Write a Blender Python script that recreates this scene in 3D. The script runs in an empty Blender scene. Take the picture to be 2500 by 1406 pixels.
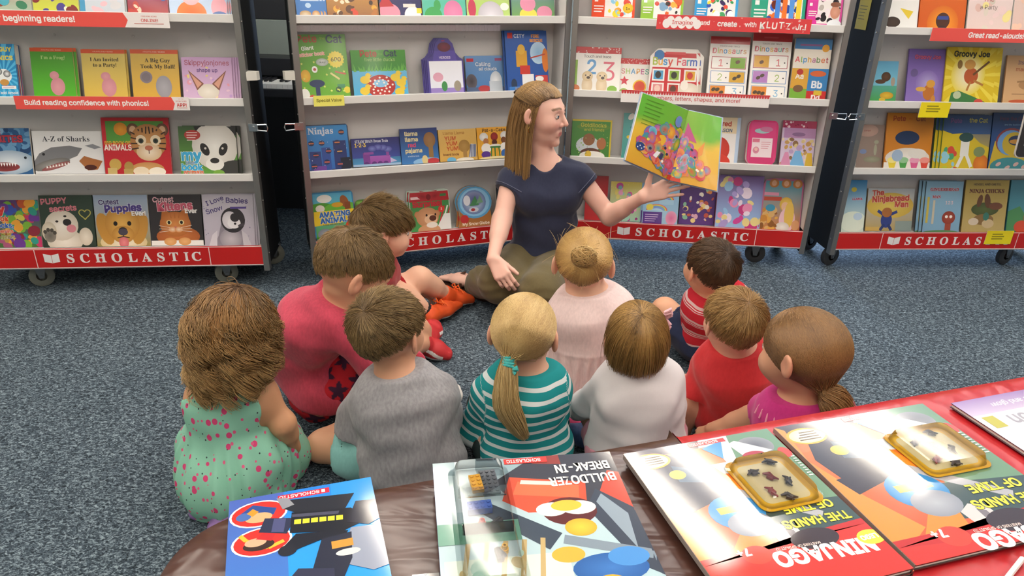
import bpy, bmesh, math, random
import numpy as np
from mathutils import Vector, Matrix
PI = math.pi
SC = bpy.context.scene
COL = SC.collection
# ------------------------------------------------------------------ camera
CAM_H, FPX, PITCH, ROLL = 1.254, 1764.5, math.radians(24.383), math.radians(1.726)
IW, IH = 2500.0, 1406.0
_cp, _sp, _cr, _sr = math.cos(PITCH), math.sin(PITCH), math.cos(ROLL), math.sin(ROLL)
_F = Vector((0, _cp, -_sp)); _U0 = Vector((0, _sp, _cp)); _R0 = Vector((1, 0, 0))
_R = _R0*_cr + _U0*_sr; _U = _U0*_cr - _R0*_sr
cam_data = bpy.data.cameras.new('camera'); cam = bpy.data.objects.new('camera', cam_data); COL.objects.link(cam)
cam.matrix_world = Matrix(((_R.x, _U.x, -_F.x, 0), (_R.y, _U.y, -_F.y, 0), (_R.z, _U.z, -_F.z, CAM_H), (0, 0, 0, 1)))
cam_data.sensor_width = 36.0; cam_data.lens = FPX/IW*36.0; cam_data.clip_start = 0.02
SC.camera = cam

def ray(px, py):
    return (_F + _R*((px-IW/2)/FPX) - _U*((py-IH/2)/FPX))
def at(px, py, Y):                       # the point seen at a pixel, at floor distance Y
    d = ray(px, py); t = Y/d.y
    return Vector((d.x*t, Y, CAM_H + d.z*t))
def onz(px, py, z):                      # the point seen at a pixel, at height z
    d = ray(px, py); t = (z-CAM_H)/d.z
    return Vector((d.x*t, d.y*t, z))
def proj(p):
    v = Vector(p) - Vector((0, 0, CAM_H)); dep = v.dot(_F)
    return (IW/2 + FPX*v.dot(_R)/dep, IH/2 - FPX*v.dot(_U)/dep)

# ------------------------------------------------------------------ world, exposure
w = bpy.data.worlds.new('world'); SC.world = w; w.use_nodes = True
w.node_tree.nodes['Background'].inputs[0].default_value = (0.85, 0.9, 1.0, 1)
w.node_tree.nodes['Background'].inputs[1].default_value = 0.06
SC.view_settings.view_transform = 'Standard'; SC.view_settings.look = 'None'
SC.view_settings.gamma = 1.0; SC.view_settings.use_curve_mapping = False
SC.view_settings.exposure = -0.14
SC.cycles.use_denoising = True
SC.cycles.max_bounces = 8; SC.cycles.diffuse_bounces = 3; SC.cycles.transparent_max_bounces = 12

# ------------------------------------------------------------------ materials
def lin(c):
    if isinstance(c, str):
        c = [int(c[i:i+2], 16)/255 for i in (0, 2, 4)]
    return tuple(x/12.92 if x <= 0.04045 else ((x+0.055)/1.055)**2.4 for x in c[:3])
def new_mat(name):
    m = bpy.data.materials.new(name); m.use_nodes = True
    return m, m.node_tree, m.node_tree.nodes['Principled BSDF']
_mats = {}
def mat(name, col, rough=0.5, metal=0.0, spec=0.5, coat=0.0, emit=0.0, trans=0.0, bump=0.0, bscale=400.0, sss=0.0, sheen=0.0):
    if name in _mats: return _mats[name]
    m, nt, b = new_mat(name); c = lin(col)
    b.inputs['Base Color'].default_value = (*c, 1); b.inputs['Roughness'].default_value = rough
    b.inputs['Metallic'].default_value = metal; b.inputs['Specular IOR Level'].default_value = spec
    b.inputs['Coat Weight'].default_value = coat; b.inputs['Transmission Weight'].default_value = trans
    if sheen: b.inputs['Sheen Weight'].default_value = sheen
    if emit:
        b.inputs['Emission Color'].default_value = (*c, 1); b.inputs['Emission Strength'].default_value = emit
    if bump:
        add_bump(nt, b, bscale, bump)
    _mats[name] = m
    return m
def add_bump(nt, b, scale, strength, dist=0.002, detail=3):
    tc = nt.nodes.new('ShaderNodeTexCoord'); n = nt.nodes.new('ShaderNodeTexNoise'); bp = nt.nodes.new('ShaderNodeBump')
    n.inputs['Scale'].default_value = scale; n.inputs['Detail'].default_value = detail
    bp.inputs['Strength'].default_value = strength; bp.inputs['Distance'].default_value = dist
    nt.links.new(tc.outputs['Object'], n.inputs['Vector']); nt.links.new(n.outputs['Fac'], bp.inputs['Height'])
    nt.links.new(bp.outputs['Normal'], b.inputs['Normal'])
def col_mat(name, rough=0.4, coat=0.0, bump=0.0, bscale=300, sss=0.0, spec=0.5, sheen=0.0, trans=0.0):
    """printed / dyed surface: the colour is stored with the mesh"""
    if name in _mats: return _mats[name]
    m, nt, b = new_mat(name)
    a = nt.nodes.new('ShaderNodeAttribute'); a.attribute_name = 'Col'
    nt.links.new(a.outputs['Color'], b.inputs['Base Color'])
    b.inputs['Roughness'].default_value = rough; b.inputs['Coat Weight'].default_value = coat
    b.inputs['Coat Roughness'].default_value = 0.08
    b.inputs['Specular IOR Level'].default_value = spec
    if sss:
        b.inputs['Subsurface Weight'].default_value = sss; b.inputs['Subsurface Radius'].default_value = (0.012, 0.005, 0.003)
        b.inputs['Subsurface Scale'].default_value = 0.6
    if sheen: b.inputs['Sheen Weight'].default_value = sheen
    if bump: add_bump(nt, b, bscale, bump)
    _mats[name] = m
    return m
PRINT = col_mat('printed_cover', rough=0.33, coat=0.15)
GLOSSY = col_mat('laminated_cover', rough=0.10, coat=0.8, bump=0.08, bscale=14)
MATTE = col_mat('matte_print', rough=0.6)

# ------------------------------------------------------------------ objects
def tag(o, label, cat, group=None, kind=None):
    o['label'] = label; o['category'] = cat
    if group: o['group'] = group
    if kind: o['kind'] = kind
    return o
def thing(name, label, cat, loc=(0, 0, 0), rotz=0.0, group=None):
    o = bpy.data.objects.new(name, None); COL.objects.link(o); o.empty_display_size = 0.05
    o.location = loc; o.rotation_euler = (0, 0, rotz)
    return tag(o, label, cat, group)
def link(name, me, m=None, parent=None, label=None):
    o = bpy.data.objects.new(name, me); COL.objects.link(o)
    if m is not None and not me.materials: me.materials.append(m)
    if parent is not None: o.parent = parent
    if label: o['label'] = label
    return o
def copy_tree(o, parent=None):
    c = o.copy(); COL.objects.link(c)
    if parent is not None: c.parent = parent
    for ch in list(o.children): copy_tree(ch, c)
    return c

class MB:
    """collects simple solids and builds them as one mesh"""
    def __init__(s): s.v = []; s.f = []; s.c = []
    def add(s, v, f, col=None):
        n = len(s.v); s.v += [tuple(x) for x in v]; s.f += [tuple(i+n for i in q) for q in f]
        s.c += [col]*len(f); return s
    def box(s, x0, x1, y0, y1, z0, z1, col=None, bev=0.0, M=None):
        if bev > 0:
            bm = bmesh.new(); bmesh.ops.create_cube(bm, size=1)
            for q in bm.verts: q.co = Vector(((x0+x1)/2+q.co.x*(x1-x0), (y0+y1)/2+q.co.y*(y1-y0), (z0+z1)/2+q.co.z*(z1-z0)))
            bmesh.ops.bevel(bm, geom=bm.edges[:], offset=bev, segments=2, affect='EDGES', profile=0.7)
            bm.verts.index_update()
            v = [q.co.copy() for q in bm.verts]; f = [[q.index for q in p.verts] for p in bm.faces]; bm.free()
        else:
            v = [Vector((x, y, z)) for x in (x0, x1) for y in (y0, y1) for z in (z0, z1)]
            f = [(0, 1, 3, 2), (4, 6, 7, 5), (0, 4, 5, 1), (2, 3, 7, 6), (0, 2, 6, 4), (1, 5, 7, 3)]
        if M is not None: v = [M @ q for q in v]
        return s.add(v, f, col)
    def cyl(s, a, b, r0, r1=None, n=20, col=None, cap=True):
        a, b = Vector(a), Vector(b); r1 = r0 if r1 is None else r1
        t = (b-a).normalized(); u = t.orthogonal().normalized(); w_ = t.cross(u)
        v = []
        for i in range(n):
            an = 2*PI*i/n; d = u*math.cos(an)+w_*math.sin(an); v += [a+d*r0, b+d*r1]
        f = [(2*i, 2*((i+1) % n), 2*((i+1) % n)+1, 2*i+1) for i in range(n)]
        if cap: f += [tuple(2*i for i in reversed(range(n))), tuple(2*i+1 for i in range(n))]
        return s.add(v, f, col)
    def lathe(s, a, axis, prof, n=28, col=None):
        """prof: list of (distance along the axis, radius)"""
        a = Vector(a); t = Vector(axis).normalized(); u = t.orthogonal().normalized(); w_ = t.cross(u); v = []; k = len(prof)
        for i in range(n):
            an = 2*PI*i/n; d = u*math.cos(an)+w_*math.sin(an)
            v += [a+t*h+d*max(r, 1e-5) for h, r in prof]
        f = [(i*k+j, ((i+1) % n)*k+j, ((i+1) % n)*k+j+1, i*k+j+1) for i in range(n) for j in range(k-1)]
        return s.add(v, f, col)
    def tube(s, pts, r, n=8, col=None, closed=False):
        pts = [Vector(p) for p in pts]; m = len(pts); v = []; u = None
        rs = r if isinstance(r, (list, tuple)) else [r]*m
        for i, p in enumerate(pts):
            if closed: t = pts[(i+1) % m]-pts[i-1]
            else: t = pts[min(i+1, m-1)]-pts[max(i-1, 0)]
            t.normalize()
            u = t.orthogonal() if u is None else u-t*u.dot(t)
            u.normalize(); w_ = t.cross(u)
            v += [p+(u*math.cos(2*PI*j/n)+w_*math.sin(2*PI*j/n))*rs[i] for j in range(n)]
        f = []
        for i in range(m if closed else m-1):
            k = (i+1) % m
            f += [(i*n+j, i*n+(j+1) % n, k*n+(j+1) % n, k*n+j) for j in range(n)]
        if not closed: f += [tuple(reversed(range(n))), tuple((m-1)*n+j for j in range(n))]
        return s.add(v, f, col)
    def prism(s, pts, z0, z1, col=None, M=None):
        """pts: outline in x,y, extruded along z"""
        n = len(pts); v = [Vector((x, y, z0)) for x, y in pts]+[Vector((x, y, z1)) for x, y in pts]
        f = [tuple(reversed(range(n))), tuple(range(n, 2*n))]+[(i, (i+1) % n, n+(i+1) % n, n+i) for i in range(n)]
        if M is not None: v = [M @ q for q in v]
        return s.add(v, f, col)
    def mesh(s, name, smooth=False, base=None):
        me = bpy.data.meshes.new(name); me.from_pydata([tuple(p) for p in s.v], [], s.f); me.update()
        if any(c is not None for c in s.c) or base is not None:
            cols = []
            for p, c in zip(me.polygons, s.c):
                c = lin(c if c is not None else base)
                cols += [(*c, 1.0)]*p.loop_total
            at_ = me.color_attributes.new('Col', 'FLOAT_COLOR', 'CORNER')
            at_.data.foreach_set('color', np.array(cols, dtype=np.float32).ravel())
        if smooth: shade(me)
        return me
    def build(s, name, m, parent=None, smooth=False, label=None, base=None):
        return link(name, s.mesh(name, smooth, base), m, parent, label)
def shade(me, ang=40):
    me.polygons.foreach_set('use_smooth', [True]*len(me.polygons))
    try: me.set_sharp_from_angle(angle=math.radians(ang))
    except Exception: pass

# ------------------------------------------------------------------ flat artwork: coloured shapes on a sheet
FONTS = {}
def font(k):
    if k not in FONTS:
        f = None
        try:
            import os
            d = os.path.join(bpy.utils.resource_path('LOCAL'), 'datafiles', 'fonts')
            n = {'s': 'Inter.woff2', 'm': 'NotoSansMath-Regular.woff2'}.get(k)
            if n: f = bpy.data.fonts.load(os.path.join(d, n), check_existing=True)
        except Exception: f = None
        FONTS[k] = f
    return FONTS[k]
def serif(s):
    """serif capitals and small letters from the mathematical alphabet of the bundled face"""
    if font('m') is None: return s
    o = ''
    for ch in s:
        if 'A' <= ch <= 'Z': o += chr(0x1D400+ord(ch)-65)
        elif 'a' <= ch <= 'z': o += chr(0x1D41A+ord(ch)-97)
        else: o += ch
    return o
_glyphs = {}
def _lay(s, face, res):
    cu = bpy.data.curves.new('lettering', 'FONT'); cu.body = serif(s) if face == 'm' else s; cu.resolution_u = res
    f = font(face)
    if f is not None: cu.font = f
    ob = bpy.data.objects.new('lettering', cu); me = ob.to_mesh()
    V = np.array([tuple(q.co)[:2] for q in me.vertices]).reshape(-1, 2); Fc = [tuple(p.vertices) for p in me.polygons]; ar = sum(p.area for p in me.polygons)
    ob.to_mesh_clear(); bpy.data.objects.remove(ob); bpy.data.curves.remove(cu)
    return V, Fc, ar
_area = {}
def glyphs(s, face, bold):
    """outline of a line of lettering; letters whose counters fill in wrongly at one fineness are laid at another"""
    k = (s, face)
    if k not in _glyphs:
        for c in set(s):
            if (c, face) not in _area: _area[(c, face)] = sorted(_lay(c, face, r)[2] for r in (2, 3, 4, 6, 9))[2]
        want = sum(_area[(c, face)] for c in s)
        _glyphs[k] = min((_lay(s, face, r) for r in ((2, 3, 4, 6, 9) if len(s) < 30 else (3, 4))), key=lambda q: abs(q[2]-want)+len(q[0])*1e-6)[:2]
    return _glyphs[k]
def cmix(a, b, t): return tuple(x*(1-t)+y*t for x, y in zip(a, b))
class Art:
    """sheet 100 units wide, 100*aspect high; shapes stack in thin layers"""
    def __init__(s, aspect, bg=None, bg2=None):
        s.H = 100.0*aspect; s.polys = []; s.k = 0
        if bg: s.rect(0, 0, 100, s.H, bg, bg2)
    def _put(s, pts, cols):
        P = [(p[0], p[1], c) for p, c in zip(pts, cols)]
        for ax, lim, sg in ((0, 0.0, 1), (0, 100.0, -1), (1, 0.0, 1), (1, s.H, -1)):
            if all(sg*(p[ax]-lim) >= -1e-9 for p in P): continue
            o = []
            for i in range(len(P)):
                a, b = P[i-1], P[i]; da, db = sg*(a[ax]-lim), sg*(b[ax]-lim)
                if (da < 0) != (db < 0):
                    t = da/(da-db); o.append((a[0]+(b[0]-a[0])*t, a[1]+(b[1]-a[1])*t, cmix(a[2], b[2], t)))
                if db >= 0: o.append(b)
            P = o
            if len(P) < 3: return
        s.polys.append((s.k, P))
    def rect(s, x, y, w, h, c, c2=None):
        c = lin(c); c2 = lin(c2) if c2 else c; s.k += 1
        s._put([(x, y), (x+w, y), (x+w, y+h), (x, y+h)], [c, c, c2, c2]); return s
    def poly(s, pts, c):
        c = lin(c); s.k += 1; s._put(pts, [c]*len(pts)); return s
    def ell(s, cx, cy, rx, ry=None, c='ffffff', rim=None, n=22, rot=0.0):
        ry = rx if ry is None else ry; a = lin(c); b = lin(rim) if rim else a; s.k += 1
        co, si = math.cos(rot), math.sin(rot); P = []
        for i in range(n):
            t = 2*PI*i/n; u, v = rx*math.cos(t), ry*math.sin(t); P.append((cx+u*co-v*si, cy+u*si+v*co))
        if rim:
            for i in range(n): s._put([(cx, cy), P[i-1], P[i]], [a, b, b])
        else: s._put(P, [a]*n)
        return s
    def star(s, cx, cy, r, c, n=5, inner=0.45, rot=PI/2):
        P = [(cx+r*(1 if i % 2 == 0 else inner)*math.cos(rot+PI*i/n), cy+r*(1 if i % 2 == 0 else inner)*math.sin(rot+PI*i/n)) for i in range(2*n)]
        return s.poly(P, c)
    def line(s, pts, w, c):
        for a, b in zip(pts[:-1], pts[1:]):
            dx, dy = b[0]-a[0], b[1]-a[1]; L = math.hypot(dx, dy) or 1; nx, ny = -dy/L*w/2, dx/L*w/2
            s.poly([(a[0]+nx, a[1]+ny), (a[0]-nx, a[1]-ny), (b[0]-nx, b[1]-ny), (b[0]+nx, b[1]+ny)], c)
        return s
    def text(s, t, x, y, size, c, al='c', face='b', bold=0.0, rot=0.0, maxw=None, sp=0.0, out=None, sx=1.0):
        """y is the base line; out: colour of a rim behind the letters"""
        if out: s.text(t, x, y, size, out, al, face, bold+0.028, rot, maxw, sp, None, sx)
        size *= {'s': 1.26, 'm': 1.2}.get(face, 1.0)
        fat = bold; bold = 0.0
        if sp:
            V = []; Fc = []; xo = 0
            for ch in t:
                v, f = glyphs(ch, face, bold); n = len(V)
                if len(v):
                    V += [(p[0]-v[:, 0].min()+xo, p[1]) for p in v]; Fc += [tuple(i+n for i in q) for q in f]; xo += np.ptp(v[:, 0])+sp
                else: xo += 0.25+sp
            V = np.array(V)
        else: V, Fc = glyphs(t, face, bold)
        if len(V) == 0: return s
        c = lin(c); s.k += 1; w = np.ptp(V[:, 0]); V = V-np.array([V[:, 0].min(), 0]); sz = size
        sxx = size*sx
        if maxw and w*sxx > maxw: sxx = maxw/w
        off = {'c': -w*sxx/2, 'l': 0, 'r': -w*sxx}[al]; co, si = math.cos(rot), math.sin(rot)
        X = V[:, 0]*sxx+off; Y = V[:, 1]*sz
        Q = np.stack([x+X*co-Y*si, y+X*si+Y*co], 1)
        sh = [(0, 0)] if fat < .004 else [(math.cos(q)*fat*size, math.sin(q)*fat*size) for q in ((0, PI) if fat < .012 else (.8, 2.4, 3.9, 5.5))]
        for dx, dy in sh:                                   # heavier letters: printed again, shifted by the extra stroke
            s.k += 1
            for f in Fc: s.polys.append((s.k, [(Q[i][0]+dx*sxx/size, Q[i][1]+dy, c) for i in f]))
        return s
    def multi(s, t, x, y, size, cols, w, bold=.012, gap=.07, jog=0.0):
        """one word in letters of different colours, w wide"""
        ws = [np.ptp(glyphs(c, 's', 0.0)[0][:, 0]) if c != ' ' else .2 for c in t]; k = w/(sum(ws)+gap*(len(t)-1))
        for i, (c, a) in enumerate(zip(t, ws)):
            if c != ' ': s.text(c, x, y+jog*(i % 2), size, cols[i % len(cols)], 'l', 's', bold, maxw=a*k)
            x += (a+gap)*k
        return s
    def lines(s, x, y, w, n, gap, c, h=1.2, seed=0):
        r = random.Random(seed)
        for i in range(n): s.rect(x, y-i*gap, w*r.uniform(.6, 1), h, c)
        return s
    def blobs(s, seed, n, x0, y0, x1, y1, cols, r0, r1):
        r = random.Random(seed)
        for i in range(n):
            q = r.uniform(r0, r1)
            s.ell(r.uniform(x0, x1), r.uniform(y0, y1), q, q*r.uniform(.5, 1.2), r.choice(cols), None, 12, r.uniform(0, 3))
        return s
    def flip(s):
        s.polys = [(k, [(100-x, s.H-y, c) for x, y, c in P]) for k, P in s.polys]; return s
    def to(s, mb, M, width, step=4e-5):
        """append the sheet to a mesh builder; M maps sheet metres (x, y, height) to its place"""
        q = width/100.0; step = min(step, .0008/max(s.k, 1))
        for k, P in s.polys:
            n = len(mb.v); mb.v += [tuple(M @ Vector((x*q, y*q, k*step))) for x, y, c in P]
            mb.f.append(tuple(range(n, n+len(P)))); mb.c.append([c for x, y, c in P])
class PB(MB):
    """mesh builder whose face colours may be one colour or one per corner (linear)"""
    def mesh(s, name, smooth=False, base=None):
        me = bpy.data.meshes.new(name); me.from_pydata([tuple(p) for p in s.v], [], s.f)
        cols = []
        for f, c in zip(s.f, s.c):
            if isinstance(c, list): cols += [(*x, 1.0) for x in c]
            else: cols += [(*lin(c if c is not None else (base or 'ffffff')), 1.0)]*len(f)
        a = me.color_attributes.new('Col', 'FLOAT_COLOR', 'CORNER')
        a.data.foreach_set('color', np.array(cols, dtype=np.float32).ravel()); me.update()
        return me
# ------------------------------------------------------------------ lamps: ceiling troffers and the daylit glass door
CEIL = 2.62
LAMP_DIR = math.atan2(-.88, .47)         # the way the troffers run
TROFFERS = [(1.0, 3.28, 'above the book carts behind the held book'), (-.28, 2.66, 'above the reader'), (-1.56, 2.04, 'above the left carpet'), (2.28, 3.90, 'behind the right cart'), (.61, .99, 'over the red cloth'),
            (-.67, .37, 'over the left table end'), (1.89, 1.61, 'over the right carpet'), (3.17, 2.23, 'along the right wall'), (.22, -1.3, 'behind the table'), (1.5, -.68, 'behind the red cloth'), (-2.84, 1.42, 'along the left wall'), (-1.95, -.25, 'left of the table')]
TROFFER_POWER = 22.5
def troffer(x, y, where):
    t = thing('ceiling_light', 'recessed fluorescent ceiling light '+where, 'ceiling light', (x, y, CEIL-0.001), LAMP_DIR-PI/2, 'fluorescent ceiling lights')
    L, W_ = 0.58, 0.56
    f = MB()
    for a in ((-W_/2-.02, -W_/2, -L-.02, L+.02), (W_/2, W_/2+.02, -L-.02, L+.02), (-W_/2, W_/2, -L-.02, -L), (-W_/2, W_/2, L, L+.02), (-.1, .1, -L, L)): f.box(a[0], a[1], a[2], a[3], -0.025, 0)
    f.build('frame', mat('white_metal', 'f2f2f0', 0.4), t)
    for s in (-1, 1):
        d = MB(); d.box(s*.17-.06, s*.17+.06, -L, L, -0.016, -0.008); d.build('diffuser', mat('lit_diffuser', 'fff4e6', 0.6, emit=TROFFER_POWER), t)
for q in TROFFERS: troffer(*q)
dl = bpy.data.lights.new('door_daylight', 'AREA'); dl.shape = 'RECTANGLE'; dl.size = 1.7; dl.size_y = 2.0; dl.energy = 170; dl.color = (0.55, 0.72, 1.0)
dlo = bpy.data.objects.new('door_daylight', dl); COL.objects.link(dlo); dlo.location = (1.85, 5.25, 1.05); dlo.rotation_euler = (math.radians(-90), 0, 0)

# ------------------------------------------------------------------ room shell
XL, XR, YF, YB = -4.2, 5.0, -2.6, 5.4
def struct(name, mb, m):
    o = mb.build(name, m); o['kind'] = 'structure'; return o
def carpet():
    m, nt, b = new_mat('carpet'); N = nt.nodes.new; L = nt.links.new
    tc = N('ShaderNodeTexCoord'); mp = N('ShaderNodeMapping'); mp.inputs['Scale'].default_value = (0.62, 1.0, 1.0)
    L(tc.outputs['Object'], mp.inputs['Vector'])
    n1 = N('ShaderNodeTexNoise'); n1.inputs['Scale'].default_value = 150; n1.inputs['Detail'].default_value = 2.5; n1.inputs['Distortion'].default_value = 1.2
    n2 = N('ShaderNodeTexNoise'); n2.inputs['Scale'].default_value = 420; n2.inputs['Detail'].default_value = 1
    n3 = N('ShaderNodeTexNoise'); n3.inputs['Scale'].default_value = 3.0; n3.inputs['Detail'].default_value = 3
    for n in (n1, n2): L(mp.outputs['Vector'], n.inputs['Vector'])
    L(tc.outputs['Object'], n3.inputs['Vector'])
    r = N('ShaderNodeValToRGB'); e = r.color_ramp.elements
    e[0].position = 0.36; e[0].color = (*lin('1d262c'), 1); e[1].position = 0.68; e[1].color = (*lin('9fb0b8'), 1)
    q = e.new(0.5); q.color = (*lin('46535e'), 1)
    mx = N('ShaderNodeMix'); mx.data_type = 'FLOAT'; mx.inputs['Factor'].default_value = 0.3
    L(n1.outputs['Fac'], mx.inputs['A']); L(n2.outputs['Fac'], mx.inputs['B']); L(mx.outputs['Result'], r.inputs['Fac'])
    mc = N('ShaderNodeMix'); mc.data_type = 'RGBA'; mc.blend_type = 'MULTIPLY'; mc.inputs['Factor'].default_value = 0.35
    L(r.outputs['Color'], mc.inputs['A'])
    r3 = N('ShaderNodeValToRGB'); r3.color_ramp.elements[0].position = 0.3; r3.color_ramp.elements[0].color = (*lin('b4bcc4'), 1); r3.color_ramp.elements[1].position = .7
    L(n3.outputs['Fac'], r3.inputs['Fac']); L(r3.outputs['Color'], mc.inputs['B']); L(mc.outputs['Result'], b.inputs['Base Color'])
    bp = N('ShaderNodeBump'); bp.inputs['Strength'].default_value = 0.9; bp.inputs['Distance'].default_value = 0.004
    L(mx.outputs['Result'], bp.inputs['Height']); L(bp.outputs['Normal'], b.inputs['Normal'])
    b.inputs['Roughness'].default_value = 0.9; b.inputs['Specular IOR Level'].default_value = 0.2
    return m
struct('floor', MB().box(XL, XR, YF, YB, -0.1, 0), carpet())
wallm = mat('wall_paint', '8d928c', 0.8, bump=0.15, bscale=60); white_wall = mat('pale_wall_paint', 'd9d7cf', 0.8, bump=0.15, bscale=60)
struct('ceiling', MB().box(XL, XR, YF, YB, CEIL, CEIL+0.1), mat('ceiling_tile', 'e6e4de', 0.9, bump=0.4, bscale=120))
struct('wall_left', MB().box(XL-0.1, XL, YF, YB, 0, CEIL), white_wall)
struct('wall_right', MB().box(XR, XR+0.1, YF, YB, 0, CEIL), white_wall)
struct('wall_front', MB().box(XL, XR, YF-0.1, YF, 0, CEIL), white_wall)
wb = MB()
DX0, DX1, DZ = 0.95, 2.75, 2.1
wb.box(XL, DX0, YB, YB+0.1, 0, CEIL); wb.box(DX1, XR, YB, YB+0.1, 0, CEIL); wb.box(DX0, DX1, YB, YB+0.1, DZ, CEIL)
struct('wall_back', wb, wallm)
db = MB()
for a in ((DX0, DX0+.06), ((DX0+DX1)/2-.05, (DX0+DX1)/2+.05), (DX1-.06, DX1)): db.box(a[0], a[1], YB+.02, YB+.08, 0, DZ)
for z in (0.0, DZ-.06, 1.0): db.box(DX0, DX1, YB+.022, YB+.078, z, z+.06)
door = struct('door_1', db, mat('door_frame_metal', '55585a', 0.4, 0.6))
g = MB(); g.box(DX0+.06, DX1-.06, YB+.045, YB+.05, .06, DZ-.06); g.build('glass', mat('sky_lit_glass', 'bcd4f4', 0.3, emit=1.6), door)
bb = MB(); bb.box(XL, DX0, YB-.012, YB, 0, .1); bb.box(DX1, XR, YB-.012, YB, 0, .1); struct('baseboard_back', bb, mat('baseboard_rubber', '2c2d30', .6))

# ------------------------------------------------------------------ the piano and the louvred box seen in the gap behind the carts
pn = thing('digital_piano', 'dark upright piano with white keys standing in the gap behind the carts', 'piano', (-1.0, 3.35, 0))
dark = mat('piano_black', '17171b', 0.4); gry = mat('piano_panel', '7c857e', 0.55)
MB().box(-.68, .68, .36, .40, 0.02, .96, bev=.004).build('back_panel', gry, pn)
MB().box(-.70, .70, .25, .358, .78, .80, bev=.003).box(-.70, .70, .2, .25, .72, .80, bev=.003).build('fallboard', dark, pn)
MB().box(-.70, .70, 0.0, .358, .655, .69, bev=.004).build('key_bed', dark, pn)
k = MB()
for i in range(52): k.box(-.63+i*.0243, -.63+i*.0243+.0232, .01, .158, .691, .712, bev=.001)
k.build('white_keys', mat('key_white', 'eeece4', .3), pn)
k = MB()
for i in range(52):
    if i % 7 not in (2, 6): k.box(-.63+(i+1)*.0243-.006, -.63+(i+1)*.0243+.006, .07, .158, .712, .722)
k.build('black_keys', dark, pn)
for s in (-1, 1): MB().box(s*.69-.02, s*.69+.02, 0, .36, 0.0, .654, bev=.004).build('leg', dark, pn)
MB().box(-.66, .66, .31, .355, .02, .60).build('lower_panel', dark, pn)
sp = thing('speaker_box', 'black box with horizontal louvre slots standing on the dark piano', 'speaker', (-1.24, 3.733, .961))
MB().box(-.1, .12, -.02, .02, 0, .42, bev=.004).build('case', mat('speaker_black', '1c1d20', .5), sp)
lv = MB()
for i in range(9): lv.box(-.075, .0, -.026, -.021, .12+i*.033, .13+i*.033)
lv.build('louvre', mat('speaker_grey', '6a6e72', .45), sp)

# ------------------------------------------------------------------ book carts
CW = 1.067
ROWZ = [1.054, 0.764, 0.480, 0.187]
CARTS = [(-1.532, 2.625, math.radians(7.2)), (-.309, 2.937, math.radians(21.13)), (.764, 3.095, math.radians(-3.37)), (1.980, 3.110, math.radians(5.07))]
CM = [Matrix.Translation((x, y, 0)) @ Matrix.Rotation(a, 4, 'Z') for x, y, a in CARTS]
cart_white = mat('shelf_enamel', 'e4e3df', 0.35); cart_black = mat('cart_black_laminate', '1b1c1e', 0.75, spec=.25, bump=.1, bscale=500)
alu = mat('cart_aluminium', '9a9894', 0.38, 0.85); chrome = mat('latch_chrome', 'd5d8da', 0.18, 1.0)
inner = mat('cart_back_panel', 'cfcdcb', 0.45); rubber = mat('caster_rubber', '3a3b3d', .6); grey_tyre = mat('caster_tyre_grey', '77796f', .5)
CLABEL = ['book display cart furthest left, with signs for beginning readers and phonics', 'angled book display cart behind the seated reader, with a yellow special value tag',
          'book display cart behind the open picture book, with a letters and shapes sign', 'book display cart at the right edge, with a read-aloud sign and two yellow tags']
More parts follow.
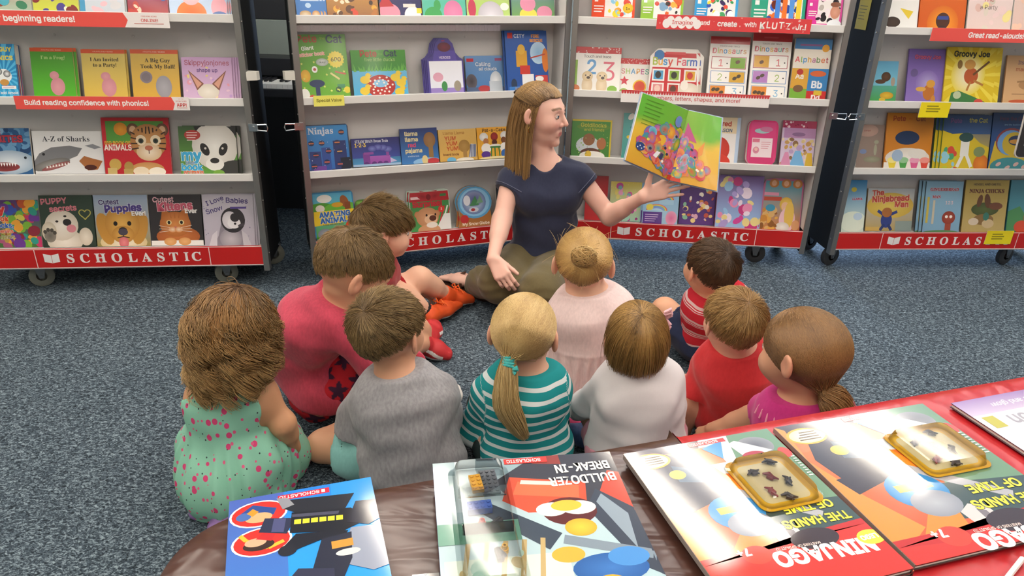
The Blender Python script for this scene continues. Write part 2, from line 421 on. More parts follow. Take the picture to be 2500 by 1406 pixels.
def cart(ci):
    c = thing('book_display_cart', CLABEL[ci], 'book cart', (CARTS[ci][0], CARTS[ci][1], 0), CARTS[ci][2], 'rolling book fair carts')
    W2 = CW/2; TOP = 1.45; BK = .118
    sc = MB(); sc.box(-W2, W2, BK, BK+.012, .10, TOP)
    for z in (1.0, .71, .425):
        for i in range(4): sc.lathe((-.4+i*.27, BK, z-.035), (0, -1, 0), [(0, .005), (.002, .005), (.003, .001)], 10)
    sc.build('back_panel', inner, c)
    for s in (-1, 1):
        p = MB(); p.box(min(s*W2, s*(W2+.008)), max(s*W2, s*(W2+.008)), .002, .30, .085, TOP)
        sd = p.build('side_panel', cart_black, c)
        e = MB(); e.box(min(s*(W2-.004), s*(W2+.0185)), max(s*(W2-.004), s*(W2+.0185)), -.006, .002, .08, TOP, bev=.001)
        e.box(min(s*(W2+.008), s*(W2+.0185)), max(s*(W2+.008), s*(W2+.0185)), .002, .03, .08, TOP)
        iv = MB(); iv.box(min(s*(W2-.003), s*W2), max(s*(W2-.003), s*W2), .002, BK, .19, TOP); iv.build('side_lining', inner, sd)
        rv = e
        for k in range(12): rv.lathe((s*(W2+.0185), .018, .15+k*.11), (s, 0, 0), [(0, .004), (.0015, .0035), (.002, .0005)], 8)
        e.build('edge_trim', alu, sd)
        if (ci, s) in ((0, 1), (1, -1)):
            h = MB(); h.prism([(0, 0), (.034, .012), (.040, .034), (0, .046)], 0, .03, M=Matrix.Translation((s*(W2+.0185), -.012, .83)) @ Matrix.Scale(s, 4, (1, 0, 0)))
            h.build('corner_block', mat('corner_block_plastic', 'd8d6cc', .4), sd)
        if (ci, s) in ((0, 1), (1, -1), (2, 1), (3, -1)):
            for z in ((.66,) if ci < 2 else (.70,)):
                l = MB(); l.box(-.004, .03, -.006, -.001, -.014, .014, bev=.001)
                l.tube([(.028, -.006, .010), (.062, -.01, .012), (.066, -.01, 0), (.062, -.01, -.012), (.028, -.006, -.010)], .0028, 6)
                l.cyl((.012, -.006, 0), (.012, -.012, 0), .006, n=10)
                for q in range(len(l.v)): l.v[q] = (s*(W2+.008+l.v[q][0]), -.004+l.v[q][1], z+l.v[q][2])
                l.build('latch', chrome, sd)
    for r, z in enumerate(ROWZ[:3]):
        sh = MB(); sh.box(-W2+.004, W2-.004, .0, .012, z-.028, z, bev=.002); sh.box(-W2+.004, W2-.004, .012, BK, z-.028, z-.016)
        sh.build('shelf', cart_white, c)
    dk = MB(); dk.box(-W2+.004, W2-.004, .004, BK, .10, .171); dk.box(-W2, W2, BK, .29, .09, .10); dk.box(-W2, W2, .285, .29, .10, TOP); dk.build('bottom_deck', cart_white, c)
    if ci == 1:  # bright strip added in place of the light reflected on the back panel
        ft = MB(); n = 60
        for i in range(n):
            x0 = -W2+.01+i*.0135; ft.box(x0, x0+.0135, BK-.008-.002*((i*7) % 3), BK-.0003, .988, 1.011+.0006*((i*5) % 3))
        ft.build('glare_strip', mat('panel_glare', 'f4f2f6', .3, .55, bump=.8, bscale=220), c)
    # red header along the bottom
    a = Art(.081/CW, 'c8201f'); H = a.H
    wl = 'f3dcd6'
    a.rect(0, 0, 100, .35, wl).rect(0, H-.3, 100, .3, wl)
    for x in (.15, 19.6, 80.4, 99.6): a.rect(x, 0, .3, H, wl)
    bx, by = 22.5, 2.3                                    # open book mark
    a.poly([(bx, by+.3), (bx+2.6, by-.3), (bx+2.6, by+2.9), (bx, by+3.5)], 'f4f1ee'); a.poly([(bx+2.75, by-.3), (bx+5.3, by+.3), (bx+5.3, by+3.5), (bx+2.75, by+2.9)], 'f4f1ee')
    word = 'SCHOLASTIC'; x0, x1 = 30.4, 78.2
    adv = [3.4, 4.0, 4.6, 4.6, 3.6, 4.4, 3.2, 4.0, 1.6, 4.0]; gap = (x1-x0-sum(adv))/9; x = x0
    for ch, wd in zip(word, adv):
        a.text(ch, x, 2.15, 6.17, 'f6efec', 'l', 'm', .012, sx=1.02, maxw=wd); x += wd+gap
    if ci == 3: pass
    mb = PB(); mb.box(-W2, W2, -.004, .003, .106, .187, 'c8201f')
    a.to(mb, Matrix(((1, 0, 0, -W2), (0, 0, -1, -.0042), (0, 1, 0, .106), (0, 0, 0, 1))), CW)
    mb.build('header_panel', PRINT, c, label='red header panel with white lettering and an open book mark')
    # casters
    for s in (-1, 1):
        for yy in (.055, .25):
            x = s*(W2-.175) if yy < .1 else s*(W2-.02)
            if ci == 1 and s == -1 and yy < .1: x = -W2+.04
            if ci == 3 and s == -1 and yy < .1: x = -W2+.03
            an = {0: .35, 1: 1.45, 2: -.2, 3: .3}[ci]; R3 = Matrix.Translation((x, yy+.02, 0)) @ Matrix.Rotation(an, 4, 'Z')
            f = MB(); f.box(-.03, .03, -.03, .03, .094, .099)
            for q in (-1, 1): f.prism([(-.022, .094), (.022, .094), (.008, .037), (-.008, .037)], q*.017-.0015, q*.017+.0015, M=Matrix(((1, 0, 0, 0), (0, 0, 1, 0), (0, 1, 0, 0), (0, 0, 0, 1))))
            f.cyl((0, -.021, .044), (0, .021, .044), .006, n=10)
            f.v = [tuple(R3 @ Vector(q)) for q in f.v]
            ca = f.build('caster', mat('caster_fork', '85888a', .35, .8), c)
            wmb = MB(); wmb.lathe((0, -.0135, .046), (0, 1, 0), [(0, .02), (0, .036), (.004, .0455), (.023, .0455), (.027, .036), (.027, .02), (.027, 0)], 26)
            wmb.v = [tuple(R3 @ Vector(q)) for q in wmb.v]
            wmb.build('wheel', grey_tyre if ci < 2 else rubber, ca, smooth=True)
    if ci == 3:
        st = Art(1.3, 'e8d33a'); st.lines(12, 100, 70, 5, 14, '8a7a1c', 3)
        mb = PB(); st.to(mb, CM[3].inverted() @ Matrix.Translation(CM[3] @ Vector((-W2-.0085, .21, 1.03))) @ CM[3].to_3x3().to_4x4() @ Matrix(((0, 0, -1, 0), (-1, 0, 0, 0), (0, 1, 0, 0), (0, 0, 0, 1))), .09)
        mb.build('sticker', PRINT, c, label='small yellow sticker on the black side')
    return c
cart_things = [cart(i) for i in range(4)]

def on_cart(ci, px, z, y=0.0):
    """distance along a cart at which the pixel column px meets the height z"""
    lo, hi = -1.2, 1.2
    for _ in range(40):
        m = (lo+hi)/2
        if proj(CM[ci] @ Vector((m, y, z)))[0] < px: lo = m
        else: hi = m
    return (lo+hi)/2
def fit_h(f, ytop):
    lo, hi = 0.02, 0.6
    for _ in range(30):
        m = (lo+hi)/2
        if proj(f(m))[1] > ytop: lo = m
        else: hi = m
    return (lo+hi)/2

# ------------------------------------------------------------------ signs hung on the shelf lips
def shelf_sign(ci, x0, x1, y0, y1, row, art, label, name='shelf_sign', cat='sign', yoff=-.008, tiltdeg=0):
    z = ROWZ[row]
    # top edge at y0, bottom at y1, plane just before the lip
    s0, s1 = on_cart(ci, x0, z, yoff), on_cart(ci, x1, z, yoff); sm = (s0+s1)/2
    def zz(py):
        lo, hi = z-.2, z+.2
        for _ in range(30):
            m = (lo+hi)/2
            if proj(CM[ci] @ Vector((sm, yoff, m)))[1] > py: lo = m
            else: hi = m
        return (lo+hi)/2
    zt, zb = zz(y0), zz(y1); W_ = s1-s0; a = art((zt-zb)/W_)
    mb = PB(); mb.box(0, W_, 0, .0012, 0, zt-zb, 'efeae6')
    a.to(mb, Matrix(((1, 0, 0, 0), (0, 0, -1, -.0002), (0, 1, 0, 0), (0, 0, 0, 1))), W_)
    o = mb.build(name, PRINT); o.matrix_world = CM[ci] @ Matrix.Translation((s0, yoff, zb)) @ Matrix.Rotation(math.radians(tiltdeg), 4, 'X')
    return tag(o, label, cat)
RED = 'ee5a52'
def sg_begin(q):
    a = Art(q, RED); H = a.H; a.rect(77, 0, 23, H, 'f7f1ee'); a.poly([(76.9, 0), (79, H/2), (76.9, H), (76, H), (76, 0)], RED).poly([(77, 0), (79, H/2), (77, H)], RED)
    a.text('For beginning readers!', 10, H*.3, H*.62, 'fffaf6', 'l', 's', .03, maxw=62)
    a.text('FIND MORE BOOKS', 90, H*.74, H*.13, 'd8706a', 'c', 's', .01).text('ONLINE!', 90, H*.4, H*.33, 'd8443e', 'c', 's', .01, maxw=17).lines(82, H*.25, 16, 1, 1, 'd8908a', H*.05); return a
shelf_sign(0, -84, 410, 28, 64.5, 0, sg_begin, 'long red shelf sign reading For beginning readers on the top shelf')
def sg_phon(q):
    a = Art(q, RED); H = a.H; a.rect(90, 0, 10, H, 'f7f1ee'); a.poly([(90, 0), (91.6, H/2), (90, H)], RED)
    a.text('Build reading confidence with phonics!', 5.5, H*.34, H*.56, 'fffaf6', 'l', 's', .03, maxw=80)
    a.text('GET THE', 95.5, H*.82, H*.1, 'd8706a', 'c', 's').text('BOOK FAIRS', 95.5, H*.64, H*.15, 'd8605a', 'c', 's', maxw=7.5).text('APP!', 95.5, H*.28, H*.38, 'd8443e', 'c', 's', .02, maxw=7).lines(92.5, H*.17, 6.5, 1, 1, 'd8908a', H*.04); return a
shelf_sign(0, 33, 460, 235.5, 268, 1, sg_phon, 'long red shelf sign reading Build reading confidence with phonics')
def sg_val(q):
    a = Art(q, 'f4ee78', 'efe96a'); a.text('Special Value', 50, a.H*.42, a.H*.42, '55551e', 'c', 's', .012, maxw=88); return a
shelf_sign(1, 765, 840, 233, 259, 1, sg_val, 'yellow tag reading Special Value under the sticker book', 'price_tag', 'tag')
def sg_imag(q):
    a = Art(q, 'e5484a'); H = a.H; a.blobs(3, 26, 1, 0, 99, H, ['f08e88', 'ea6a66', 'f4c4c0'], .3, .9)
    for i in range(9): a.ell(6.5+i*2.5, H*.5+(.9 if i % 2 else -.9), 2.6, H*.32, 'fffaf6')
    a.text('Imagine', 16.8, H*.36, H*.44, 'd8443e', 'c', 's', .01, maxw=20).text('and', 31.6, H*.40, H*.44, 'fffaf6', 'c', 's', .025, maxw=9)
    a.text('create', 46, H*.34, H*.54, 'fffaf6', 'c', 's', .03, maxw=18).text('with', 61.2, H*.36, H*.48, 'fffaf6', 'c', 's', .025, maxw=10)
    a.multi('KLUTZ', 67.3, H*.27, H*.66, ('fffaf6',), 20, .03, .05, H*.05).text('Jr.!', 93.6, H*.27, H*.58, 'fffaf6', 'c', 's', .03, maxw=9); return a
shelf_sign(2, 1604, 1981, 41, 77, 0, sg_imag, 'red shelf sign reading Imagine and create in bubbly white letters')
def sg_num(q):
    a = Art(q, 'fbf7f3'); H = a.H
    for i in range(56): a.ell(.9+i*1.78, H-1.4, .8, 1.1, 'd84a4c', None, 8)
    a.rect(0, H-.9, 100, .9, 'd84a4c')
    a.text('Numbers, letters, shapes, and more!', 50, H*.3, H*.5, 'd2504e', 'c', 's', .004, maxw=85); return a
shelf_sign(2, 1517, 1880, 226, 256, 1, sg_num, 'white shelf sign about letters and shapes, partly behind the held book')
def sg_read(q):
    a = Art(q, RED); a.text('Great read-alouds!', 25, a.H*.33, a.H*.6, 'fffaf6', 'l', 's', .03, maxw=64); return a
shelf_sign(3, 2277, 2640, 72, 104, 0, sg_read, 'red shelf sign starting Great read at the right edge')
def sg_yel(q):
    a = Art(q, 'f6e41e', 'efd91a'); H = a.H; a.text('IT WILL GET EVEN', 50, H*.66, H*.15, '8f8310', 'c', 's', maxw=66).text('BETTER INSIDE', 50, H*.47, H*.15, '8f8310', 'c', 's', maxw=72).text('THIS BOOK', 50, H*.28, H*.15, '8f8310', 'c', 's', maxw=50); return a
def sg_yel0(q):
    a = Art(q, 'f6e41e', 'efd91a'); H = a.H; a.lines(22, H*.7, 56, 3, H*.17, '9a8d12', H*.09, 3); return a
shelf_sign(3, 2250, 2323, 250, 287, 1, sg_yel0, 'bright yellow tag on the shelf lip below the purple book', 'price_tag', 'tag')
shelf_sign(3, 2410, 2475, 563.5, 596, 3, sg_yel0, 'bright yellow tag stuck over the end of the red header', 'price_tag', 'tag')
# dark rounded board that reaches in at the right edge
bd = PB(); pts = []
for cx, cy, a0 in ((.02, .02, 180), (.2, .02, 270), (.2, .28, 0), (.02, .28, 90)):
    for i in range(6): pts.append((cx+.02*math.cos(math.radians(a0+i*18)), cy+.02*math.sin(math.radians(a0+i*18))))
bd.prism(pts, 0, .006, 'c9c6c0'); bd.prism([(.11+(x-.11)*.965, .15+(y-.15)*.975) for x, y in pts], .006, .008, '2a2729')
aa = Art(1.36); aa.text('LEGO', 18, 75, 22, 'e8e6e2', 'l', 's', .03).lines(20, 52, 70, 2, 14, 'c8c6c2', 5)
aa.k = 0; aa.polys = []; aa.text('7', 17, 75, 24, 'ece9e4', 'l', 's', .03).text('A', 14, 44, 24, 'ece9e4', 'l', 's', .03).rect(12, 22, 16, 5, 'c8c6c2')
aa.to(bd, Matrix.Translation((0, 0, .0082)), .22)
o = bd.build('notice_board', MATTE); p0 = at(2472, 384, 2.9)
o.matrix_world = Matrix.Translation(p0) @ Matrix.Rotation(math.radians(4), 4, 'Z') @ Matrix.Rotation(math.radians(86), 4, 'X')
tag(o, 'dark rounded notice board with a pale rim, cut off by the right edge', 'notice board')
# ------------------------------------------------------------------ books facing out on the carts
PAGES = mat('page_edges', 'efece2', 0.7)
TILT = math.radians(15)
FLAT = Matrix(((1, 0, 0, 0), (0, 1, 0, 0), (0, 0, 1, 0), (0, 0, 0, 1)))
def round_outline(w, h, r, n=5):
    o = []
    for cx, cy, a0 in ((r, r, 180), (w-r, r, 270), (w-r, h-r, 0), (r, h-r, 90)):
        for i in range(n+1):
            a_ = math.radians(a0+90*i/n); o.append((cx+r*math.cos(a_), cy+r*math.sin(a_)))
    return o
def make_book(name, w, h, th, art, back='e8e4dc', m=None, outline=None, label=None):
    """book lying in its own x,y plane, front up (+z); origin at the middle of the bottom edge; page block as a part"""
    m = m or PRINT; b = PB(); t = min(.0016, th*.22); q = Matrix.Translation((-w/2, 0, 0))
    a = art(h/w)
    if outline:
        pts = [(x*w, y*h) for x, y in outline]
        b.prism(pts, th-t, th, back, M=q); b.prism(pts, 0, t, back, M=q)
    else:
        b.box(-w/2, w/2, 0, h, th-t, th, back); b.box(-w/2, w/2, 0, h, 0, t, back); b.box(-w/2, -w/2+t, 0, h, t, th-t, back)
    if outline:                                    # keep the print inside the outline
        keep = []
        xs = pts
        def inside(x, y):
            c = False
            for i in range(len(xs)):
                (x0, y0), (x1, y1) = xs[i-1], xs[i]
                if (y0 > y) != (y1 > y) and x < (x1-x0)*(y-y0)/(y1-y0)+x0: c = not c
            return c
        for k, P in a.polys:
            Q = []
            cxm, cym = w/2, h/2
            for x, y, c in P:
                X, Y = x*w/100, y*w/100; n = 0
                while not inside(X, Y) and n < 60: X += (cxm-X)*.02; Y += (cym-Y)*.02; n += 1
                Q.append((X*100/w, Y*100/w, c))
            keep.append((k, Q))
        a.polys = keep
    a.to(b, Matrix.Translation((-w/2, 0, th+2e-5)), w)
    o = b.build(name, m, label=label)
    p = MB()
    if outline: p.prism([(w*.5+(x-w*.5)*.975, h*.5+(y-h*.5)*.975) for x, y in pts], t, th-t, M=q)
    else: p.box(-w/2+t, w/2-.002, .002, h-.002, t, th-t)
    p.build('page_block', PAGES, o)
    return o
ORD = ['first', 'second', 'third', 'fourth', 'fifth']
def stand(o, ci, s, yb, zb, T=TILT):
    o.matrix_world = CM[ci] @ Matrix.Translation((s, yb, zb)) @ Matrix(((1, 0, 0, 0), (0, math.sin(T), -math.cos(T), 0), (0, math.cos(T), math.sin(T), 0), (0, 0, 0, 1)))
def book(ci, row, x0, x1, yt, art, label, short=None, th=.006, n=0, back='e8e4dc', name='picture_book', cat='book', outline=None, dx=.004, m=None, deep=None):
    z = ROWZ[row]; zb = z-.0152 if row < 3 else .1715
    yb = .045; T = TILT
    for _ in range(3):
        s0, s1 = on_cart(ci, x0, z, yb), on_cart(ci, x1, z, yb); sm = (s0+s1)/2
        h = fit_h(lambda hh: CM[ci] @ Vector((sm, yb-th+hh*math.sin(T), zb+hh*math.cos(T))), yt)
        T = TILT; room = .111-n*(th+.0011)/math.cos(T)
        yb = max(.022+th/math.cos(T), room-h*math.sin(T))
        T = max(.03, min(TILT, math.asin(max(0, min(1, (room-yb)/h)))))
    w = s1-s0-.0012; lim = CW/2-.006; sm = min(sm, lim-w/2-max(0, dx)*n); sm = max(sm, -lim+w/2-min(0, dx)*n)
    o = make_book(name, w, h, th, art, back, m, outline)
    stand(o, ci, sm, yb, zb, T); tag(o, label, cat)
    for k in range(n):
        c = copy_tree(o); d = (k+1)*(th+.001)
        stand(c, ci, sm+dx*(k+1), yb+d/math.cos(T), zb, T)
        tag(c, '%s copy tucked behind the %s' % (ORD[k], short or label), cat, 'copies behind '+(short or label)[:40])
    return o
# -- small drawings used on the covers
def dogface(a, cx, cy, r, fur, dark, ear, tongue=True):
    a.ell(cx-r*.85, cy-r*.15, r*.38, r*.85, ear, None, 16, .25).ell(cx+r*.85, cy-r*.15, r*.38, r*.85, ear, None, 16, -.25)
    a.ell(cx, cy+r*.1, r*.85, r*.95, fur, dark).ell(cx, cy-r*.45, r*.55, r*.45, fur, dark)
    a.ell(cx-r*.34, cy+r*.12, r*.1, r*.12, '1c1512').ell(cx+r*.34, cy+r*.12, r*.1, r*.12, '1c1512')
    if tongue: a.ell(cx, cy-r*.85, r*.24, r*.32, 'e58a8c', 'd06a70')
    a.ell(cx, cy-r*.22, r*.2, r*.15, '231d1d'); a.line([(cx, cy-r*.35), (cx, cy-r*.55)], r*.05, '3a2a20').line([(cx-r*.3, cy-r*.62), (cx, cy-r*.55), (cx+r*.3, cy-r*.62)], r*.05, '3a2a20')
def catface(a, cx, cy, r, fur, dark):
    a.poly([(cx-r*.95, cy+r*.1), (cx-r*.75, cy+r*1.15), (cx-r*.2, cy+r*.65)], dark).poly([(cx+r*.95, cy+r*.1), (cx+r*.75, cy+r*1.15), (cx+r*.2, cy+r*.65)], dark)
    a.ell(cx, cy, r, r*.85, fur, dark)
    for d in (-.3, 0, .3): a.line([(cx+d*r, cy+r*.75), (cx+d*r*.8, cy+r*.4)], r*.07, dark)
    for s in (-1, 1):
        a.ell(cx+s*r*.4, cy+r*.12, r*.17, r*.16, 'e8d59a').ell(cx+s*r*.4, cy+r*.12, r*.09, r*.12, '1a1410')
        a.ell(cx+s*r*.2, cy-r*.35, r*.26, r*.2, 'f2dcc0', fur)
        for q in (-.1, 0, .1): a.line([(cx+s*r*.35, cy-r*(.33+q)), (cx+s*r*1.05, cy-r*(.3+q*2.2))], r*.025, 'f4ead8')
    a.poly([(cx-r*.1, cy-r*.15), (cx+r*.1, cy-r*.15), (cx, cy-r*.28)], 'c9716a')
def flower(a, cx, cy, r, c, mid):
    for i in range(6): a.ell(cx+r*.6*math.cos(i*PI/3), cy+r*.6*math.sin(i*PI/3), r*.42, None, c, None, 10)
    a.ell(cx, cy, r*.35, None, mid, None, 10)
def grassy(a, y, c, seed=1):
    r = random.Random(seed); 
    for i in range(26): x = r.uniform(0, 100); a.poly([(x-2.2, 0), (x+2.2, 0), (x+r.uniform(-4, 4), y*r.uniform(.6, 1.2))], c)
def busy(seed, cols, bg, bg2=None, n=26, title=None, tc='ffffff', ty=.8, ts=18, face='s', out=None, tb=.02, r0=4, r1=11, band=None):
    def f(q):
        a = Art(q, bg, bg2); H = a.H
        a.blobs(seed, n, 5, H*.05, 95, H*(.7 if title else .95), cols, r0, r1)
        if band: a.rect(0, H*(ty-.06), 100, ts*1.35, band)
        if title:
            for i, t in enumerate(title.split('|')): a.text(t, 50, H*ty-i*ts*.95, ts, tc, 'c', face, tb, maxw=90, out=out)
        return a
    return f
# ---- cart furthest left, top row
book(0, 0, -55, 78, -95, busy(1, ['4aa0b0', 'd8c87a', '8a4030', 'e6e0d0', '3a7a5a'], '9fb8a4', 'b04030', 30), 'busy green and brown picture book, leftmost above the beginning readers sign', 'leftmost top book', n=1)
book(0, 0, 82, 194, -95, busy(2, ['4a3f8a', '7a2a2a', 'e8e0c8', 'b8c43a', '3c5a2c'], 'c8cc4a', '8a9a3a', 26), 'lime green picture book with purple shapes above the beginning readers sign', 'lime green top book', n=1)
def a_gr(q):
    a = Art(q, 'b9c2cc', 'd4dde4'); H = a.H; a.rect(0, 0, 12, H, '3f8fb8'); a.blobs(4, 14, 20, 4, 95, H*.8, ['e8b4be', 'd49aa8', 'c8c8cc', 'e4e4e4', '9aa4ac'], 6, 14); return a
book(0, 0, 196, 306, -90, a_gr, 'grey picture book with a blue spine and pink shapes, top row', 'grey and pink top book', n=1)
book(0, 0, 313, 412, -85, busy(5, ['d06a84', 'b83a34', 'e8c8b0', '4a5a9a'], 'a8322e', '2c3a78', 14), 'red and dark blue picture book on the leftmost top shelf', 'red and blue top book', n=1)
def a_or(q):
    a = Art(q, 'b8cdea', 'c4dcf0'); H = a.H; a.ell(38, H*.05, 26, H*.28, 'd8682a', 'e8803a').ell(38, H*.42, 16, 16, 'f0b4bc').ell(86, H*.2, 14, 18, 'ecaab8').ell(86, H*.0, 15, H*.12, '5a78b4'); return a
book(0, 0, 414, 556, -80, a_or, 'light blue picture book with an orange shape, right end of the leftmost top shelf', 'light blue top book', n=2, th=.004, dx=.006)
# ---- cart furthest left, second row
def a_box(q):
    a = Art(q, '2f9fd4', '1f7fc0'); H = a.H
    for i in range(18): t = i*2*PI/18; a.poly([(60, H*.42), (60+150*math.cos(t), H*.42+150*math.sin(t)), (60+150*math.cos(t+.16), H*.42+150*math.sin(t+.16))], '58bce6')
    a.text('GUY', 72, H*.86, 20, 'f0dc5a', 'c', 's', .04).text('PHONICS', 52, H*.7, 20, 'f0dc5a', 'c', 's', .04, maxw=80)
    a.ell(60, H*.4, 24, 22, 'eef2f2').ell(45, H*.48, 11, None, 'f8f8f8', '50555a').ell(70, H*.44, 11, None, 'f8f8f8', '50555a').ell(60, H*.28, 14, 10, 'c8944a')
    a.rect(50, H*.16, 44, 9, 'f4f4f4').lines(53, H*.21, 38, 2, 4, 'b05a70', 1.4).text('Tedd Arnold', 68, H*.06, 12, 'f4f4f4', 'c', 's', .02, maxw=60); return a
bx = book(0, 1, -22, 58, 113, a_box, 'blue boxed set of phonics books at the far left edge', th=.034, back='2a5f96', name='boxed_set', cat='boxed book set', deep=.06)
for i in range(6):
    sp_ = PB(); sp_.box(.052, .0535, .006, .115, .003+i*.0048, .0072+i*.0048, ['7a8fae', 'c8404a', '3a6fa6', 'd8d4c8', 'b8463e', '5a86b8'][i]); 
    w_ = max(v.co.x for v in bx.data.vertices); sp_.v = [(x-.052+w_, y, z) for x, y, z in sp_.v]; sp_.build('spine', PRINT, bx)
def eg(title, c0, c1, seed, medal=False, pig=True):
    def f(q):
        a = Art(q, c1, c0); H = a.H; a.rect(0, H-9, 100, 9, 'd8562a').text('A PLAYFUL EARLY READER', 50, H-6.4, 4.5, 'f4d8c0', 'c', 's', maxw=46)
        for i, t in enumerate(title.split('|')): a.text(t, 52 if not medal else 56, H-27-i*13, 15, '4a3f22' if c0 != '4f9a34' else 'b8d88a', 'c', 'm', .01, maxw=80)
        if medal: a.ell(30, H*.44, 13, None, '6e6470', '8a8088').ell(30, H*.44, 9, None, '7a7078')
        if seed: a.ell(58, H*.24, 17, 22, 'd99aa4', 'cf8a96').ell(52, H*.46, 11, 10, 'd99aa4', 'cf8a96') if pig else a.ell(66, H*.25, 17, 24, 'a8a6ae', '98969e')
        return a
    return f
book(0, 1, 84, 188, 118, eg("I'm a Frog!", '4f9a34', '57b52c', 1), 'small green early reader with an orange top band', 'small green early reader', n=1, back='d8c48a', dx=.009)
book(0, 1, 207, 314, 122, eg('I Am Invited|to a Party!', 'd6c06a', 'd9b84e', 1), 'yellow early reader with a pink shape and no medal', 'yellow early reader with the pink shape', n=1, back='cdb05a')
book(0, 1, 326, 442, 122, eg('A Big Guy|Took My Ball!', 'd9b85a', 'd8a93c', 1, True, False), 'yellow early reader with a round dark medal', 'yellow early reader with the medal', n=0, back='cda04a')
def a_ears(q):
    a = Art(q, 'd8b8d8', 'd0a8d4'); H = a.H; a.blobs(7, 20, 2, 2, 98, H*.95, ['e8d68a', 'e6a0b4', 'c8a0d8', 'e8c8dc', 'f0e0b0'], 2, 5)
    a.text('Skippyjonjones', 50, H*.82, 15, 'b4647c', 'c', 's', .012, maxw=88).text('shape up', 50, H*.66, 11, '6a4a8a', 'c', 's', .02)
    a.ell(50, H*.2, 22, 15, 'eee8dc', 'dcd4c4').poly([(12, H*.7), (42, H*.38), (28, H*.22)], '8a5a4a').poly([(88, H*.7), (58, H*.38), (72, H*.22)], '8a5a4a').poly([(16, H*.63), (38, H*.38), (29, H*.28)], 'd8a088').poly([(84, H*.63), (62, H*.38), (71, H*.28)], 'd8a088'); return a
book(0, 1, 448, 571, 141, a_ears, 'pale lilac picture book with two pointed ears, right end of its shelf', 'pale lilac book', n=3, th=.0035, back='cfa8c8', dx=.008)
# ---- cart furthest left, third row
def a_bites(q):
    a = Art(q, '27588a', '4a84b4'); H = a.H; a.blobs(9, 26, 0, H*.5, 100, H, ['6a9cc4', '2a5a8c', '8ab4d4', '1f4470'], 5, 14)
    a.ell(52, H*.26, 55, H*.26, 'dfe8ee', '9ab0c4').ell(38, H*.16, 34, H*.1, '6a2a2c', '8a3a3c'); 
    for i in range(9): a.poly([(12+i*6, H*.24), (17+i*6, H*.24), (14.5+i*6, H*.17)], 'fafafa')
    a.ell(86, H*.36, 3, 3, '15202c').text('BITES', 56, H*.7, 22, 'b83a4c', 'c', 's', .05, maxw=72, out='2a1420').text('shark', 22, H*.86, 15, 'b83a4c', 'c', 's', .04); return a
book(0, 2, -30, 83, 314, a_bites, 'blue picture book with a shark biting, far left of its shelf', th=.008)
def a_sharks(q):
    a = Art(q, 'dfe0e2', 'f0f0ee'); H = a.H; a.text('A-Z of Sharks', 48, H*.76, 14, '3c4048', 'c', 'm', 0.0, maxw=82)
    a.poly([(0, H*.3), (8, H*.48), (26, H*.62), (52, H*.66), (70, H*.6), (62, H*.42), (40, H*.28), (20, H*.18), (4, H*.06), (0, H*.1)], '7b7c80').ell(24, H*.22, 28, H*.12, '9a9894', '6e6c6a', 20, .25).ell(30, H*.18, 22, H*.06, 'b47a78', '8a4a4a', 18, .3)
    for i in range(8): a.poly([(16+i*4.4, H*(.13+i*.012)), (19+i*4.4, H*(.14+i*.012)), (17+i*4.4, H*(.2+i*.012))], 'f4f2ee')
    a.ell(14, H*.46, 2, 2, '18181c').poly([(74, H*.66), (86, H*.7), (98, H*.62), (88, H*.58)], '8d9096').poly([(64, H*.3), (72, H*.42), (84, H*.36), (98, H*.3), (90, H*.1), (76, H*.08)], 'a86a3a').ell(80, H*.15, 9, 4, '4a2018'); return a
book(0, 2, 87, 257, 321, a_sharks, 'wide white shark book with grey sharks on the cover', n=0)
def a_tiger(q):
    a = Art(q, 'b8202c', 'c82834'); H = a.H; a.rect(6, H*.44, 86, H*.5, '58983c').ell(28, H*.8, 10, None, 'e8a42c', 'd88a1c').text('ANIMALS', 22, H*.45, 13, 'f4ece0', 'c', 's', .03, maxw=40).rect(1, H*.36, 42, H*.2, 'c02430')
    a.text('BIG BOOK OF', 22, H*.53, 8, 'e8b43c', 'c', 's', .02, maxw=38).text('ANIMALS', 22, H*.43, 13, 'f4ece0', 'c', 's', .03, maxw=40)
    cx, cy = 68, H*.56
    for s in (-1, 1): a.ell(cx+s*22, cy+20, 9, 10, '9a6a40', '5a3a28').ell(cx+s*22, cy+20, 5, 6, 'd8b08a')
    a.ell(cx, cy+2, 27, 27, 'c8935a', 'b07840').ell(cx, cy-14, 19, 14, 'efe2cc', 'd4b48a').ell(cx-11, cy+4, 8, 8, 'e8d4b4').ell(cx+11, cy+4, 8, 8, 'e8d4b4')
    for s in (-1, 1):
        a.ell(cx+s*11, cy+3, 4, 4, '3a4438').ell(cx+s*11, cy+3, 2, 2.4, '101010')
        for i in range(4): a.line([(cx+s*(15+i*1.5), cy-8+i*7), (cx+s*26, cy-10+i*9)], 2, '3a2418')
        for i in range(3): a.line([(cx+s*(3+i*5), cy+14+i*2), (cx+s*(2+i*6), cy+25-i*2)], 2.1, '3a2418')
    a.ell(cx, cy-8, 6, 4, 'b86a50').line([(cx, cy-11), (cx, cy-17)], 1.2, '4a2a20').ell(cx-4, H*.1, 25, H*.12, 'd0a068', 'c08a50').ell(cx+10, H*.05, 13, 7, 'f2ead8').ell(cx-14, H*.06, 12, 7, 'e8d8bc')
    a.ell(16, H*.18, 9, 9, 'c0a050').ell(36, H*.14, 7, 8, 'a88a48').rect(4, 0, 14, H*.12, 'c8b070').rect(28, 0, 14, H*.1, 'b09858'); return a
book(0, 2, 259, 422, 289, a_tiger, 'large red animal book with a tiger cub on the cover', th=.012, back='9c1c26', m=PRINT)
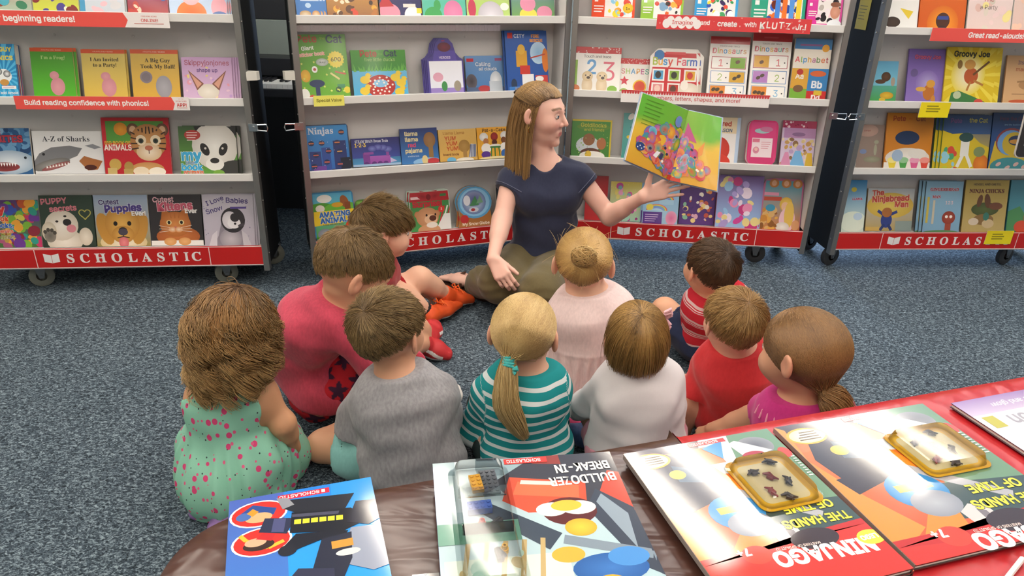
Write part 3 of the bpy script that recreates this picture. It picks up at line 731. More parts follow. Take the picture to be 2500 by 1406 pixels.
def a_panda(q):
    a = Art(q, '5f9a3e', '3c5a34'); H = a.H; cx, cy = 62, H*.5
    a.ell(cx-22, cy+44, 13, 13, '1e1e1e').ell(cx+32, cy+40, 14, 14, '1e1e1e').ell(cx, cy+8, 40, 42, 'f4f2ec', 'cfcbc2').ell(cx+34, H*.1, 30, H*.2, '3a3a38')
    for s in (-1, 1): a.ell(cx+s*16-2, cy+2, 7, 12, '262424', None, 16, -s*.45).ell(cx+s*15-2, cy+4, 2, 2, 'd8d4cc')
    a.ell(cx-2, cy-24, 16, 12, 'e8e6e0').ell(cx-2, cy-18, 8, 5, '2a2828').ell(cx+4, H*.03, 10, 6, '7cae44')
    a.text('my', 20, H*.3, 28, '3aa6d4', 'c', 's', .05, out='f4f4f0').text('little', 17, H*.215, 9, '3a7ab4', 'c', 's', .02, out='f4f4f0').text('book', 20, H*.09, 18, '3aa6d4', 'c', 's', .05, out='f4f4f0').text('animals', 22, H*.0+1, 11, 'd85a28', 'c', 's', .03, out='f4f4f0', maxw=38)
    a.ell(24, H*.82, 14, 9, 'b03a34').lines(14, H*.86, 20, 4, 4.4, 'f0d8d0', 1.5); return a
book(0, 2, 443, 583, 310, a_panda, 'green and black animal book with a panda face', 'panda book', n=1, dx=.012, back='2a3a28', th=.01)
# ---- cart furthest left, bottom row
def a_my(q):
    a = Art(q, '4a7a3c', '5a3a7a'); H = a.H; a.blobs(12, 60, 30, 0, 100, H, ['c85a2c', '3a5ab4', 'c83a6a', '7ab43c', 'e8a43c', '6a3a94', '2f9a8a', 'd8d05a', '8a2a3c'], 5, 12); a.blobs(13, 26, 0, 0, 40, H*.4, ['8a4a2c', 'b89a4c', '6a8a3c', 'a85a7c'], 4, 9)
    a.text('My', 18, H*.72, 26, 'd83a34', 'c', 's', .05, out='f4e4d0').text('book', 24, H*.56, 16, 'e05a2c', 'c', 's', .04, out='f4f0e0').text('rocks,', 30, H*.42, 15, '3a6ac4', 'c', 's', .04, out='f4f0e0').text('minerals', 26, H*.31, 12, 'd85a3a', 'c', 's', .03, out='f4f0e0', maxw=44).text('& gems', 30, H*.19, 12, '8a8a3c', 'c', 's', .03, out='f4f0e0'); return a
book(0, 3, -22, 104, 489, a_my, 'colourful book about rocks, far left of the bottom row')
def a_pupsec(q):
    a = Art(q, '2a3a30', '35483c'); H = a.H
    a.ell(42, H*.12, 34, H*.24, 'efe8dc', 'cfc6b4').ell(38, H*.42, 32, 30, 'f2ece0', 'd2c8b6', 22, .4).ell(14, H*.3, 14, 20, 'eae2d2', 'cabfa8').ell(15, H*.22, 11, 13, '6a645c', '8a8478')
    for x, y in ((6, .3), (12, .34), (19, .33), (24, .28)): a.ell(x, H*y, 3.4, 4, '4a463f')
    a.ell(49, H*.48, 8, 7, '2a2828').ell(56, H*.36, 9, 8, 'd88a94').ell(30, H*.5, 3, 2.2, '2a2422').ell(46, H*.6, 3, 2, '2a2422').ell(82, H*.2, 13, 18, 'e8e0d0', 'cfc4b0')
    a.text('PUPPY', 28, H*.84, 17, 'd8808c', 'c', 's', .035, .06, maxw=50).text('secrets', 44, H*.7, 17, 'd8808c', 'c', 's', .035, .06, maxw=66)
    P = [(84+11*(16*math.sin(t)**3)/16, H*.64+11*(13*math.cos(t)-5*math.cos(2*t)-2*math.cos(3*t)-math.cos(4*t))/16) for t in [i*2*PI/24 for i in range(25)]]; a.line(P, 2, 'b8b05a'); return a
book(0, 3, 106, 236, 478, a_pupsec, 'dark green square book with a white puppy lifting its paw', back='24332a', th=.007)
def a_puppies(q):
    a = Art(q, '9a8a4a', 'a9bed8'); H = a.H; a.ell(50, H*.08, 44, H*.2, 'f0e8d4', 'd8c490'); dogface(a, 50, H*.4, 38, 'e2b25a', 'b98438', 'c08c3c')
    a.ell(50, H*.28, 9, 7, '4a4452')
    a.text('Cutest', 28, H*.82, 14, '3a2f6a', 'c', 's', .03, .03, out='e8eaf4').text('Puppies', 54, H*.68, 21, '4a3a86', 'c', 's', .05, .05, maxw=76, out='e8eaf4').text('Ever!', 82, H*.6, 13, 'f4f2ec', 'c', 's', .04, out='4a4a6a', maxw=28); return a
book(0, 3, 238, 369, 477, a_puppies, 'blue square book with a golden puppy showing its tongue', th=.007)
def a_kit(q):
    a = Art(q, '2c2a2c', '333034'); H = a.H; a.ell(52, H*.18, 42, H*.2, 'c8763a', 'a85a28'); catface(a, 48, H*.42, 30, 'd88c4a', 'b0662c')
    a.rect(0, 0, 100, H*.1, 'f0eee8').ell(36, H*.08, 12, 8, 'e8b47a', 'd89a58').ell(64, H*.08, 12, 8, 'e8b47a', 'd89a58')
    a.text('Cutest', 28, H*.86, 15, 'e6b4bc', 'c', 's', .03, .03).text('Kittens', 50, H*.7, 24, 'c85a70', 'c', 's', .05, .05, maxw=78, out='f4e0e0').text('Ever', 80, H*.64, 13, 'f4f2ec', 'c', 's', .04, maxw=28); return a
book(0, 3, 371, 498, 476, a_kit, 'black square book with an orange kitten leaning on white', back='242224', th=.007)
def a_snow(q):
    a = Art(q, 'b4aebc', 'cdc8d4'); H = a.H; a.blobs(15, 30, 2, H*.1, 98, H*.95, ['8a86a0', 'a49eb4'], .8, 1.6)
    a.poly([(18, 0), (28, H*.2), (34, H*.42), (50, H*.5), (66, H*.42), (76, H*.25), (88, 0)], '8a8590').ell(52, H*.14, 22, H*.2, 'c4bfc6', '98929c').ell(58, H*.5, 24, 26, '2e2b30').ell(52, H*.5, 15, 18, 'eeebee', 'd6d2d8').ell(60, H*.44, 13, 11, 'f0eef0').ell(62, H*.55, 9, 9, '2e2b30').ell(62, H*.43, 2.4, 2.4, '1c1a1e').ell(74, H*.4, 7, 3, '4a464c', None, 14, .3)
    a.poly([(8, 0), (16, H*.22), (26, H*.3), (24, 0)], 'd4d0d8').poly([(92, 0), (84, H*.22), (74, H*.3), (76, 0)], 'c8c4cc')
    a.text('I Love', 26, H*.84, 14, '453a7a', 'c', 's', .015, .35, maxw=36).text('Snow', 24, H*.66, 15, '453a7a', 'c', 's', .015, .3, maxw=34).text('Babies', 68, H*.83, 16, '453a7a', 'c', 's', .015, -.05, maxw=50).rect(54, H*.72, 32, 4, '5a4a94'); return a
book(0, 3, 500, 624, 475, a_snow, 'grey square book with a penguin chick, right end of the bottom row', 'penguin chick book', n=2, th=.004, dx=.008, back='b8b2be')
# ---- angled cart, top row
def a_bath(q):
    a = Art(q, '3f74b8', '4f8ac8'); H = a.H; a.ell(36, H*.1, 24, 14, 'd8c8a8', 'b89060').ell(80, H*.1, 16, 14, 'e8c8a0', 'c08a50').ell(50, H*.3, 12, 10, 'b8d4ec').rect(20, H*.4, 76, 12, 'c4d8ec'); return a
book(1, 0, 724, 784, -60, a_bath, 'blue picture book at the left end of the angled cart top shelf', 'blue top-left book', n=3, th=.004, dx=.012, back='e4e0d6')
book(1, 0, 799, 925, -75, busy(21, ['d8a03c', '5a3a24', 'c84a34', 'e8d8b8', '3a2a1e', 'a86a34'], '8a5a34', 'd8a44a', 40, r0=3, r1=8), 'brown and orange shop scene picture book on the angled cart top shelf', back='2a2420')
def a_hat(q):
    a = Art(q, '2f2f5c', '2a2c58'); H = a.H; a.blobs(22, 12, 40, 0, 100, H, ['4a4a84', '3a3c70'], 2, 5); a.ell(22, H*.1, 26, 22, 'd8889c').poly([(-4, H*.22), (34, H*.24), (14, H*.5)], 'b02c34').ell(78, H*.06, 20, 20, 'ece8e4').rect(56, H*.22, 30, 8, 'd8d0c8').rect(88, H*.1, 12, 12, 'd8c83c'); return a
book(1, 0, 928, 1030, -75, a_hat, 'dark navy picture book with a red pointed hat, top shelf')
def a_grn(q):
    a = Art(q, '58b49c', '5ab8a0'); H = a.H; a.ell(24, H*.06, 20, 18, '3f9a54').ell(34, H*.26, 8, 12, '3f9a54').ell(70, H*.12, 22, 26, 'd884a8', 'cc749c'); return a
book(1, 0, 1032, 1138, -75, a_grn, 'teal picture book with green and pink shapes, top shelf')
def a_gry(q):
    a = Art(q, 'a8c46a', 'b0cc70'); H = a.H; a.ell(55, H*.05, 30, H*.3, 'd4d0d8', 'b4b0b8').ell(12, H*.2, 9, 20, 'b83a54').ell(88, H*.24, 10, 8, 'e0e4d8'); return a
book(1, 0, 1140, 1245, -75, a_gry, 'light green picture book with a grey shape, top shelf')
def a_pnk(q):
    a = Art(q, '6a9a4c', '5272a8'); H = a.H; a.ell(38, H*.08, 20, 14, 'e0d04c').ell(38, H*.3, 18, 16, 'd888a4').ell(76, H*.12, 18, 14, 'd888a4'); return a
book(1, 0, 1249, 1354, -75, a_pnk, 'blue picture book with pink shapes, right end of the angled cart top shelf', back='4a6a9c')
# ---- angled cart, second row
def a_stick(q):
    a = Art(q, '6cae2e', '5a9a2c'); H = a.H; r = random.Random(5)
    a.text('Pete', 20, H*.88, 23, 'b8502c', 'c', 's', .02, maxw=40).text('the', 52, H*.92, 8, '9ac43c', 'c', 's', .01).text('Cat', 76, H*.87, 24, '223050', 'c', 's', .02, maxw=36)
    a.text('Giant', 20, H*.76, 12, 'e8eedc', 'c', 's', .03, .1, out='5a7a4c').text('sticker book', 28, H*.67, 11, 'e8a08c', 'c', 's', .03, .08, maxw=52, out='f0ece0')
    a.star(76, H*.61, 18, 'e8d43c', 16, .86).text('600', 76, H*.58, 13, '5a5020', 'c', 's', .02)
    a.ell(47, H*.57, 13, 8, 'e4e8e0', '9aa89a').text('okay!', 47, H*.555, 6.5, '4a5a4a', 'c', 's', .02).ell(30, H*.46, 6, 7, 'f0f0ea').ell(30, H*.46, 3, None, 'b84a4a').ell(10, H*.36, 10, 13, 'e8c23c', 'd8a02c').rect(28, H*.02, 9, H*.22, '26365c').ell(32, H*.24, 16, 8, '26365c')
    a.rect(74, H*.16, 16, 8, '3f8a5c').ell(76, H*.14, 6, None, '2f5a3c').ell(94, H*.13, 7, None, 'e0cc3a').line([(62, H*.4), (80, H*.3)], 4, 'e0d48a').line([(72, H*.42), (94, H*.38)], 3, 'c85a4a').ell(5, H*.06, 10, 14, 'f4f2ea').ell(20, H*.02, 7, 6, 'd84a3a')
    for i in range(14): x, y = r.uniform(4, 96), r.uniform(H*.05, H*.62); a.star(x, y, 3, 'd8e070')
    return a
book(1, 1, 739, 856, 85, a_stick, 'tall lime green sticker book with a yellow 600 burst', back='4a7a24', th=.007)
def a_duck(q):
    a = Art(q, '4aaede', '7cc8ea'); H = a.H; a.rect(0, H*.56, 100, H*.44, '3f8f34', '4a9a30'); r = random.Random(4)
    for i in range(30): x = r.uniform(0, 100); a.poly([(x-2, H*.54), (x+2, H*.54), (x+r.uniform(-5, 5), H*r.uniform(.62, .74))], '6ab848')
    a.ell(50, H*.22, 27, 20, 'c8342c', 'b02824').ell(50, H*.28, 13, 7, '8ac4e8')
    for i in range(26): t = i*2.4; q_ = 8+i*.62; a.ell(50+q_*math.cos(t)*1.05, H*.22+q_*math.sin(t)*.75, 2, 1.8, 'f4ece4', None, 8)
    for x, y in ((22, .36), (20, .12), (78, .4), (88, .28), (84, .08)): a.ell(x, H*y, 9, 7, 'e8c838').ell(x+6, H*y+7, 5, 5, 'e8c838').poly([(x+10, H*y+7), (x+15, H*y+9), (x+10, H*y+5)], 'd8702a')
    a.text('Pete', 32, H*.86, 17, 'b8402c', 'c', 's', .02).text('the', 54, H*.89, 6, '7ac04c', 'c', 's').text('Cat', 72, H*.86, 17, '223050', 'c', 's', .02).text('five little ducks', 52, H*.76, 9, 'a8d07a', 'c', 's', .01, maxw=60); return a
book(1, 1, 864, 997, 123, a_duck, 'green and blue picture book with yellow ducks and a red swim ring', back='3a8a3a')
def a_purp(q):
    a = Art(q, '54469a', '5a4aa4'); H = a.H; a.rect(6, H*.04, 90, H*.56, 'dfe2ee', 'f0f0f6').rect(6, H*.03, 90, H*.1, '9a84c8').ell(28, H*.32, 14, 12, 'd8a0b4').ell(44, H*.16, 8, 13, '3f8a4c').ell(80, H*.16, 10, 14, '9a9080').ell(50, H*.84, 18, 12, '7a2a3c', '5a2030').text('HEROES', 50, H*.64, 9, 'd8c8e8', 'c', 's', .03, maxw=50).text('cool', 48, H*.94, 5, 'c83a4a', 'c', 's', .03); return a
hand_o = [(0, 0), (1, 0), (1, .62), (.9, .66), (.8, .74), (.74, .9), (.62, .99), (.38, .99), (.26, .9), (.2, .74), (.1, .66), (0, .62)]
book(1, 1, 1047, 1136, 93, a_purp, 'purple book shaped like a bag with a handle', 'purple handle-shaped book', n=3, th=.005, outline=hand_o, back='4a3f8c', dx=-.0055)
def a_owl(q):
    a = Art(q, '4a7ab0', '7aa0d0'); H = a.H; a.rect(4, H*.84, 18, 8, 'c83c44').rect(78, H*.86, 18, 6, 'a85a7c').text('Calling', 46, H*.72, 14, 'e4ecf4', 'c', 's', .02, maxw=60, out='3a4a6a').text('all clouds', 58, H*.6, 12, 'e4ecf4', 'c', 's', .02, maxw=60, out='3a4a6a')
    a.ell(14, H*.3, 14, 18, '4a4448', '6a646a').ell(78, H*.3, 16, 24, 'f0f2f4', 'c4ccd4').rect(0, 0, 100, H*.14, '5a6a8a').ell(46, H*.1, 16, 8, 'b84a4c').rect(60, 0, 34, H*.3, 'c4ccd4'); return a
book(1, 1, 1138, 1231, 138, a_owl, 'blue shiny cased book between the purple bag book and the tall blue box', th=.012, back='2c3a54', m=GLOSSY)
def a_city(q):
    a = Art(q, '24509a', '2a5cac'); H = a.H; a.rect(6, H*.88, 12, 12, 'd0342c').text('CITY', 34, H*.89, 12, 'e4ecf4', 'c', 's', .02).text('FIRE', 72, H*.89, 10, 'e89a34', 'c', 's', .05).text('RESCUE', 74, H*.82, 9, 'e89a34', 'c', 's', .05, maxw=36)
    a.ell(78, H*.64, 20, 24, '8ab8dc', 'b8d4ea').rect(24, H*.42, 26, H*.26, 'd8a030').ell(37, H*.7, 9, 11, 'e0b03c').rect(32, H*.3, 24, H*.14, 'c8382c').rect(36, 0, 28, H*.3, 'e8eaec').ell(16, H*.14, 7, 12, '2a3a54').rect(4, 0, 26, H*.1, '3a7ac0').rect(68, H*.14, 30, 18, 'c84038').ell(78, H*.22, 10, 6, 'ece8e0').ell(94, H*.52, 8, 26, 'd87a2c').rect(70, 0, 30, H*.1, '2a3444').line([(58, H*.56), (94, H*.62)], 3, 'b84a3c'); return a
book(1, 1, 1238, 1339, 77, a_city, 'tall blue activity book box with a yellow and red figure', 'tall blue activity box', th=.012, n=1, back='24457c', name='activity_box', cat='activity book box', dx=-.006)
# ---- angled cart, third row
def a_ninj(q):
    a = Art(q, '2a5ea8', '2f8acc'); H = a.H; a.text('Ninjas', 36, H*.8, 26, 'cfd8e4', 'c', 'm', .012, maxw=62); r = random.Random(8)
    for x, y, w_, h_, c in ((6, 0, 26, .42, '2a3a7c'), (34, 0, 20, .5, '2c4a94'), (62, 0, 30, .64, '22306a'), (12, 0, 30, .1, '6a3a94'), (76, 0, 24, .26, '14182c')): a.rect(x, 0, w_, H*h_, c)
    for x, y in ((84, .82), (12, .6), (36, .6), (20, .34), (50, .42), (72, .6), (76, .4), (44, .18), (14, .1), (74, .12)): a.ell(x, H*y, 7, 6, '1e2a50').rect(x-6, H*y-1.5, 12, 3, ['c8744a', 'd8a05a', 'b85a4c'][int(x) % 3])
    for i in range(20): a.ell(r.uniform(2, 98), r.uniform(0, H*.95), .8, None, 'c8d4ec', None, 6)
    return a
book(1, 2, 751, 856, 306, a_ninj, 'tall blue board book with night houses at the left end of the shelf', th=.012, back='1c2c50', outline=[(x/100, y/100) for x, y in round_outline(100, 100, 6, 3)])
def a_train(q):
    a = Art(q, '4a94c4', '2a2a6a'); H = a.H; a.rect(0, H*.3, 100, H*.7, '3a4a9a', '2a2868').rect(0, H*.3, 1, 1, '3a4a9a')
    a.text('STEAM TRAIN Dream Train', 42, H*.84, 10.5, 'e8ecf4', 'c', 'm', .0, maxw=68).text('1\u00b72\u00b73', 18, H*.7, 11, 'e4c45a', 'c', 's', .03)
    a.rect(22, H*.06, 14, H*.42, '7a3a8c').rect(24, H*.42, 20, H*.08, '8c4a9a').rect(36, H*.06, 42, H*.3, '94489e', 'a45ab0').rect(70, H*.34, 6, H*.16, '8c4a9a')
    for x in (28, 44, 56, 68): a.ell(x, H*.06, 6, 6, '5a2a74')
    for x, y in ((74, .58), (64, .64), (54, .66), (42, .62)): a.ell(x, H*y, 9, 6, '7a84c4', '4a4a9a')
    a.poly([(78, H*.1), (78, H*.28), (92, H*.14)], 'c4b8dc').rect(0, 0, 100, H*.08, 'a0bcd8'); return a
book(1, 2, 861, 979, 338, a_train, 'wide dark blue board book with a purple steam train', th=.01, back='23285a')
def a_lred(q):
    a = Art(q, '3a78b8', '22306a'); H = a.H
    for i, (t, c) in enumerate((('llama', 'e8d8a0'), ('llama', 'e8d8a0'), ('red', 'd84a70'), ('pajama', 'e8d8a0'))): a.text(t, 30 if t != 'pajama' else 34, H*(.8-i*.16), 16, c, 'c', 's', .03, maxw=44)
    a.text('a bedtime book', 32, H*.2, 6, 'c4d4e8', 'c', 's', .01, maxw=30).ell(78, H*.66, 16, H*.22, '9a7248', '8a6238').rect(74, H*.1, 12, H*.5, '94703f').ell(70, H*.04, 40, H*.12, '8ab8e0').ell(84, H*.06, 18, H*.08, 'c03a40').ell(62, H*.1, 8, 12, 'd8c48a'); return a
book(1, 2, 980, 1071, 315, a_lred, 'deep blue board book with a brown long-necked animal', th=.012, back='1e2c5c')
def a_lyum(q):
    a = Art(q, 'd2a552', 'd8b062'); H = a.H; a.text('Llama Llama', 40, H*.84, 11, 'b07a34', 'c', 's', .02, maxw=62)
    for i, t in enumerate(('YUM', 'YUM', 'YUM!')): a.text(t, 30+i*3, H*(.66-i*.16), 15, 'c0562c', 'c', 's', .03)
    a.text('board book', 30, H*.18, 9, '7a4a24', 'c', 's', .02, maxw=44).ell(66, H*.46, 15, H*.2, 'b08a4c', 'a07a3c').rect(62, H*.1, 10, H*.24, 'a8824a').poly([(76, H*.1), (96, H*.1), (98, H*.5), (84, H*.52)], 'e0e4ea')
    for i in range(5): a.line([(79+i*4, H*.1), (83+i*3.4, H*.5)], 2.2, '33456e')
    a.ell(30, H*.04, 12, 7, '6ab0d4').ell(66, H*.02, 24, 6, 'e8e0d0'); return a
book(1, 2, 1073, 1165, 317, a_lyum, 'tan board book with a brown animal at a striped chair', th=.012, back='b88a3c')
def a_pat(q):
    a = Art(q, 'e0aa34', 'e8a838'); H = a.H; a.text('Pat-a-Cake', 52, H*.86, 14, '6a4a1e', 'c', 's', .03, maxw=70)
    for i in range(12): a.rect(i*8.4, 0, 1, H*.84, 'd8982c')
    a.ell(20, H*.7, 13, 12, 'f2f0ea', 'd8d6d0').ell(84, H*.72, 13, 12, 'f2f0ea', 'd8d6d0').ell(26, H*.56, 8, 9, 'b87a4c').ell(80, H*.58, 8, 9, '7a4a2c').ell(26, H*.34, 15, H*.16, 'f0ece4').ell(82, H*.34, 14, H*.16, 'f0ece4').ell(52, H*.7, 11, 12, 'a8342c', '8a2820').ell(52, H*.52, 8, 8, '5a2a1e')
    a.ell(54, H*.4, 18, 6, 'e8e4d8').rect(38, H*.34, 32, 5, '3f7a3c')
    for x in (42, 52, 64): a.line([(x, H*.34), (x+(x-53)*.2, H*.06)], 3.4, '3f7a3c')
    a.ell(24, H*.14, 14, 10, '5a3a8c').ell(84, H*.14, 14, 14, '3a6ab0').ell(52, H*.02, 48, 5, 'e8d8a0'); return a
book(1, 2, 1166, 1246, 312, a_pat, 'golden board book with two bakers in white hats', th=.012, back='c08a28')
book(1, 2, 1249, 1300, 302, busy(31, ['4a9ab4', '2a6a8a', '8ac4d0', 'd8e0e0'], '5aa4b8', '8ac0cc', 14), 'light blue book mostly hidden behind the hair of the reader', th=.01)
# ---- angled cart, bottom row
def a_amaz(q):
    a = Art(q, '5aae34', '5ab4dc'); H = a.H; a.ell(20, H*.6, 40, H*.18, '4f9a30').ell(70, H*.62, 44, H*.16, '6ab83c').ell(30, H*.86, 18, 10, 'ecebe4').ell(78, H*.78, 10, 16, '9a5a2c', None, 16, .3).rect(78, H*.55, 14, H*.22, '8a4c24').ell(60, H*.72, 14, 6, 'd8a42c').ell(18, H*.66, 11, 9, 'e8e0d4')
    a.poly([(0, H*.3), (96, H*.36), (100, H*.62), (2, H*.6)], 'efcf2c').text('AMAZING', 52, H*.48, 19, '2f6ab4', 'c', 's', .05, .02, maxw=74, out='d8ecf8').text('ANIMALS', 54, H*.355, 19, '2f6ab4', 'c', 's', .05, .02, maxw=76, out='d8ecf8').text('A SEEK AND SPOT BOOK', 46, H*.3, 6, '7a6a1e', 'c', 's', .02, maxw=50)
    a.ell(24, H*.12, 18, 14, '9aa4b0', '7c8894').ell(60, H*.12, 18, 16, 'b4aa98', '9a9080').ell(88, H*.22, 14, 18, 'e0582c', 'c8441e').ell(14, H*.02, 22, 6, '3f8a2c'); return a
ro = [(x/100, y/100) for x, y in round_outline(100, 100, 7, 3)]
book(1, 3, 770, 870, 470, a_amaz, 'bright animal board book with a yellow title band', th=.014, outline=ro, back='2f86b8')
book(1, 3, 874, 979, 487, busy(33, ['6aa83c', '8ac04c', 'a8d06a'], '6aa23a', '78b044', 16), 'lime green rounded book behind the brown-haired boy in back', 'lime green rounded book', th=.008, n=1, outline=ro, back='5a8a34')
def a_bear(q):
    a = Art(q, '4a9a54', '3f8a4c'); H = a.H
    for i in range(7): a.line([(66+i*8, H*.02), (66+i*8+20, H*.6)], 3.5, 'e8ece4' if i % 2 else 'b83034')
    a.poly([(60, 0), (100, 0), (100, H*.4), (84, H*.4)], 'ecece8').rect(0, H*.74, 100, H*.26, 'b02830').rect(4, H*.8, 26, 6, 'e8c8c8').rect(72, H*.84, 20, 6, '3f7a44')
    a.ell(34, H*.86, 14, 8, '8a1c24', 'b02830', 16, -.3).ell(64, H*.86, 14, 8, '8a1c24', 'b02830', 16, .3).ell(48, H*.84, 6, 7, '7a141c')
    a.text('Surprise!', 44, H*.61, 20, 'c03038', 'c', 's', .04, maxw=76, out='9a2028').ell(78, H*.52, 8, None, 'd83a34').text('2', 78, H*.5, 8, 'f4e8e0', 'c', 's', .03)
    for s in (-1, 1): a.ell(42+s*24, H*.42, 8, 8, 'cf9468', 'b87a50')
    a.ell(42, H*.34, 28, 24, 'd8a27a', 'c08a60').ell(50, H*.28, 16, 12, 'e8c09a').ell(55, H*.31, 9, 7, '5a3020').ell(40, H*.39, 2.5, 3, '201510').ell(62, H*.4, 2.2, 3, '201510').ell(44, H*.02, 28, H*.14, 'd09a70').ell(52, H*.14, 14, 7, 'f0e8dc'); return a
bear_o = [(0, 0), (1, 0), (1, .9), (.97, 1), (.75, 1), (.7, .97), (.5, 1), (.3, .97), (.25, 1), (.03, 1), (0, .9)]
book(1, 3, 1003, 1101, 467, a_bear, 'red and green board book with a brown bear and a bow', 'bear and bow book', th=.013, n=1, outline=bear_o, back='b8c8bc', dx=-.007)
def a_globe(q):
    a = Art(q, 'a8703c', '9a6430'); H = a.H; cy = H*.6; a.ell(50, cy, 50, H*.4, '7ab8dc', '5a9cc8').ell(50, cy, 43, H*.35, 'b4d8ec', '8ac0e0').ell(48, cy, 34, H*.3, 'c8d8e8', '6a80b0').ell(48, cy+8, 26, H*.18, '5a5a94', '8a94b8').poly([(34, cy-10), (62, cy-8), (52, cy+18)], '4f8a5c').poly([(54, cy-4), (74, cy-2), (66, cy+18)], '7aa884').ell(28, cy+6, 10, 14, 'e4e4ea').ell(46, cy-20, 14, 7, 'ccd4de').ell(44, cy-20, 6, 4, 'a83a3c').ell(18, H*.2, 12, 12, 'b83434')
    a.text('My Snow Globe', 50, H*.04, 12, 'f4e8d4', 'c', 's', .02, maxw=80); return a
gl_o = [(.0, 0), (1, 0), (.94, .2)]+[(.5+.5*math.cos(math.radians(t)), .6+.4*math.sin(math.radians(t))) for t in range(-35, 216, 14)]+[(.06, .2)]
book(1, 3, 1118, 1203, 456, a_globe, 'snow globe shaped board book with a blue ring', 'snow globe book', th=.014, n=1, outline=gl_o, back='8a7a6a', dx=-.008)
book(1, 3, 1214, 1290, 449, lambda q: busy(36, ['c8ccd0', 'e8dcc0', 'd8b43c'], 'd8d4cc', '20242c', 10)(q).rect(0, 60, 100, 90, '22262e'), 'black and cream book hidden behind the arm of the reader', th=.01)
# ---- cart behind the open book: top row of craft kits
def kit(bg, bg2, seed, cols, extra=None):
    def f(q):
        a = Art(q, bg, bg2); H = a.H; a.rect(30, H*.06, 64, H*.62, 'e8e4e0'); a.blobs(seed, 26, 32, H*.1, 92, H*.62, cols, 3, 9); a.lines(5, H*.3, 24, 3, 6, 'f4e8e4', 2.4); a.rect(6, H*.42, 8, 8, 'f0ece8')
        if extra: extra(a, H)
        return a
    return f
def wr(s): return lambda q: s
for i, (x0, x1, bg, bg2, cols, lab, ex) in enumerate([
    (1443, 1548, 'dc4a2a', 'e05a34', ['e8d03a', 'd84a3a', 'f0f0ec', '8ac4e0', 'f0a040'], 'orange craft kit box at the left end of its top shelf', lambda a, H: a.ell(84, H*.28, 12, 11, 'e8c83a', 'd8b02a').text('1+', 84, H*.24, 9, '4a3a14', 'c', 's', .03)),
    (1562, 1665, '8ab83c', '9ac44a', ['3a3430', 'd8602c', 'e8b04a', 'e0dcd4', 'c83a2c', '7aa0c0'], 'lime green craft kit box, second on its top shelf', None),
    (1692, 1797, '2f94d0', '3aa4dc', ['e8503c', '3a5ab0', 'f0f0f0', 'e8d84a', '3a9a5a', '3a2a5a'], 'sky blue craft kit box above the red imagine sign', None),
    (1829, 1960, '2f9a7c', '34a484', ['3a6ad0', 'e0702c', 'e8cc3a', '6a2c1c', 'f0f0ec', '2a4a9a'], 'green craft kit box with fat crayons above the red imagine sign', lambda a, H: [a.rect(44+i*13, H*.02, 9, H*.7, c) for i, c in enumerate(('4a84d4', 'e2742e', '5a94dc', 'e8c83a'))]),
    (1988, 2074, 'd23a94', 'd84aa0', ['e8e0e4', 'f0c8d8', '2a2428', 'b8b0a8'], 'magenta craft kit box at the right end of its top shelf', lambda a, H: a.ell(80, H*.3, 14, 18, 'd8a088', 'c88a70').ell(80, H*.06, 20, 12, 'e8ecf0').ell(80, H*.46, 15, 7, '8a5a44'))]):
    book(2, 0, x0, x1, -50, kit(bg, bg2, 50+i, cols, ex), lab, th=.02, back=bg, name='craft_kit_box', cat='craft kit', m=GLOSSY)
# second row
def dots(a, y, h, c, seed):
    a.rect(0, y, 100, h, c); r = random.Random(seed)
    for i in range(40): a.star(r.uniform(1, 99), y+r.uniform(1, h-1), 1.8, 'f0d8d4')
def a_123(q):
    a = Art(q, 'f2efe8'); H = a.H; dots(a, H*.86, H*.14, 'c8383c', 2); a.rect(30, H*.87, 36, H*.1, 'c8383c').text('Touch and trace', 48, H*.76, 9, '6a6a6a', 'c', 's', .01, maxw=62)
    a.text('2', 36, H*.4, 46, '4a94cc', 'c', 's', .02).text('3', 74, H*.26, 62, 'd8687c', 'c', 's', .0).rect(0, H*.1, 5, H*.6, '8ab43c')
    for x in (28, 60): a.ell(x, H*.14, 12, H*.2, 'ead8b8', 'd8c09a').ell(x, H*.34, 12, 11, 'e8d4b0', 'd4ba8c').ell(x+2, H*.31, 4, 3, '3a2a22').ell(x-4, H*.36, 1.6, 1.6, '2a201c').ell(x+6, H*.36, 1.6, 1.6, '2a201c')
    a.ell(84, H*.06, 11, 8, '7ab02c').ell(2, H*.06, 10, 8, 'd8742c'); return a
book(2, 1, 1397, 1507, 117, a_123, 'white number board book with two cream puppies', th=.012, back='e0d8cc')
def a_shapes(q):
    a = Art(q, 'f2efe8'); H = a.H; dots(a, H*.84, H*.16, 'c8383c', 3); a.multi('SHAPES', 7, H*.55, 24, ('d8888c', 'a8c46a', '6aa4d0', 'e0a45a', 'b85a8c', '6ab0a0'), 86)
    a.star(18, H*.34, 15, 'd0384a').ell(66, H*.18, 21, 21, 'e8c03c').ell(66, H*.18, 17, 17, 'c8402c', 'd85030').ell(18, H*.02, 14, 10, '8ab43c').rect(94, H*.3, 6, 14, '3a5aa0'); return a
book(2, 1, 1508, 1587, 145, a_shapes, 'white shapes board book with a red star', th=.012, back='e0d8cc')
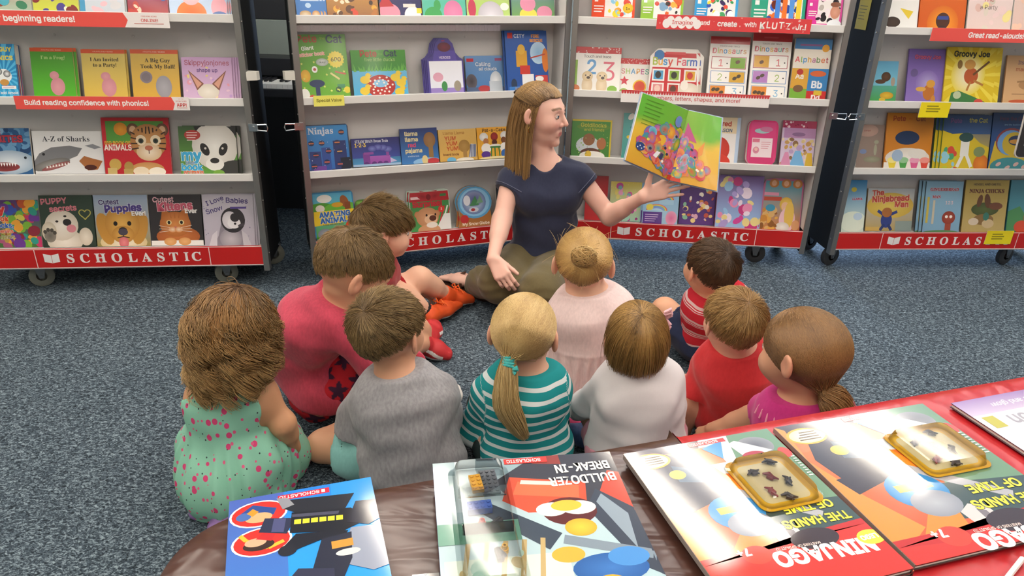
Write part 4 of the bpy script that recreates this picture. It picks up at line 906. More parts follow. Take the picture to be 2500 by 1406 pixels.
def a_farm(q):
    a = Art(q, 'c8242c'); H = a.H; a.rect(0, H*.6, 100, H*.22, 'f2efe8').rect(30, H*.88, 40, 5, 'd8484c').ell(18, H*.86, 10, None, '3a7ab8'); a.multi('Busy Farm', 6, H*.65, 23, ('a8b83c', 'e0a43a', '4a94cc', 'd8503c', '0', 'd8404a', 'd86a7c', '5aa4b8', '4a6ac0'), 88, .02)
    for i, (x, y, c1, c2) in enumerate(((6, .3, '4a9ac8', '2a2420'), (38, .3, '8ab03c', '2e2a1c'), (70, .3, 'd8a42c', 'c83a2c'), (6, .0, 'd88a8c', 'e8c4b8'), (38, .0, 'b82a20', '5a3020'))):
        a.rect(x, H*y, 25, H*.26, 'f4f0ea').rect(x+3, H*y+3, 19, H*.26-6, c1).ell(x+12, H*y+12, 6, 7, c2)
    a.ell(82, H*.1, 22, 16, 'eee6d8', 'd8ccb8').ell(72, H*.22, 8, 10, 'f0e8dc'); return a
house = [(0, 0), (1, 0), (1, .84), (.86, 1), (.14, 1), (0, .84)]
book(2, 1, 1581, 1702, 122, a_farm, 'red house-shaped farm board book with small picture windows', 'farm house board book', th=.014, n=1, outline=house, back='f0eae2', dx=.018)
def a_dino(v):
    def f(q):
        a = Art(q, 'f4f1ea'); H = a.H; a.rect(0, H*.88, 100, H*.12, 'b8242c').rect(28, H*.925, 36, 4, 'c84448').text('TOUCH AND TRACE', 50, H*.83, 6, '8a8480', 'c', 's', .01, maxw=54); a.multi('Dinosaurs', 7, H*.725, 20, ('d8747c', 'a8b84a', 'd88a3a', '4a94cc', 'e8b84a', 'd8505a', '6ab0a8', 'b84a5c', 'd8a46a'), 86, .014)
        for i, (n, c, pc, bc) in enumerate((('1', 'd86a70', '7aa82c' if v == 0 else 'd8a43a', 'a83a44'), ('2', '9ab85a', 'd8a82c' if v == 0 else 'b07ac0', '5a8ac0'), ('3', '7ab4d8', 'e08a2c', '7a9ac0'))):
            y = H*(.47-i*.235); a.rect(6, y, 88, H*.2, bc).rect(7.5, y+1.5, 85, H*.2-3, 'f6f4ee')
            left = (v == 1) or i == 2
            a.rect(8 if left else 54, y+2, 38, H*.2-4, pc).text(n, 70 if left else 30, y+6, 27, c, 'c', 's', .0).ell(86 if left else 46, y+H*.09, 1.8, None, '1c1c1c')
            r = random.Random(i+v*7)
            for j in range(i+1): a.ell((27 if left else 73)+(j-i/2)*10, y+H*.1+r.uniform(-4, 4), 6, 4.5, '4a3a24' if i else '6a4a34', None, 10, .5)
        return a
    return f
book(2, 1, 1723, 1819, 92, a_dino(0), 'tall white dinosaur board book, lower and left of its twin', th=.014, back='e8e2d8')
book(2, 1, 1824, 1919, 84, a_dino(1), 'tall white dinosaur board book, taller right one of the pair', th=.014, back='e8e2d8')
def a_alpha(q):
    a = Art(q, 'e8e2d4'); H = a.H; a.rect(0, H*.84, 100, H*.16, '3a7ab0').rect(14, H*.89, 60, 5, '8a5a8c').ell(84, H*.86, 10, None, 'e0a43a'); a.multi('Alphabet', 5, H*.63, 22, ('d8505a', '7ab04a', '5a9ad0', 'd8a03a', 'b8749c', '6a8a5a', 'd87a4a', 'a83a4c'), 90, .016)
    a.rect(0, H*.17, 46, H*.36, 'd8a43a').rect(46, H*.17, 54, H*.36, '3a84c0').rect(46, 0, 54, H*.17, 'c8302c').rect(0, 0, 46, H*.2, '7ab03c').text('Aa', 22, H*.36, 22, 'f0ece4', 'c', 's', .02).text('Bb', 72, H*.22, 28, 'e8eef4', 'c', 's', .04).text('Dd', 72, H*.02, 22, 'f4ece8', 'c', 's', .03).ell(22, H*.2, 14, 10, '7a5a3a').ell(22, H*.47, 9, 8, 'b83a34').ell(72, H*.45, 22, 8, 'd86a3a').rect(66, H*.1, 22, H*.08, 'd8b83a'); return a
book(2, 1, 1943, 2032, 98, a_alpha, 'alphabet board book with letter squares, right end of its shelf', 'alphabet board book', th=.013, n=2, back='b8b0a0', dx=.005)
# third row
def a_gold(q):
    a = Art(q, 'c8b42e'); H = a.H; a.rect(0, 0, 96, H*.95, '3c7a2e', '468a34').ell(54, H*.8, 42, 9, '5a8a2e').text('Goldilocks', 54, H*.8, 15, 'b8b83a', 'c', 's', .02, maxw=66).text('and friends', 56, H*.69, 11, 'b0b03a', 'c', 's', .015, maxw=52)
    a.ell(42, H*.3, 30, 22, 'c4ccd0').ell(44, H*.46, 15, 15, '8a5a34').ell(76, H*.36, 12, 15, 'a8683a').ell(50, H*.1, 26, 12, '5a2e1e').ell(54, H*.02, 32, 12, 'e8e4dc').ell(44, H*.06, 8, 9, 'd8b43a')
    a.blobs(61, 24, 2, 2, 94, H*.6, ['8ab85a', '2c5a22', 'a8c87a'], .8, 1.8); return a
book(2, 2, 1393, 1490, 293, a_gold, 'green picture book with a yellow border and brown bears', th=.008)
book(2, 2, 1516, 1606, 279, busy(62, ['b8342c', '3a8a4a', 'e8c83a', 'e8e4dc', '8a2a24', '2f7a7a'], '4a9a90', '5aa4a0', 18), 'teal and red barn book half hidden behind the held open book', th=.012)
def a_red(q):
    a = Art(q, 'ece8e4'); H = a.H; a.rect(0, H*.66, 100, H*.34, 'e4d2ac').text('red', 66, H*.82, 18, 'b8402c', 'c', 's', .04).text('SEASON', 58, H*.69, 13, '3a5a7c', 'c', 's', .02, maxw=70).ell(50, H*.3, 28, H*.28, 'd23a28', 'c03020').ell(46, H*.02, 36, H*.2, 'd23a28').rect(92, 0, 8, H, 'b8cce4'); return a
book(2, 2, 1704, 1799, 288, a_red, 'white and cream book with a big red shape, just right of the held book', 'white book with red shape', th=.008, n=1)
def a_case(q):
    a = Art(q, 'd8487c', 'd24078'); H = a.H; a.rect(8, H*.04, 84, H*.92, 'cf3a72', 'd84a84').ell(46, H*.76, 26, 9, 'a0c4c4').ell(60, H*.8, 22, 9, 'c8789c').rect(14, H*.16, 70, H*.44, 'f0dce0').rect(16, H*.5, 24, H*.08, 'd87a90').ell(30, H*.32, 11, 12, 'b86a84', 'd890a4').ell(30, H*.34, 6, 6, 'e8b8b0').lines(46, H*.5, 34, 4, 7, 'd8909c', 2); return a
cs = book(2, 2, 1817, 1888, 299, a_case, 'pink rounded plastic case with a clear glossy front', th=.034, outline=[(x/100, y/100) for x, y in round_outline(100, 100, 16, 4)], back='d23a74', name='toy_case', cat='toy case', m=GLOSSY, )
def a_pack(q):
    a = Art(q, 'd8c8dc', 'c8b4d0'); H = a.H; a.rect(0, H*.84, 100, H*.16, 'a83a5c').blobs(63, 16, 4, H*.86, 90, H*.98, ['d8a0b0', 'e8d0d8', '8a2a4a'], 2, 4).rect(6, H*.62, 94, H*.22, 'b48ab4').ell(50, H*.7, 20, 6, '8a6a90').blobs(64, 40, 4, 4, 96, H*.6, ['d8b84a', 'e8d8b0', '8a6a4a', 'b8a0c8', 'd8c48a', 'c49a5a'], 4, 9)
    a.poly([(30, 0), (44, H*.34), (60, H*.34), (76, 0)], '7ab4e0').poly([(2, 0), (14, H*.3), (24, H*.3), (34, 0)], 'd890b4').poly([(76, 0), (80, H*.3), (94, H*.3), (100, 0)], 'd8b43a'); return a
book(2, 2, 1921, 2003, 299, a_pack, 'clear bagged pack with pink top and pastel gowns', th=.02, back='9a4a6c', name='sticker_pack', cat='sticker pack', m=GLOSSY)
# bottom row
def a_redf(q):
    a = Art(q, 'b8262c', 'a82028'); a.ell(16, a.H*.66, 18, 22, 'd8a888', 'b88a70').ell(16, a.H*.86, 18, 12, '2a1c1a').ell(70, a.H*.14, 8, 8, '8a1c24').star(84, a.H*.2, 4, 'e8a8a8'); return a
book(2, 3, 1426, 1480, 430, a_redf, 'red book beside the raised elbow of the reader', th=.008, back='9a2028')
pastel = ['d890b8', 'e8c0d8', 'b45a9c', 'e8d87a', 'a8d8c8', '8ac0dc']
def spark(a, seed, n=40):
    r = random.Random(seed)
    for i in range(n): a.star(r.uniform(2, 98), r.uniform(2, a.H-2), r.uniform(.8, 2), r.choice(['f8f4e0', 'f0e8a0', 'c0f0e0']), 4, .3)
    return a
book(2, 3, 1486, 1563, 445, lambda q: spark(busy(71, ['c8589c', 'a03a84', 'e8a0c4', 'e0d070', '9ad0bc', '7ab0b4'], '9ccab4', 'd8c860', 30)(q), 1), 'pink and yellow glitter covered activity book behind the forearm', 'glitter activity book', th=.008, m=GLOSSY)
def a_rain(q):
    a = Art(q, 'a0c8e0', '8ab8dc'); H = a.H
    for cx, cy, r_ in ((40, .34, 30), (66, .62, 20)):
        for i, c in enumerate(('d85a6a', 'e0a04a', 'e0d060', '8ac070', '7a9ad8')): a.ell(cx, H*cy, r_-i*2.2, (r_-i*2.2)*.6, c)
        a.ell(cx, H*cy-3, r_-12, (r_-12)*.5, 'b0d4e8').rect(cx-r_, H*cy-r_*.7, r_*2, r_*.7, 'a4cce4')
    a.rect(2, 0, 54, H*.3, '5a3a8c').lines(8, H*.22, 40, 4, 6, 'c8b0dc', 2).ell(82, H*.16, 16, 20, 'd86a9c', 'e8a0c0').ell(20, H*.42, 10, 9, 'e0d050').star(36, H*.7, 6, 'd86a70'); return a
book(2, 3, 1566, 1653, 452, a_rain, 'light blue bagged activity pack with rainbows', 'rainbow activity pack', th=.012, m=GLOSSY, n=1, dx=-.008, name='activity_pack', cat='activity pack', back='4a7a8c')
book(2, 3, 1656, 1742, 452, busy(73, ['e8d08a', 'd88a4a', 'e0b0c0', '4a3074', 'f0e8d8', 'c05a4a', '8ac0a0'], '5a3a80', '4a2f6c', 36, r0=3, r1=8), 'purple activity book with cut-out figures under the held book', th=.008, back='4a2f6c')
book(2, 3, 1744, 1850, 431, busy(74, ['e890b8', 'f0e0f0', 'd0489c', 'e8d890', 'b0a0d8', '9ac8e8', 'c83a80'], '9cc4ec', '7a5a9c', 34, r0=5, r1=13), 'light blue and pink activity book at the right of the bottom row', 'blue and pink activity book', th=.01, n=1, back='d8589c', dx=.01)
def a_blond(q):
    a = Art(q, 'c8803a', '4aa0b4'); H = a.H
    for x in (26, 56, 84): a.ell(x, H*.9, 12, 11, 'd89a4a', 'b8743a').ell(x, H*.9, 6, 7, 'e0b08a')
    a.rect(4, H*.56, 44, 10, 'b84a34').rect(4, H*.66, 36, 8, 'd890a8').ell(60, H*.5, 16, 18, 'e8c860', 'd0a840').ell(58, H*.46, 9, 11, 'e4b898').ell(66, H*.2, 20, H*.24, 'e8c0c8').ell(70, H*.3, 12, H*.26, 'e0bc58').ell(56, H*.06, 17, 12, 'f0ece4', 'd8d0c4').blobs(75, 22, 0, 0, 40, H*.4, ['c88a3a', 'e0a84a', '8a5a2a', 'd8b070'], 4, 9).ell(88, H*.1, 10, 13, 'd8a070').ell(22, H*.42, 12, 9, '3a90b0'); return a
book(2, 3, 1859, 1957, 437, a_blond, 'orange and teal activity book, right end of the bottom row', th=.01, back='b86a90', outline=[(0, 0), (1, 0), (1, .9), (.95, .97), (.85, 1), (.62, .99), (.5, 1), (.2, .99), (.06, .96), (0, .88)])
# ---- cart at the right edge, top row
def a_wg(q):
    a = Art(q, 'ecebe6', 'e8e6de'); H = a.H; a.ell(18, H*.14, 26, 16, '4a3a30', '3a2c24').ell(26, H*.0, 30, 8, '8ab03c').poly([(40, H*.4), (84, H*.34), (70, H*.2)], 'e0c43a'); return a
book(3, 0, 2163, 2238, -60, a_wg, 'white picture book with a dark head shape, top shelf at the right', th=.006)
def a_og(q):
    a = Art(q, 'c8581e', 'd86a1c'); H = a.H; a.ell(52, H*.14, 34, 34, 'f0a030', 'd06a1c').ell(52, H*.18, 15, 16, '4a2c1e').rect(40, H*.2, 24, 7, '3a4a8c').ell(52, 0, 12, 10, '3a2a2a').rect(10, H*.56, 80, 6, 'e0b03a'); return a
book(3, 0, 2240, 2353, -60, a_og, 'orange picture book with a masked dark face, top shelf at the right', th=.007, back='b84a18')
book(3, 0, 2358, 2465, -55, lambda q: busy(82, ['e8d890', 'd8b4a8', 'e4c8c4', 'c8c0b0', 'd8ccbc'], 'dcc4bc', 'e4d0cc', 20)(q).text('The', 44, 62, 16, 'b0605c', 'c', 's', .01).text('a Party', 46, 46, 14, '8a7a74', 'c', 's', 0), 'pale pink picture book above the read-aloud sign', th=.007)
book(3, 0, 2468, 2560, -55, busy(83, ['d8705c', 'e8c0a8', 'c8a090'], 'd8b8ac', 'e0c8bc', 12), 'dusty rose picture book cut by the right edge, top shelf', th=.007)
# second row
def a_sky(q):
    a = Art(q, '4aa04a', '6ab4d0'); H = a.H; a.rect(0, H*.4, 100, H*.6, '7ac0d4', '6ab0d4').ell(56, H*.62, 18, 17, '6a4a30', '4a3424').ell(36, H*.5, 20, 8, '5a4030').ell(64, H*.16, 26, 13, 'e0c03a', 'c8982c').ell(48, H*.06, 12, 7, 'd8b83a').ell(84, H*.5, 8, 16, 'a89a8a'); return a
book(3, 1, 2122, 2186, 150, a_sky, 'small sky blue and green book beside the black cart side', th=.006)
def a_gpurp(q):
    a = Art(q, '8a72b8', '7a62ac'); H = a.H; a.text('Groovy Joe', 52, H*.82, 15, 'd0607c', 'c', 's', .04, maxw=80, out='4a3a78').ell(56, H*.36, 32, 34, 'b0a4d4', '8a72b8').ell(62, H*.2, 16, 20, 'b8702c').ell(66, H*.36, 12, 10, 'd8a040').ell(40, H*.26, 14, 6, 'd8a850').ell(18, H*.56, 10, None, '6a5a8c').ell(76, H*.06, 6, 12, 'c88a3a'); return a
book(3, 1, 2208, 2297, 121, a_gpurp, 'purple picture book with a pink title on the right cart', th=.008, back='6a549c')
def a_gyel(q):
    a = Art(q, 'd8bc20', 'dcc02a'); H = a.H
    for i in range(16): t = i*PI/8; a.poly([(50, H*.5), (50+120*math.cos(t), H*.5+120*math.sin(t)), (50+120*math.cos(t+.14), H*.5+120*math.sin(t+.14))], 'e8d44a')
    a.ell(46, H*.52, 34, 38, 'f4f0dc', 'e4d04c').text('Groovy Joe', 50, H*.84, 15, '3a3a24', 'c', 's', .04, maxw=88).poly([(12, 0), (16, H*.2), (30, H*.24), (60, H*.14), (96, 0)], '3f7a44').ell(28, H*.16, 8, 7, 'b8c4a0').ell(52, H*.5, 14, 15, 'b85a30').ell(48, H*.7, 11, 9, 'c8964a').ell(28, H*.7, 5, 8, '8a6a34').line([(56, H*.52), (86, H*.76)], 4, '6a4a28').line([(52, H*.4), (46, H*.24)], 4, 'b07a3a').line([(58, H*.42), (78, H*.34)], 4, 'b07a3a').ell(72, H*.04, 9, 6, 'c8504a'); return a
book(3, 1, 2299, 2421, 117, a_gyel, 'bright yellow picture book with a dancing brown shape', 'bright yellow book', th=.007, n=1, dx=.03, back='c8ac1c')
def a_tan(q):
    a = Art(q, 'd2a878', 'd0a678'); H = a.H; a.text('mad', 36, H*.68, 14, 'b06a44', 'c', 's', .02).text('Itsana', 44, H*.82, 13, '6a5a70', 'c', 's', .01).ell(64, H*.4, 30, 12, 'b0865a').line([(30, H*.46), (80, H*.5)], 4, 'a07a50').ell(40, H*.06, 26, 4, 'c05a34').lines(20, H*.2, 40, 1, 1, 'a8825a', 2); return a
book(3, 1, 2446, 2546, 137, a_tan, 'tan picture book with thin lettering, right end of the second shelf', th=.007, back='b88a5a')
# third row
def a_taupe(q):
    a = Art(q, '8c7a70', '96847a'); H = a.H; a.ell(36, H*.86, 40, 22, 'c8a898', 'b8988a').ell(60, H*.2, 34, 11, '9a9a82', '84846e').ell(70, H*.42, 6, 20, 'a4a48c').ell(72, H*.6, 9, 7, 'a4a48c').ell(24, H*.38, 13, 9, '7a8ab0').text('swan', 34, H*.84, 12, 'a05a50', 'c', 's', .01); return a
book(3, 2, 2088, 2152, 305, a_taupe, 'taupe picture book beside the black cart side', th=.007)
def a_cup(q):
    a = Art(q, 'c47a24', 'cc842a'); H = a.H; a.text('Pete', 26, H*.86, 15, 'a04428', 'c', 's', .02).text('the', 50, H*.88, 6, 'c8582c', 'c', 's').text('Cat', 72, H*.86, 15, '8a4a2c', 'c', 's', .02).ell(50, H*.2, 48, H*.18, 'e8e4dc', 'd8d0c4').rect(0, 0, 100, H*.12, 'e8e2d8')
    for x, c in ((18, 'e0c83a'), (42, '4a9a4a'), (66, 'd05a8a'), (88, 'd84a3a')): a.poly([(x-9, H*.14), (x+9, H*.14), (x+6, H*.02), (x-6, H*.02)], c).ell(x, H*.16, 11, 6, cmx(c))
    a.ell(28, H*.24, 12, 12, '9ab0c8').ell(70, H*.28, 20, 10, 'dcd8d0').ell(46, H*.56, 26, 14, '24385c'); return a
def cmx(c): return '%02x%02x%02x' % tuple(min(255, int(int(c[i:i+2], 16)*.6+100)) for i in (0, 2, 4))
book(3, 2, 2155, 2268, 277, a_cup, 'orange picture book with cupcakes along the bottom', th=.008, back='b06a20')
def a_suit(q):
    a = Art(q, 'ccb426', '2c4a7c'); H = a.H; a.rect(0, H*.66, 100, H*.34, '30507e', '28446e').poly([(0, H*.72), (20, H*.66), (56, H*.68), (80, H*.5), (100, H*.42), (100, 0), (0, 0)], 'ccb426').text('Pete', 26, H*.86, 13, '6a4a7c', 'c', 's', .02).text('the Cat', 72, H*.87, 13, 'a8a040', 'c', 's', .02, maxw=44).rect(40, H*.26, 18, H*.28, 'dcdcd4').line([(46, H*.28), (36, H*.06)], 7, 'dcdcd4').line([(54, H*.28), (66, H*.06)], 7, 'dcdcd4').ell(50, H*.6, 15, 9, '2a4a4a')
    a.blobs(84, 14, 0, 0, 34, H*.4, ['4a9a6a', 'c84a3a', '8ac0d0', 'b8c03a'], 4, 8).ell(86, H*.12, 16, 18, 'e08a24', 'c86a1c').ell(80, H*.34, 12, 10, '7a8a5a'); return a
book(3, 2, 2292, 2408, 282, a_suit, 'blue and yellow picture book with a white standing figure', 'blue and yellow book', th=.007, n=2, dx=-.012, back='5a7a3c')
def a_moon(q):
    a = Art(q, '2f5a9a', '24406e'); H = a.H; a.poly([(0, 0), (10, H*.5), (40, H*.6), (100, H*.56), (100, 0)], 'ccb02c').ell(48, H*.5, 36, 30, '8a3a3c').ell(48, H*.48, 32, 28, '6a9ad0').ell(56, H*.46, 28, 26, 'c8ac2c').ell(60, H*.52, 18, 11, '243458').ell(60, H*.5, 16, 5, 'c08a3a').ell(50, H*.06, 46, H*.16, '3f8c94')
    for x, y in ((24, .1), (46, .04), (66, .1), (86, .06)): a.ell(x, H*y, 7, 4, 'd8b0a8', None, 12, .5)
    a.text('Pete the Cat', 46, H*.87, 12, '5a3a5c', 'c', 's', .02, maxw=84).text('and the bedtime', 48, H*.78, 6, '8ab0d8', 'c', 's', 0); return a
book(3, 2, 2410, 2512, 277, a_moon, 'dark blue picture book with a light blue moon shape', th=.008, back='24406e')
# bottom row
def a_bw(q):
    a = Art(q, 'cfe0d0', '3a90c8'); H = a.H; a.ell(50, H*.2, 60, H*.2, 'dce8d8').text('LLAMA', 62, H*.62, 15, 'b83a5a', 'c', 's', .04, maxw=70, out='e8e8f0').ell(44, H*.82, 12, 10, 'd8c84a').ell(70, H*.3, 20, 16, 'b8d0e0'); return a
book(3, 3, 2052, 2107, 441, a_bw, 'sky blue and white book, left end of the right cart bottom row', th=.008, back='2a4a3a')
def a_nin(q):
    a = Art(q, 'b09a5c', 'bcc4c8'); H = a.H; a.ell(50, H*.6, 50, H*.3, 'e0c860', 'd0b04a').text('The', 22, H*.84, 16, 'c04a3c', 'c', 's', .05, .06, out='ecdcc0').text('Ninjabread', 50, H*.7, 18, 'c04a3c', 'c', 's', .05, .05, maxw=84, out='ecdcc0').text('Man', 74, H*.57, 17, 'c04a3c', 'c', 's', .05, 0, out='ecdcc0').ell(44, H*.26, 12, 16, '2f4084').line([(44, H*.34), (24, H*.48)], 6, '2f4084').line([(46, H*.36), (66, H*.46)], 6, '2f4084').line([(40, H*.16), (32, H*.02)], 6, '28386f').line([(48, H*.16), (56, H*.02)], 6, '28386f').ell(44, H*.44, 11, 10, 'a86a34').rect(64, 0, 36, H*.24, '8a9a94').rect(0, 0, 30, H*.1, 'c8a85a'); return a
book(3, 3, 2111, 2224, 461, a_nin, 'tan picture book with a brown cookie figure in blue', th=.007, back='9a8a5a')
def a_gin(q):
    a = Art(q, '7aa4c0', '8ab4cc'); H = a.H; a.text('GINGERBREAD', 50, H*.82, 13, 'a83a4c', 'c', 'm', .03, maxw=88, out='e4dcdc').text('MAN', 30, H*.68, 12, 'a83a4c', 'c', 'm', .03, out='e4dcdc').text('123', 66, H*.56, 13, 'd8c4c8', 'c', 's', .02).ell(68, H*.3, 18, 17, 'a84a34', '8a3424').ell(62, H*.32, 4, 4, 'f0ece4').ell(74, H*.32, 4, 4, 'f0ece4').rect(60, H*.02, 16, H*.16, '9a4430').rect(6, H*.2, 6, H*.5, 'c8b44a').rect(22, H*.18, 6, H*.46, 'c8c0a8').ell(50, 0, 52, 8, '5a8a5a'); return a
book(3, 3, 2250, 2340, 444, a_gin, 'light blue picture book with a red-brown cookie head', 'light blue cookie book', th=.007, n=2, dx=-.012, back='3a4a50')
def a_chick(q):
    a = Art(q, 'b8a468', 'c4a850'); H = a.H; a.text('NINJA CHICKS', 50, H*.76, 14, '6a3420', 'c', 'm', .03, maxw=88).text('HENSEL AND GRETEL', 50, H*.9, 7, '5a4a30', 'c', 's', .02, maxw=70).ell(50, H*.44, 32, 15, '5a6a34', '4a5428').ell(54, H*.6, 7, 16, '6a4428', None, 14, .2).ell(36, H*.6, 6, 14, '6a4428', None, 14, -.2).ell(74, H*.5, 16, 8, '7a4a30').ell(48, H*.24, 24, 12, '8a6a3c').ell(60, H*.16, 14, 10, 'c8b48a').ell(26, H*.2, 12, 8, 'd8c8b0').ell(54, H*.3, 7, 9, '3a7a6a'); return a
book(3, 3, 2345, 2450, 441, a_chick, 'mustard picture book with green and brown creatures', th=.008, back='8a7238')
def a_fox(q):
    a = Art(q, '4a8a94', '4a90a4'); H = a.H; a.poly([(0, 0), (0, H*.4), (30, H*.5), (50, H*.3), (90, H*.6), (100, 0)], '4a8a54').ell(60, H*.3, 16, 24, 'c8482c').poly([(44, H*.7), (76, H*.78), (70, H*.58)], 'b83a24').ell(40, H*.1, 20, 16, 'c8482c'); return a
book(3, 3, 2454, 2545, 441, a_fox, 'teal picture book with an orange fox, cut by the right edge', th=.008, back='2f6a74')
# ------------------------------------------------------------------ table in the foreground
TZ = 0.58
TA, TBp = onz(560, 1266, TZ), onz(2500, 926, TZ)      # two points of its far edge
TU = (TBp-TA).normalized(); TV = Vector((TU.y, -TU.x, 0))          # along the edge; towards the camera
TC = onz(452, 1312, TZ)                                # near the left end of the edge
def tpt(u, v, z=0.0): return TA + TU*u + TV*v + Vector((0, 0, z))
U_L = (TC-TA).dot(TU)-.02; U_R = 2.2; V_N = .76
U_SPLIT = (onz(1655, 1070, TZ)-TA).dot(TU)
def rounded(u0, u1, v0, v1, r, corners, n=8):
    P = []
    for (cu, cv, a0), on in zip(((u0+r, v0+r, 180), (u1-r, v0+r, 270), (u1-r, v1-r, 0), (u0+r, v1-r, 90)), corners):
        if on:
            for i in range(n+1): a_ = math.radians(a0+90*i/n); P.append((cu+r*math.cos(a_), cv+r*math.sin(a_)))
        else: P.append({180: (u0, v0), 270: (u1, v0), 0: (u1, v1), 90: (u0, v1)}[a0])
    return P
TM = Matrix(((TU.x, TV.x, 0, TA.x), (TU.y, TV.y, 0, TA.y), (0, 0, -1, TZ), (0, 0, 0, 1)))     # u, v, down -> world
table = thing('display_table', 'low table covered with brown and red plastic cloths in the foreground', 'table', tpt(.6, .4, -TZ))
TI = Matrix.Translation(-table.location)
tb = MB(); tb.prism(rounded(U_L, U_R, 0, V_N, .1, (1, 1, 1, 1)), .006, .032, M=TI @ TM); tb.build('tabletop', mat('table_laminate', 'b8a88c', .5), table)
for u in (U_L+.12, U_R-.12):
    for v in (.1, V_N-.1):
        l = MB(); l.cyl(TI @ tpt(u, v, -.033), TI @ tpt(u, v, -TZ), .02, .016); l.build('leg', mat('table_leg_metal', '6a6a6c', .4, .8), table)
def plastic(name, c, rough, wr, sc):
    m, nt, b = new_mat(name); N = nt.nodes.new; L = nt.links.new
    b.inputs['Base Color'].default_value = (*lin(c), 1); b.inputs['Roughness'].default_value = rough; b.inputs['Coat Weight'].default_value = .3; b.inputs['Coat Roughness'].default_value = .15
    tc = N('ShaderNodeTexCoord'); mp = N('ShaderNodeMapping'); mp.inputs['Rotation'].default_value = (0, 0, .35); mp.inputs['Scale'].default_value = sc
    n = N('ShaderNodeTexNoise'); n.inputs['Scale'].default_value = 5; n.inputs['Detail'].default_value = 2; n.inputs['Distortion'].default_value = .6
    bp = N('ShaderNodeBump'); bp.inputs['Strength'].default_value = wr; bp.inputs['Distance'].default_value = .03
    L(tc.outputs['Object'], mp.inputs['Vector']); L(mp.outputs['Vector'], n.inputs['Vector']); L(n.outputs['Fac'], bp.inputs['Height']); L(bp.outputs['Normal'], b.inputs['Normal'])
    return m
def hnoise(x, y, s):
    r = random.Random(s); h = 0
    for i in range(5):
        a_ = r.uniform(0, 2*PI); f = r.uniform(8, 26); h += math.sin((x*math.cos(a_)+y*math.sin(a_))*f+r.uniform(0, 6)+1.3*math.sin(7*(x*math.sin(a_)-y*math.cos(a_))))
    return h/5
def cloth(name, u0, u1, lift, drop, label, m, sd, left_round, flat):
    """draped plastic sheet: flat on the top, hanging over the edges with folds"""
    v = []; f = []
    P = rounded(u0, u1, -.006, V_N+.006, .11, (left_round, not left_round, not left_round, left_round), 14)
    Q = []                                        # resample the outline evenly
    for i in range(len(P)):
        a_, b_ = P[i], P[(i+1) % len(P)]; d = math.hypot(b_[0]-a_[0], b_[1]-a_[1]); k = max(1, int(d/.02))
        Q += [(a_[0]+(b_[0]-a_[0])*t/k, a_[1]+(b_[1]-a_[1])*t/k) for t in range(k)]
    cu, cv = (u0+u1)/2, V_N/2; n = len(Q); rings = []
    for s in [i/22 for i in range(1, 23)]:
        rings.append([(cu+(x-cu)*s, cv+(y-cv)*s, -lift-(.0006+.0010*abs(hnoise(cu+(x-cu)*s, cv+(y-cv)*s, sd)))*(1 if s < .985 else .5)) for x, y in Q])
    for j, dd in enumerate((.004, .012, .03, .07, .13, drop)):
        rg = []
        for i, (x, y) in enumerate(Q):
            x0, y0 = Q[i-1]; x1, y1 = Q[(i+1) % n]; tx, ty = x1-x0, y1-y0; l_ = math.hypot(tx, ty) or 1; nx, ny = ty/l_, -tx/l_
            k = (.003, .007, .010, .014, .018, .022)[j]; k += min(1, dd*9)*.012*math.sin(i*.75+2*math.sin(i*.21))
            flat_side = (flat == 'l' and x < u0+.004) or (flat == 'r' and x > u1-.004)
            rg.append((x+nx*k*(0 if flat_side else 1), y+ny*k, -lift+(dd if not flat_side else .0006)))
        rings.append(rg)
    v = [(cu, cv, -lift)]+[p for r_ in rings for p in r_]
    f = [(0, 1+(i+1) % n, 1+i) for i in range(n)]
    for r_ in range(len(rings)-1):
        o = 1+r_*n; f += [(o+i, o+(i+1) % n, o+n+(i+1) % n, o+n+i) for i in range(n)]
    mb = MB(); mb.add([TM @ Vector(p) for p in v], f)
    o = mb.build(name, m, smooth=True); shade(o.data, 70); return tag(o, label, 'tablecloth')
brown = plastic('brown_plastic', '4a2e25', .3, .5, (1.2, 4.0, 1))
redpl = plastic('red_plastic', 'b21d23', .34, .5, (2.5, 1.4, 1))
cloth('plastic_tablecloth', U_L-.004, U_SPLIT-.002, .0, .30, 'glossy dark brown plastic tablecloth on the left half of the table', brown, 3, True, 'r')
cloth('plastic_tablecloth', U_SPLIT, U_R+.004, .0, .26, 'bright red plastic tablecloth on the right half of the table', redpl, 8, False, 'l')


clear, _nt, _b = new_mat('clear_plastic')
_t = _nt.nodes.new('ShaderNodeBsdfTransparent'); _t.inputs[0].default_value = (.97, .98, .98, 1)
_g = _nt.nodes.new('ShaderNodeBsdfGlossy'); _g.inputs['Roughness'].default_value = .06
_f = _nt.nodes.new('ShaderNodeFresnel'); _f.inputs['IOR'].default_value = 1.5
_m = _nt.nodes.new('ShaderNodeMixShader'); _o = _nt.nodes['Material Output']
_nt.links.new(_f.outputs[0], _m.inputs[0]); _nt.links.new(_t.outputs[0], _m.inputs[1]); _nt.links.new(_g.outputs[0], _m.inputs[2]); _nt.links.new(_m.outputs[0], _o.inputs['Surface'])
def lay_frame(p0, p1, z):
    """frame of a book lying flat with its foot at the far edge p0 (left) .. p1 (right): x to the reader's right, y to the head"""
    a_, b_ = onz(*p0, z), onz(*p1, z); d = b_-a_; d.z = 0; X = -d.normalized(); Y = Vector((0, 0, 1)).cross(X); m = (a_+b_)/2
    return Matrix(((X.x, Y.x, 0, m.x), (X.y, Y.y, 0, m.y), (0, 0, 1, z), (0, 0, 0, 1))), d.length
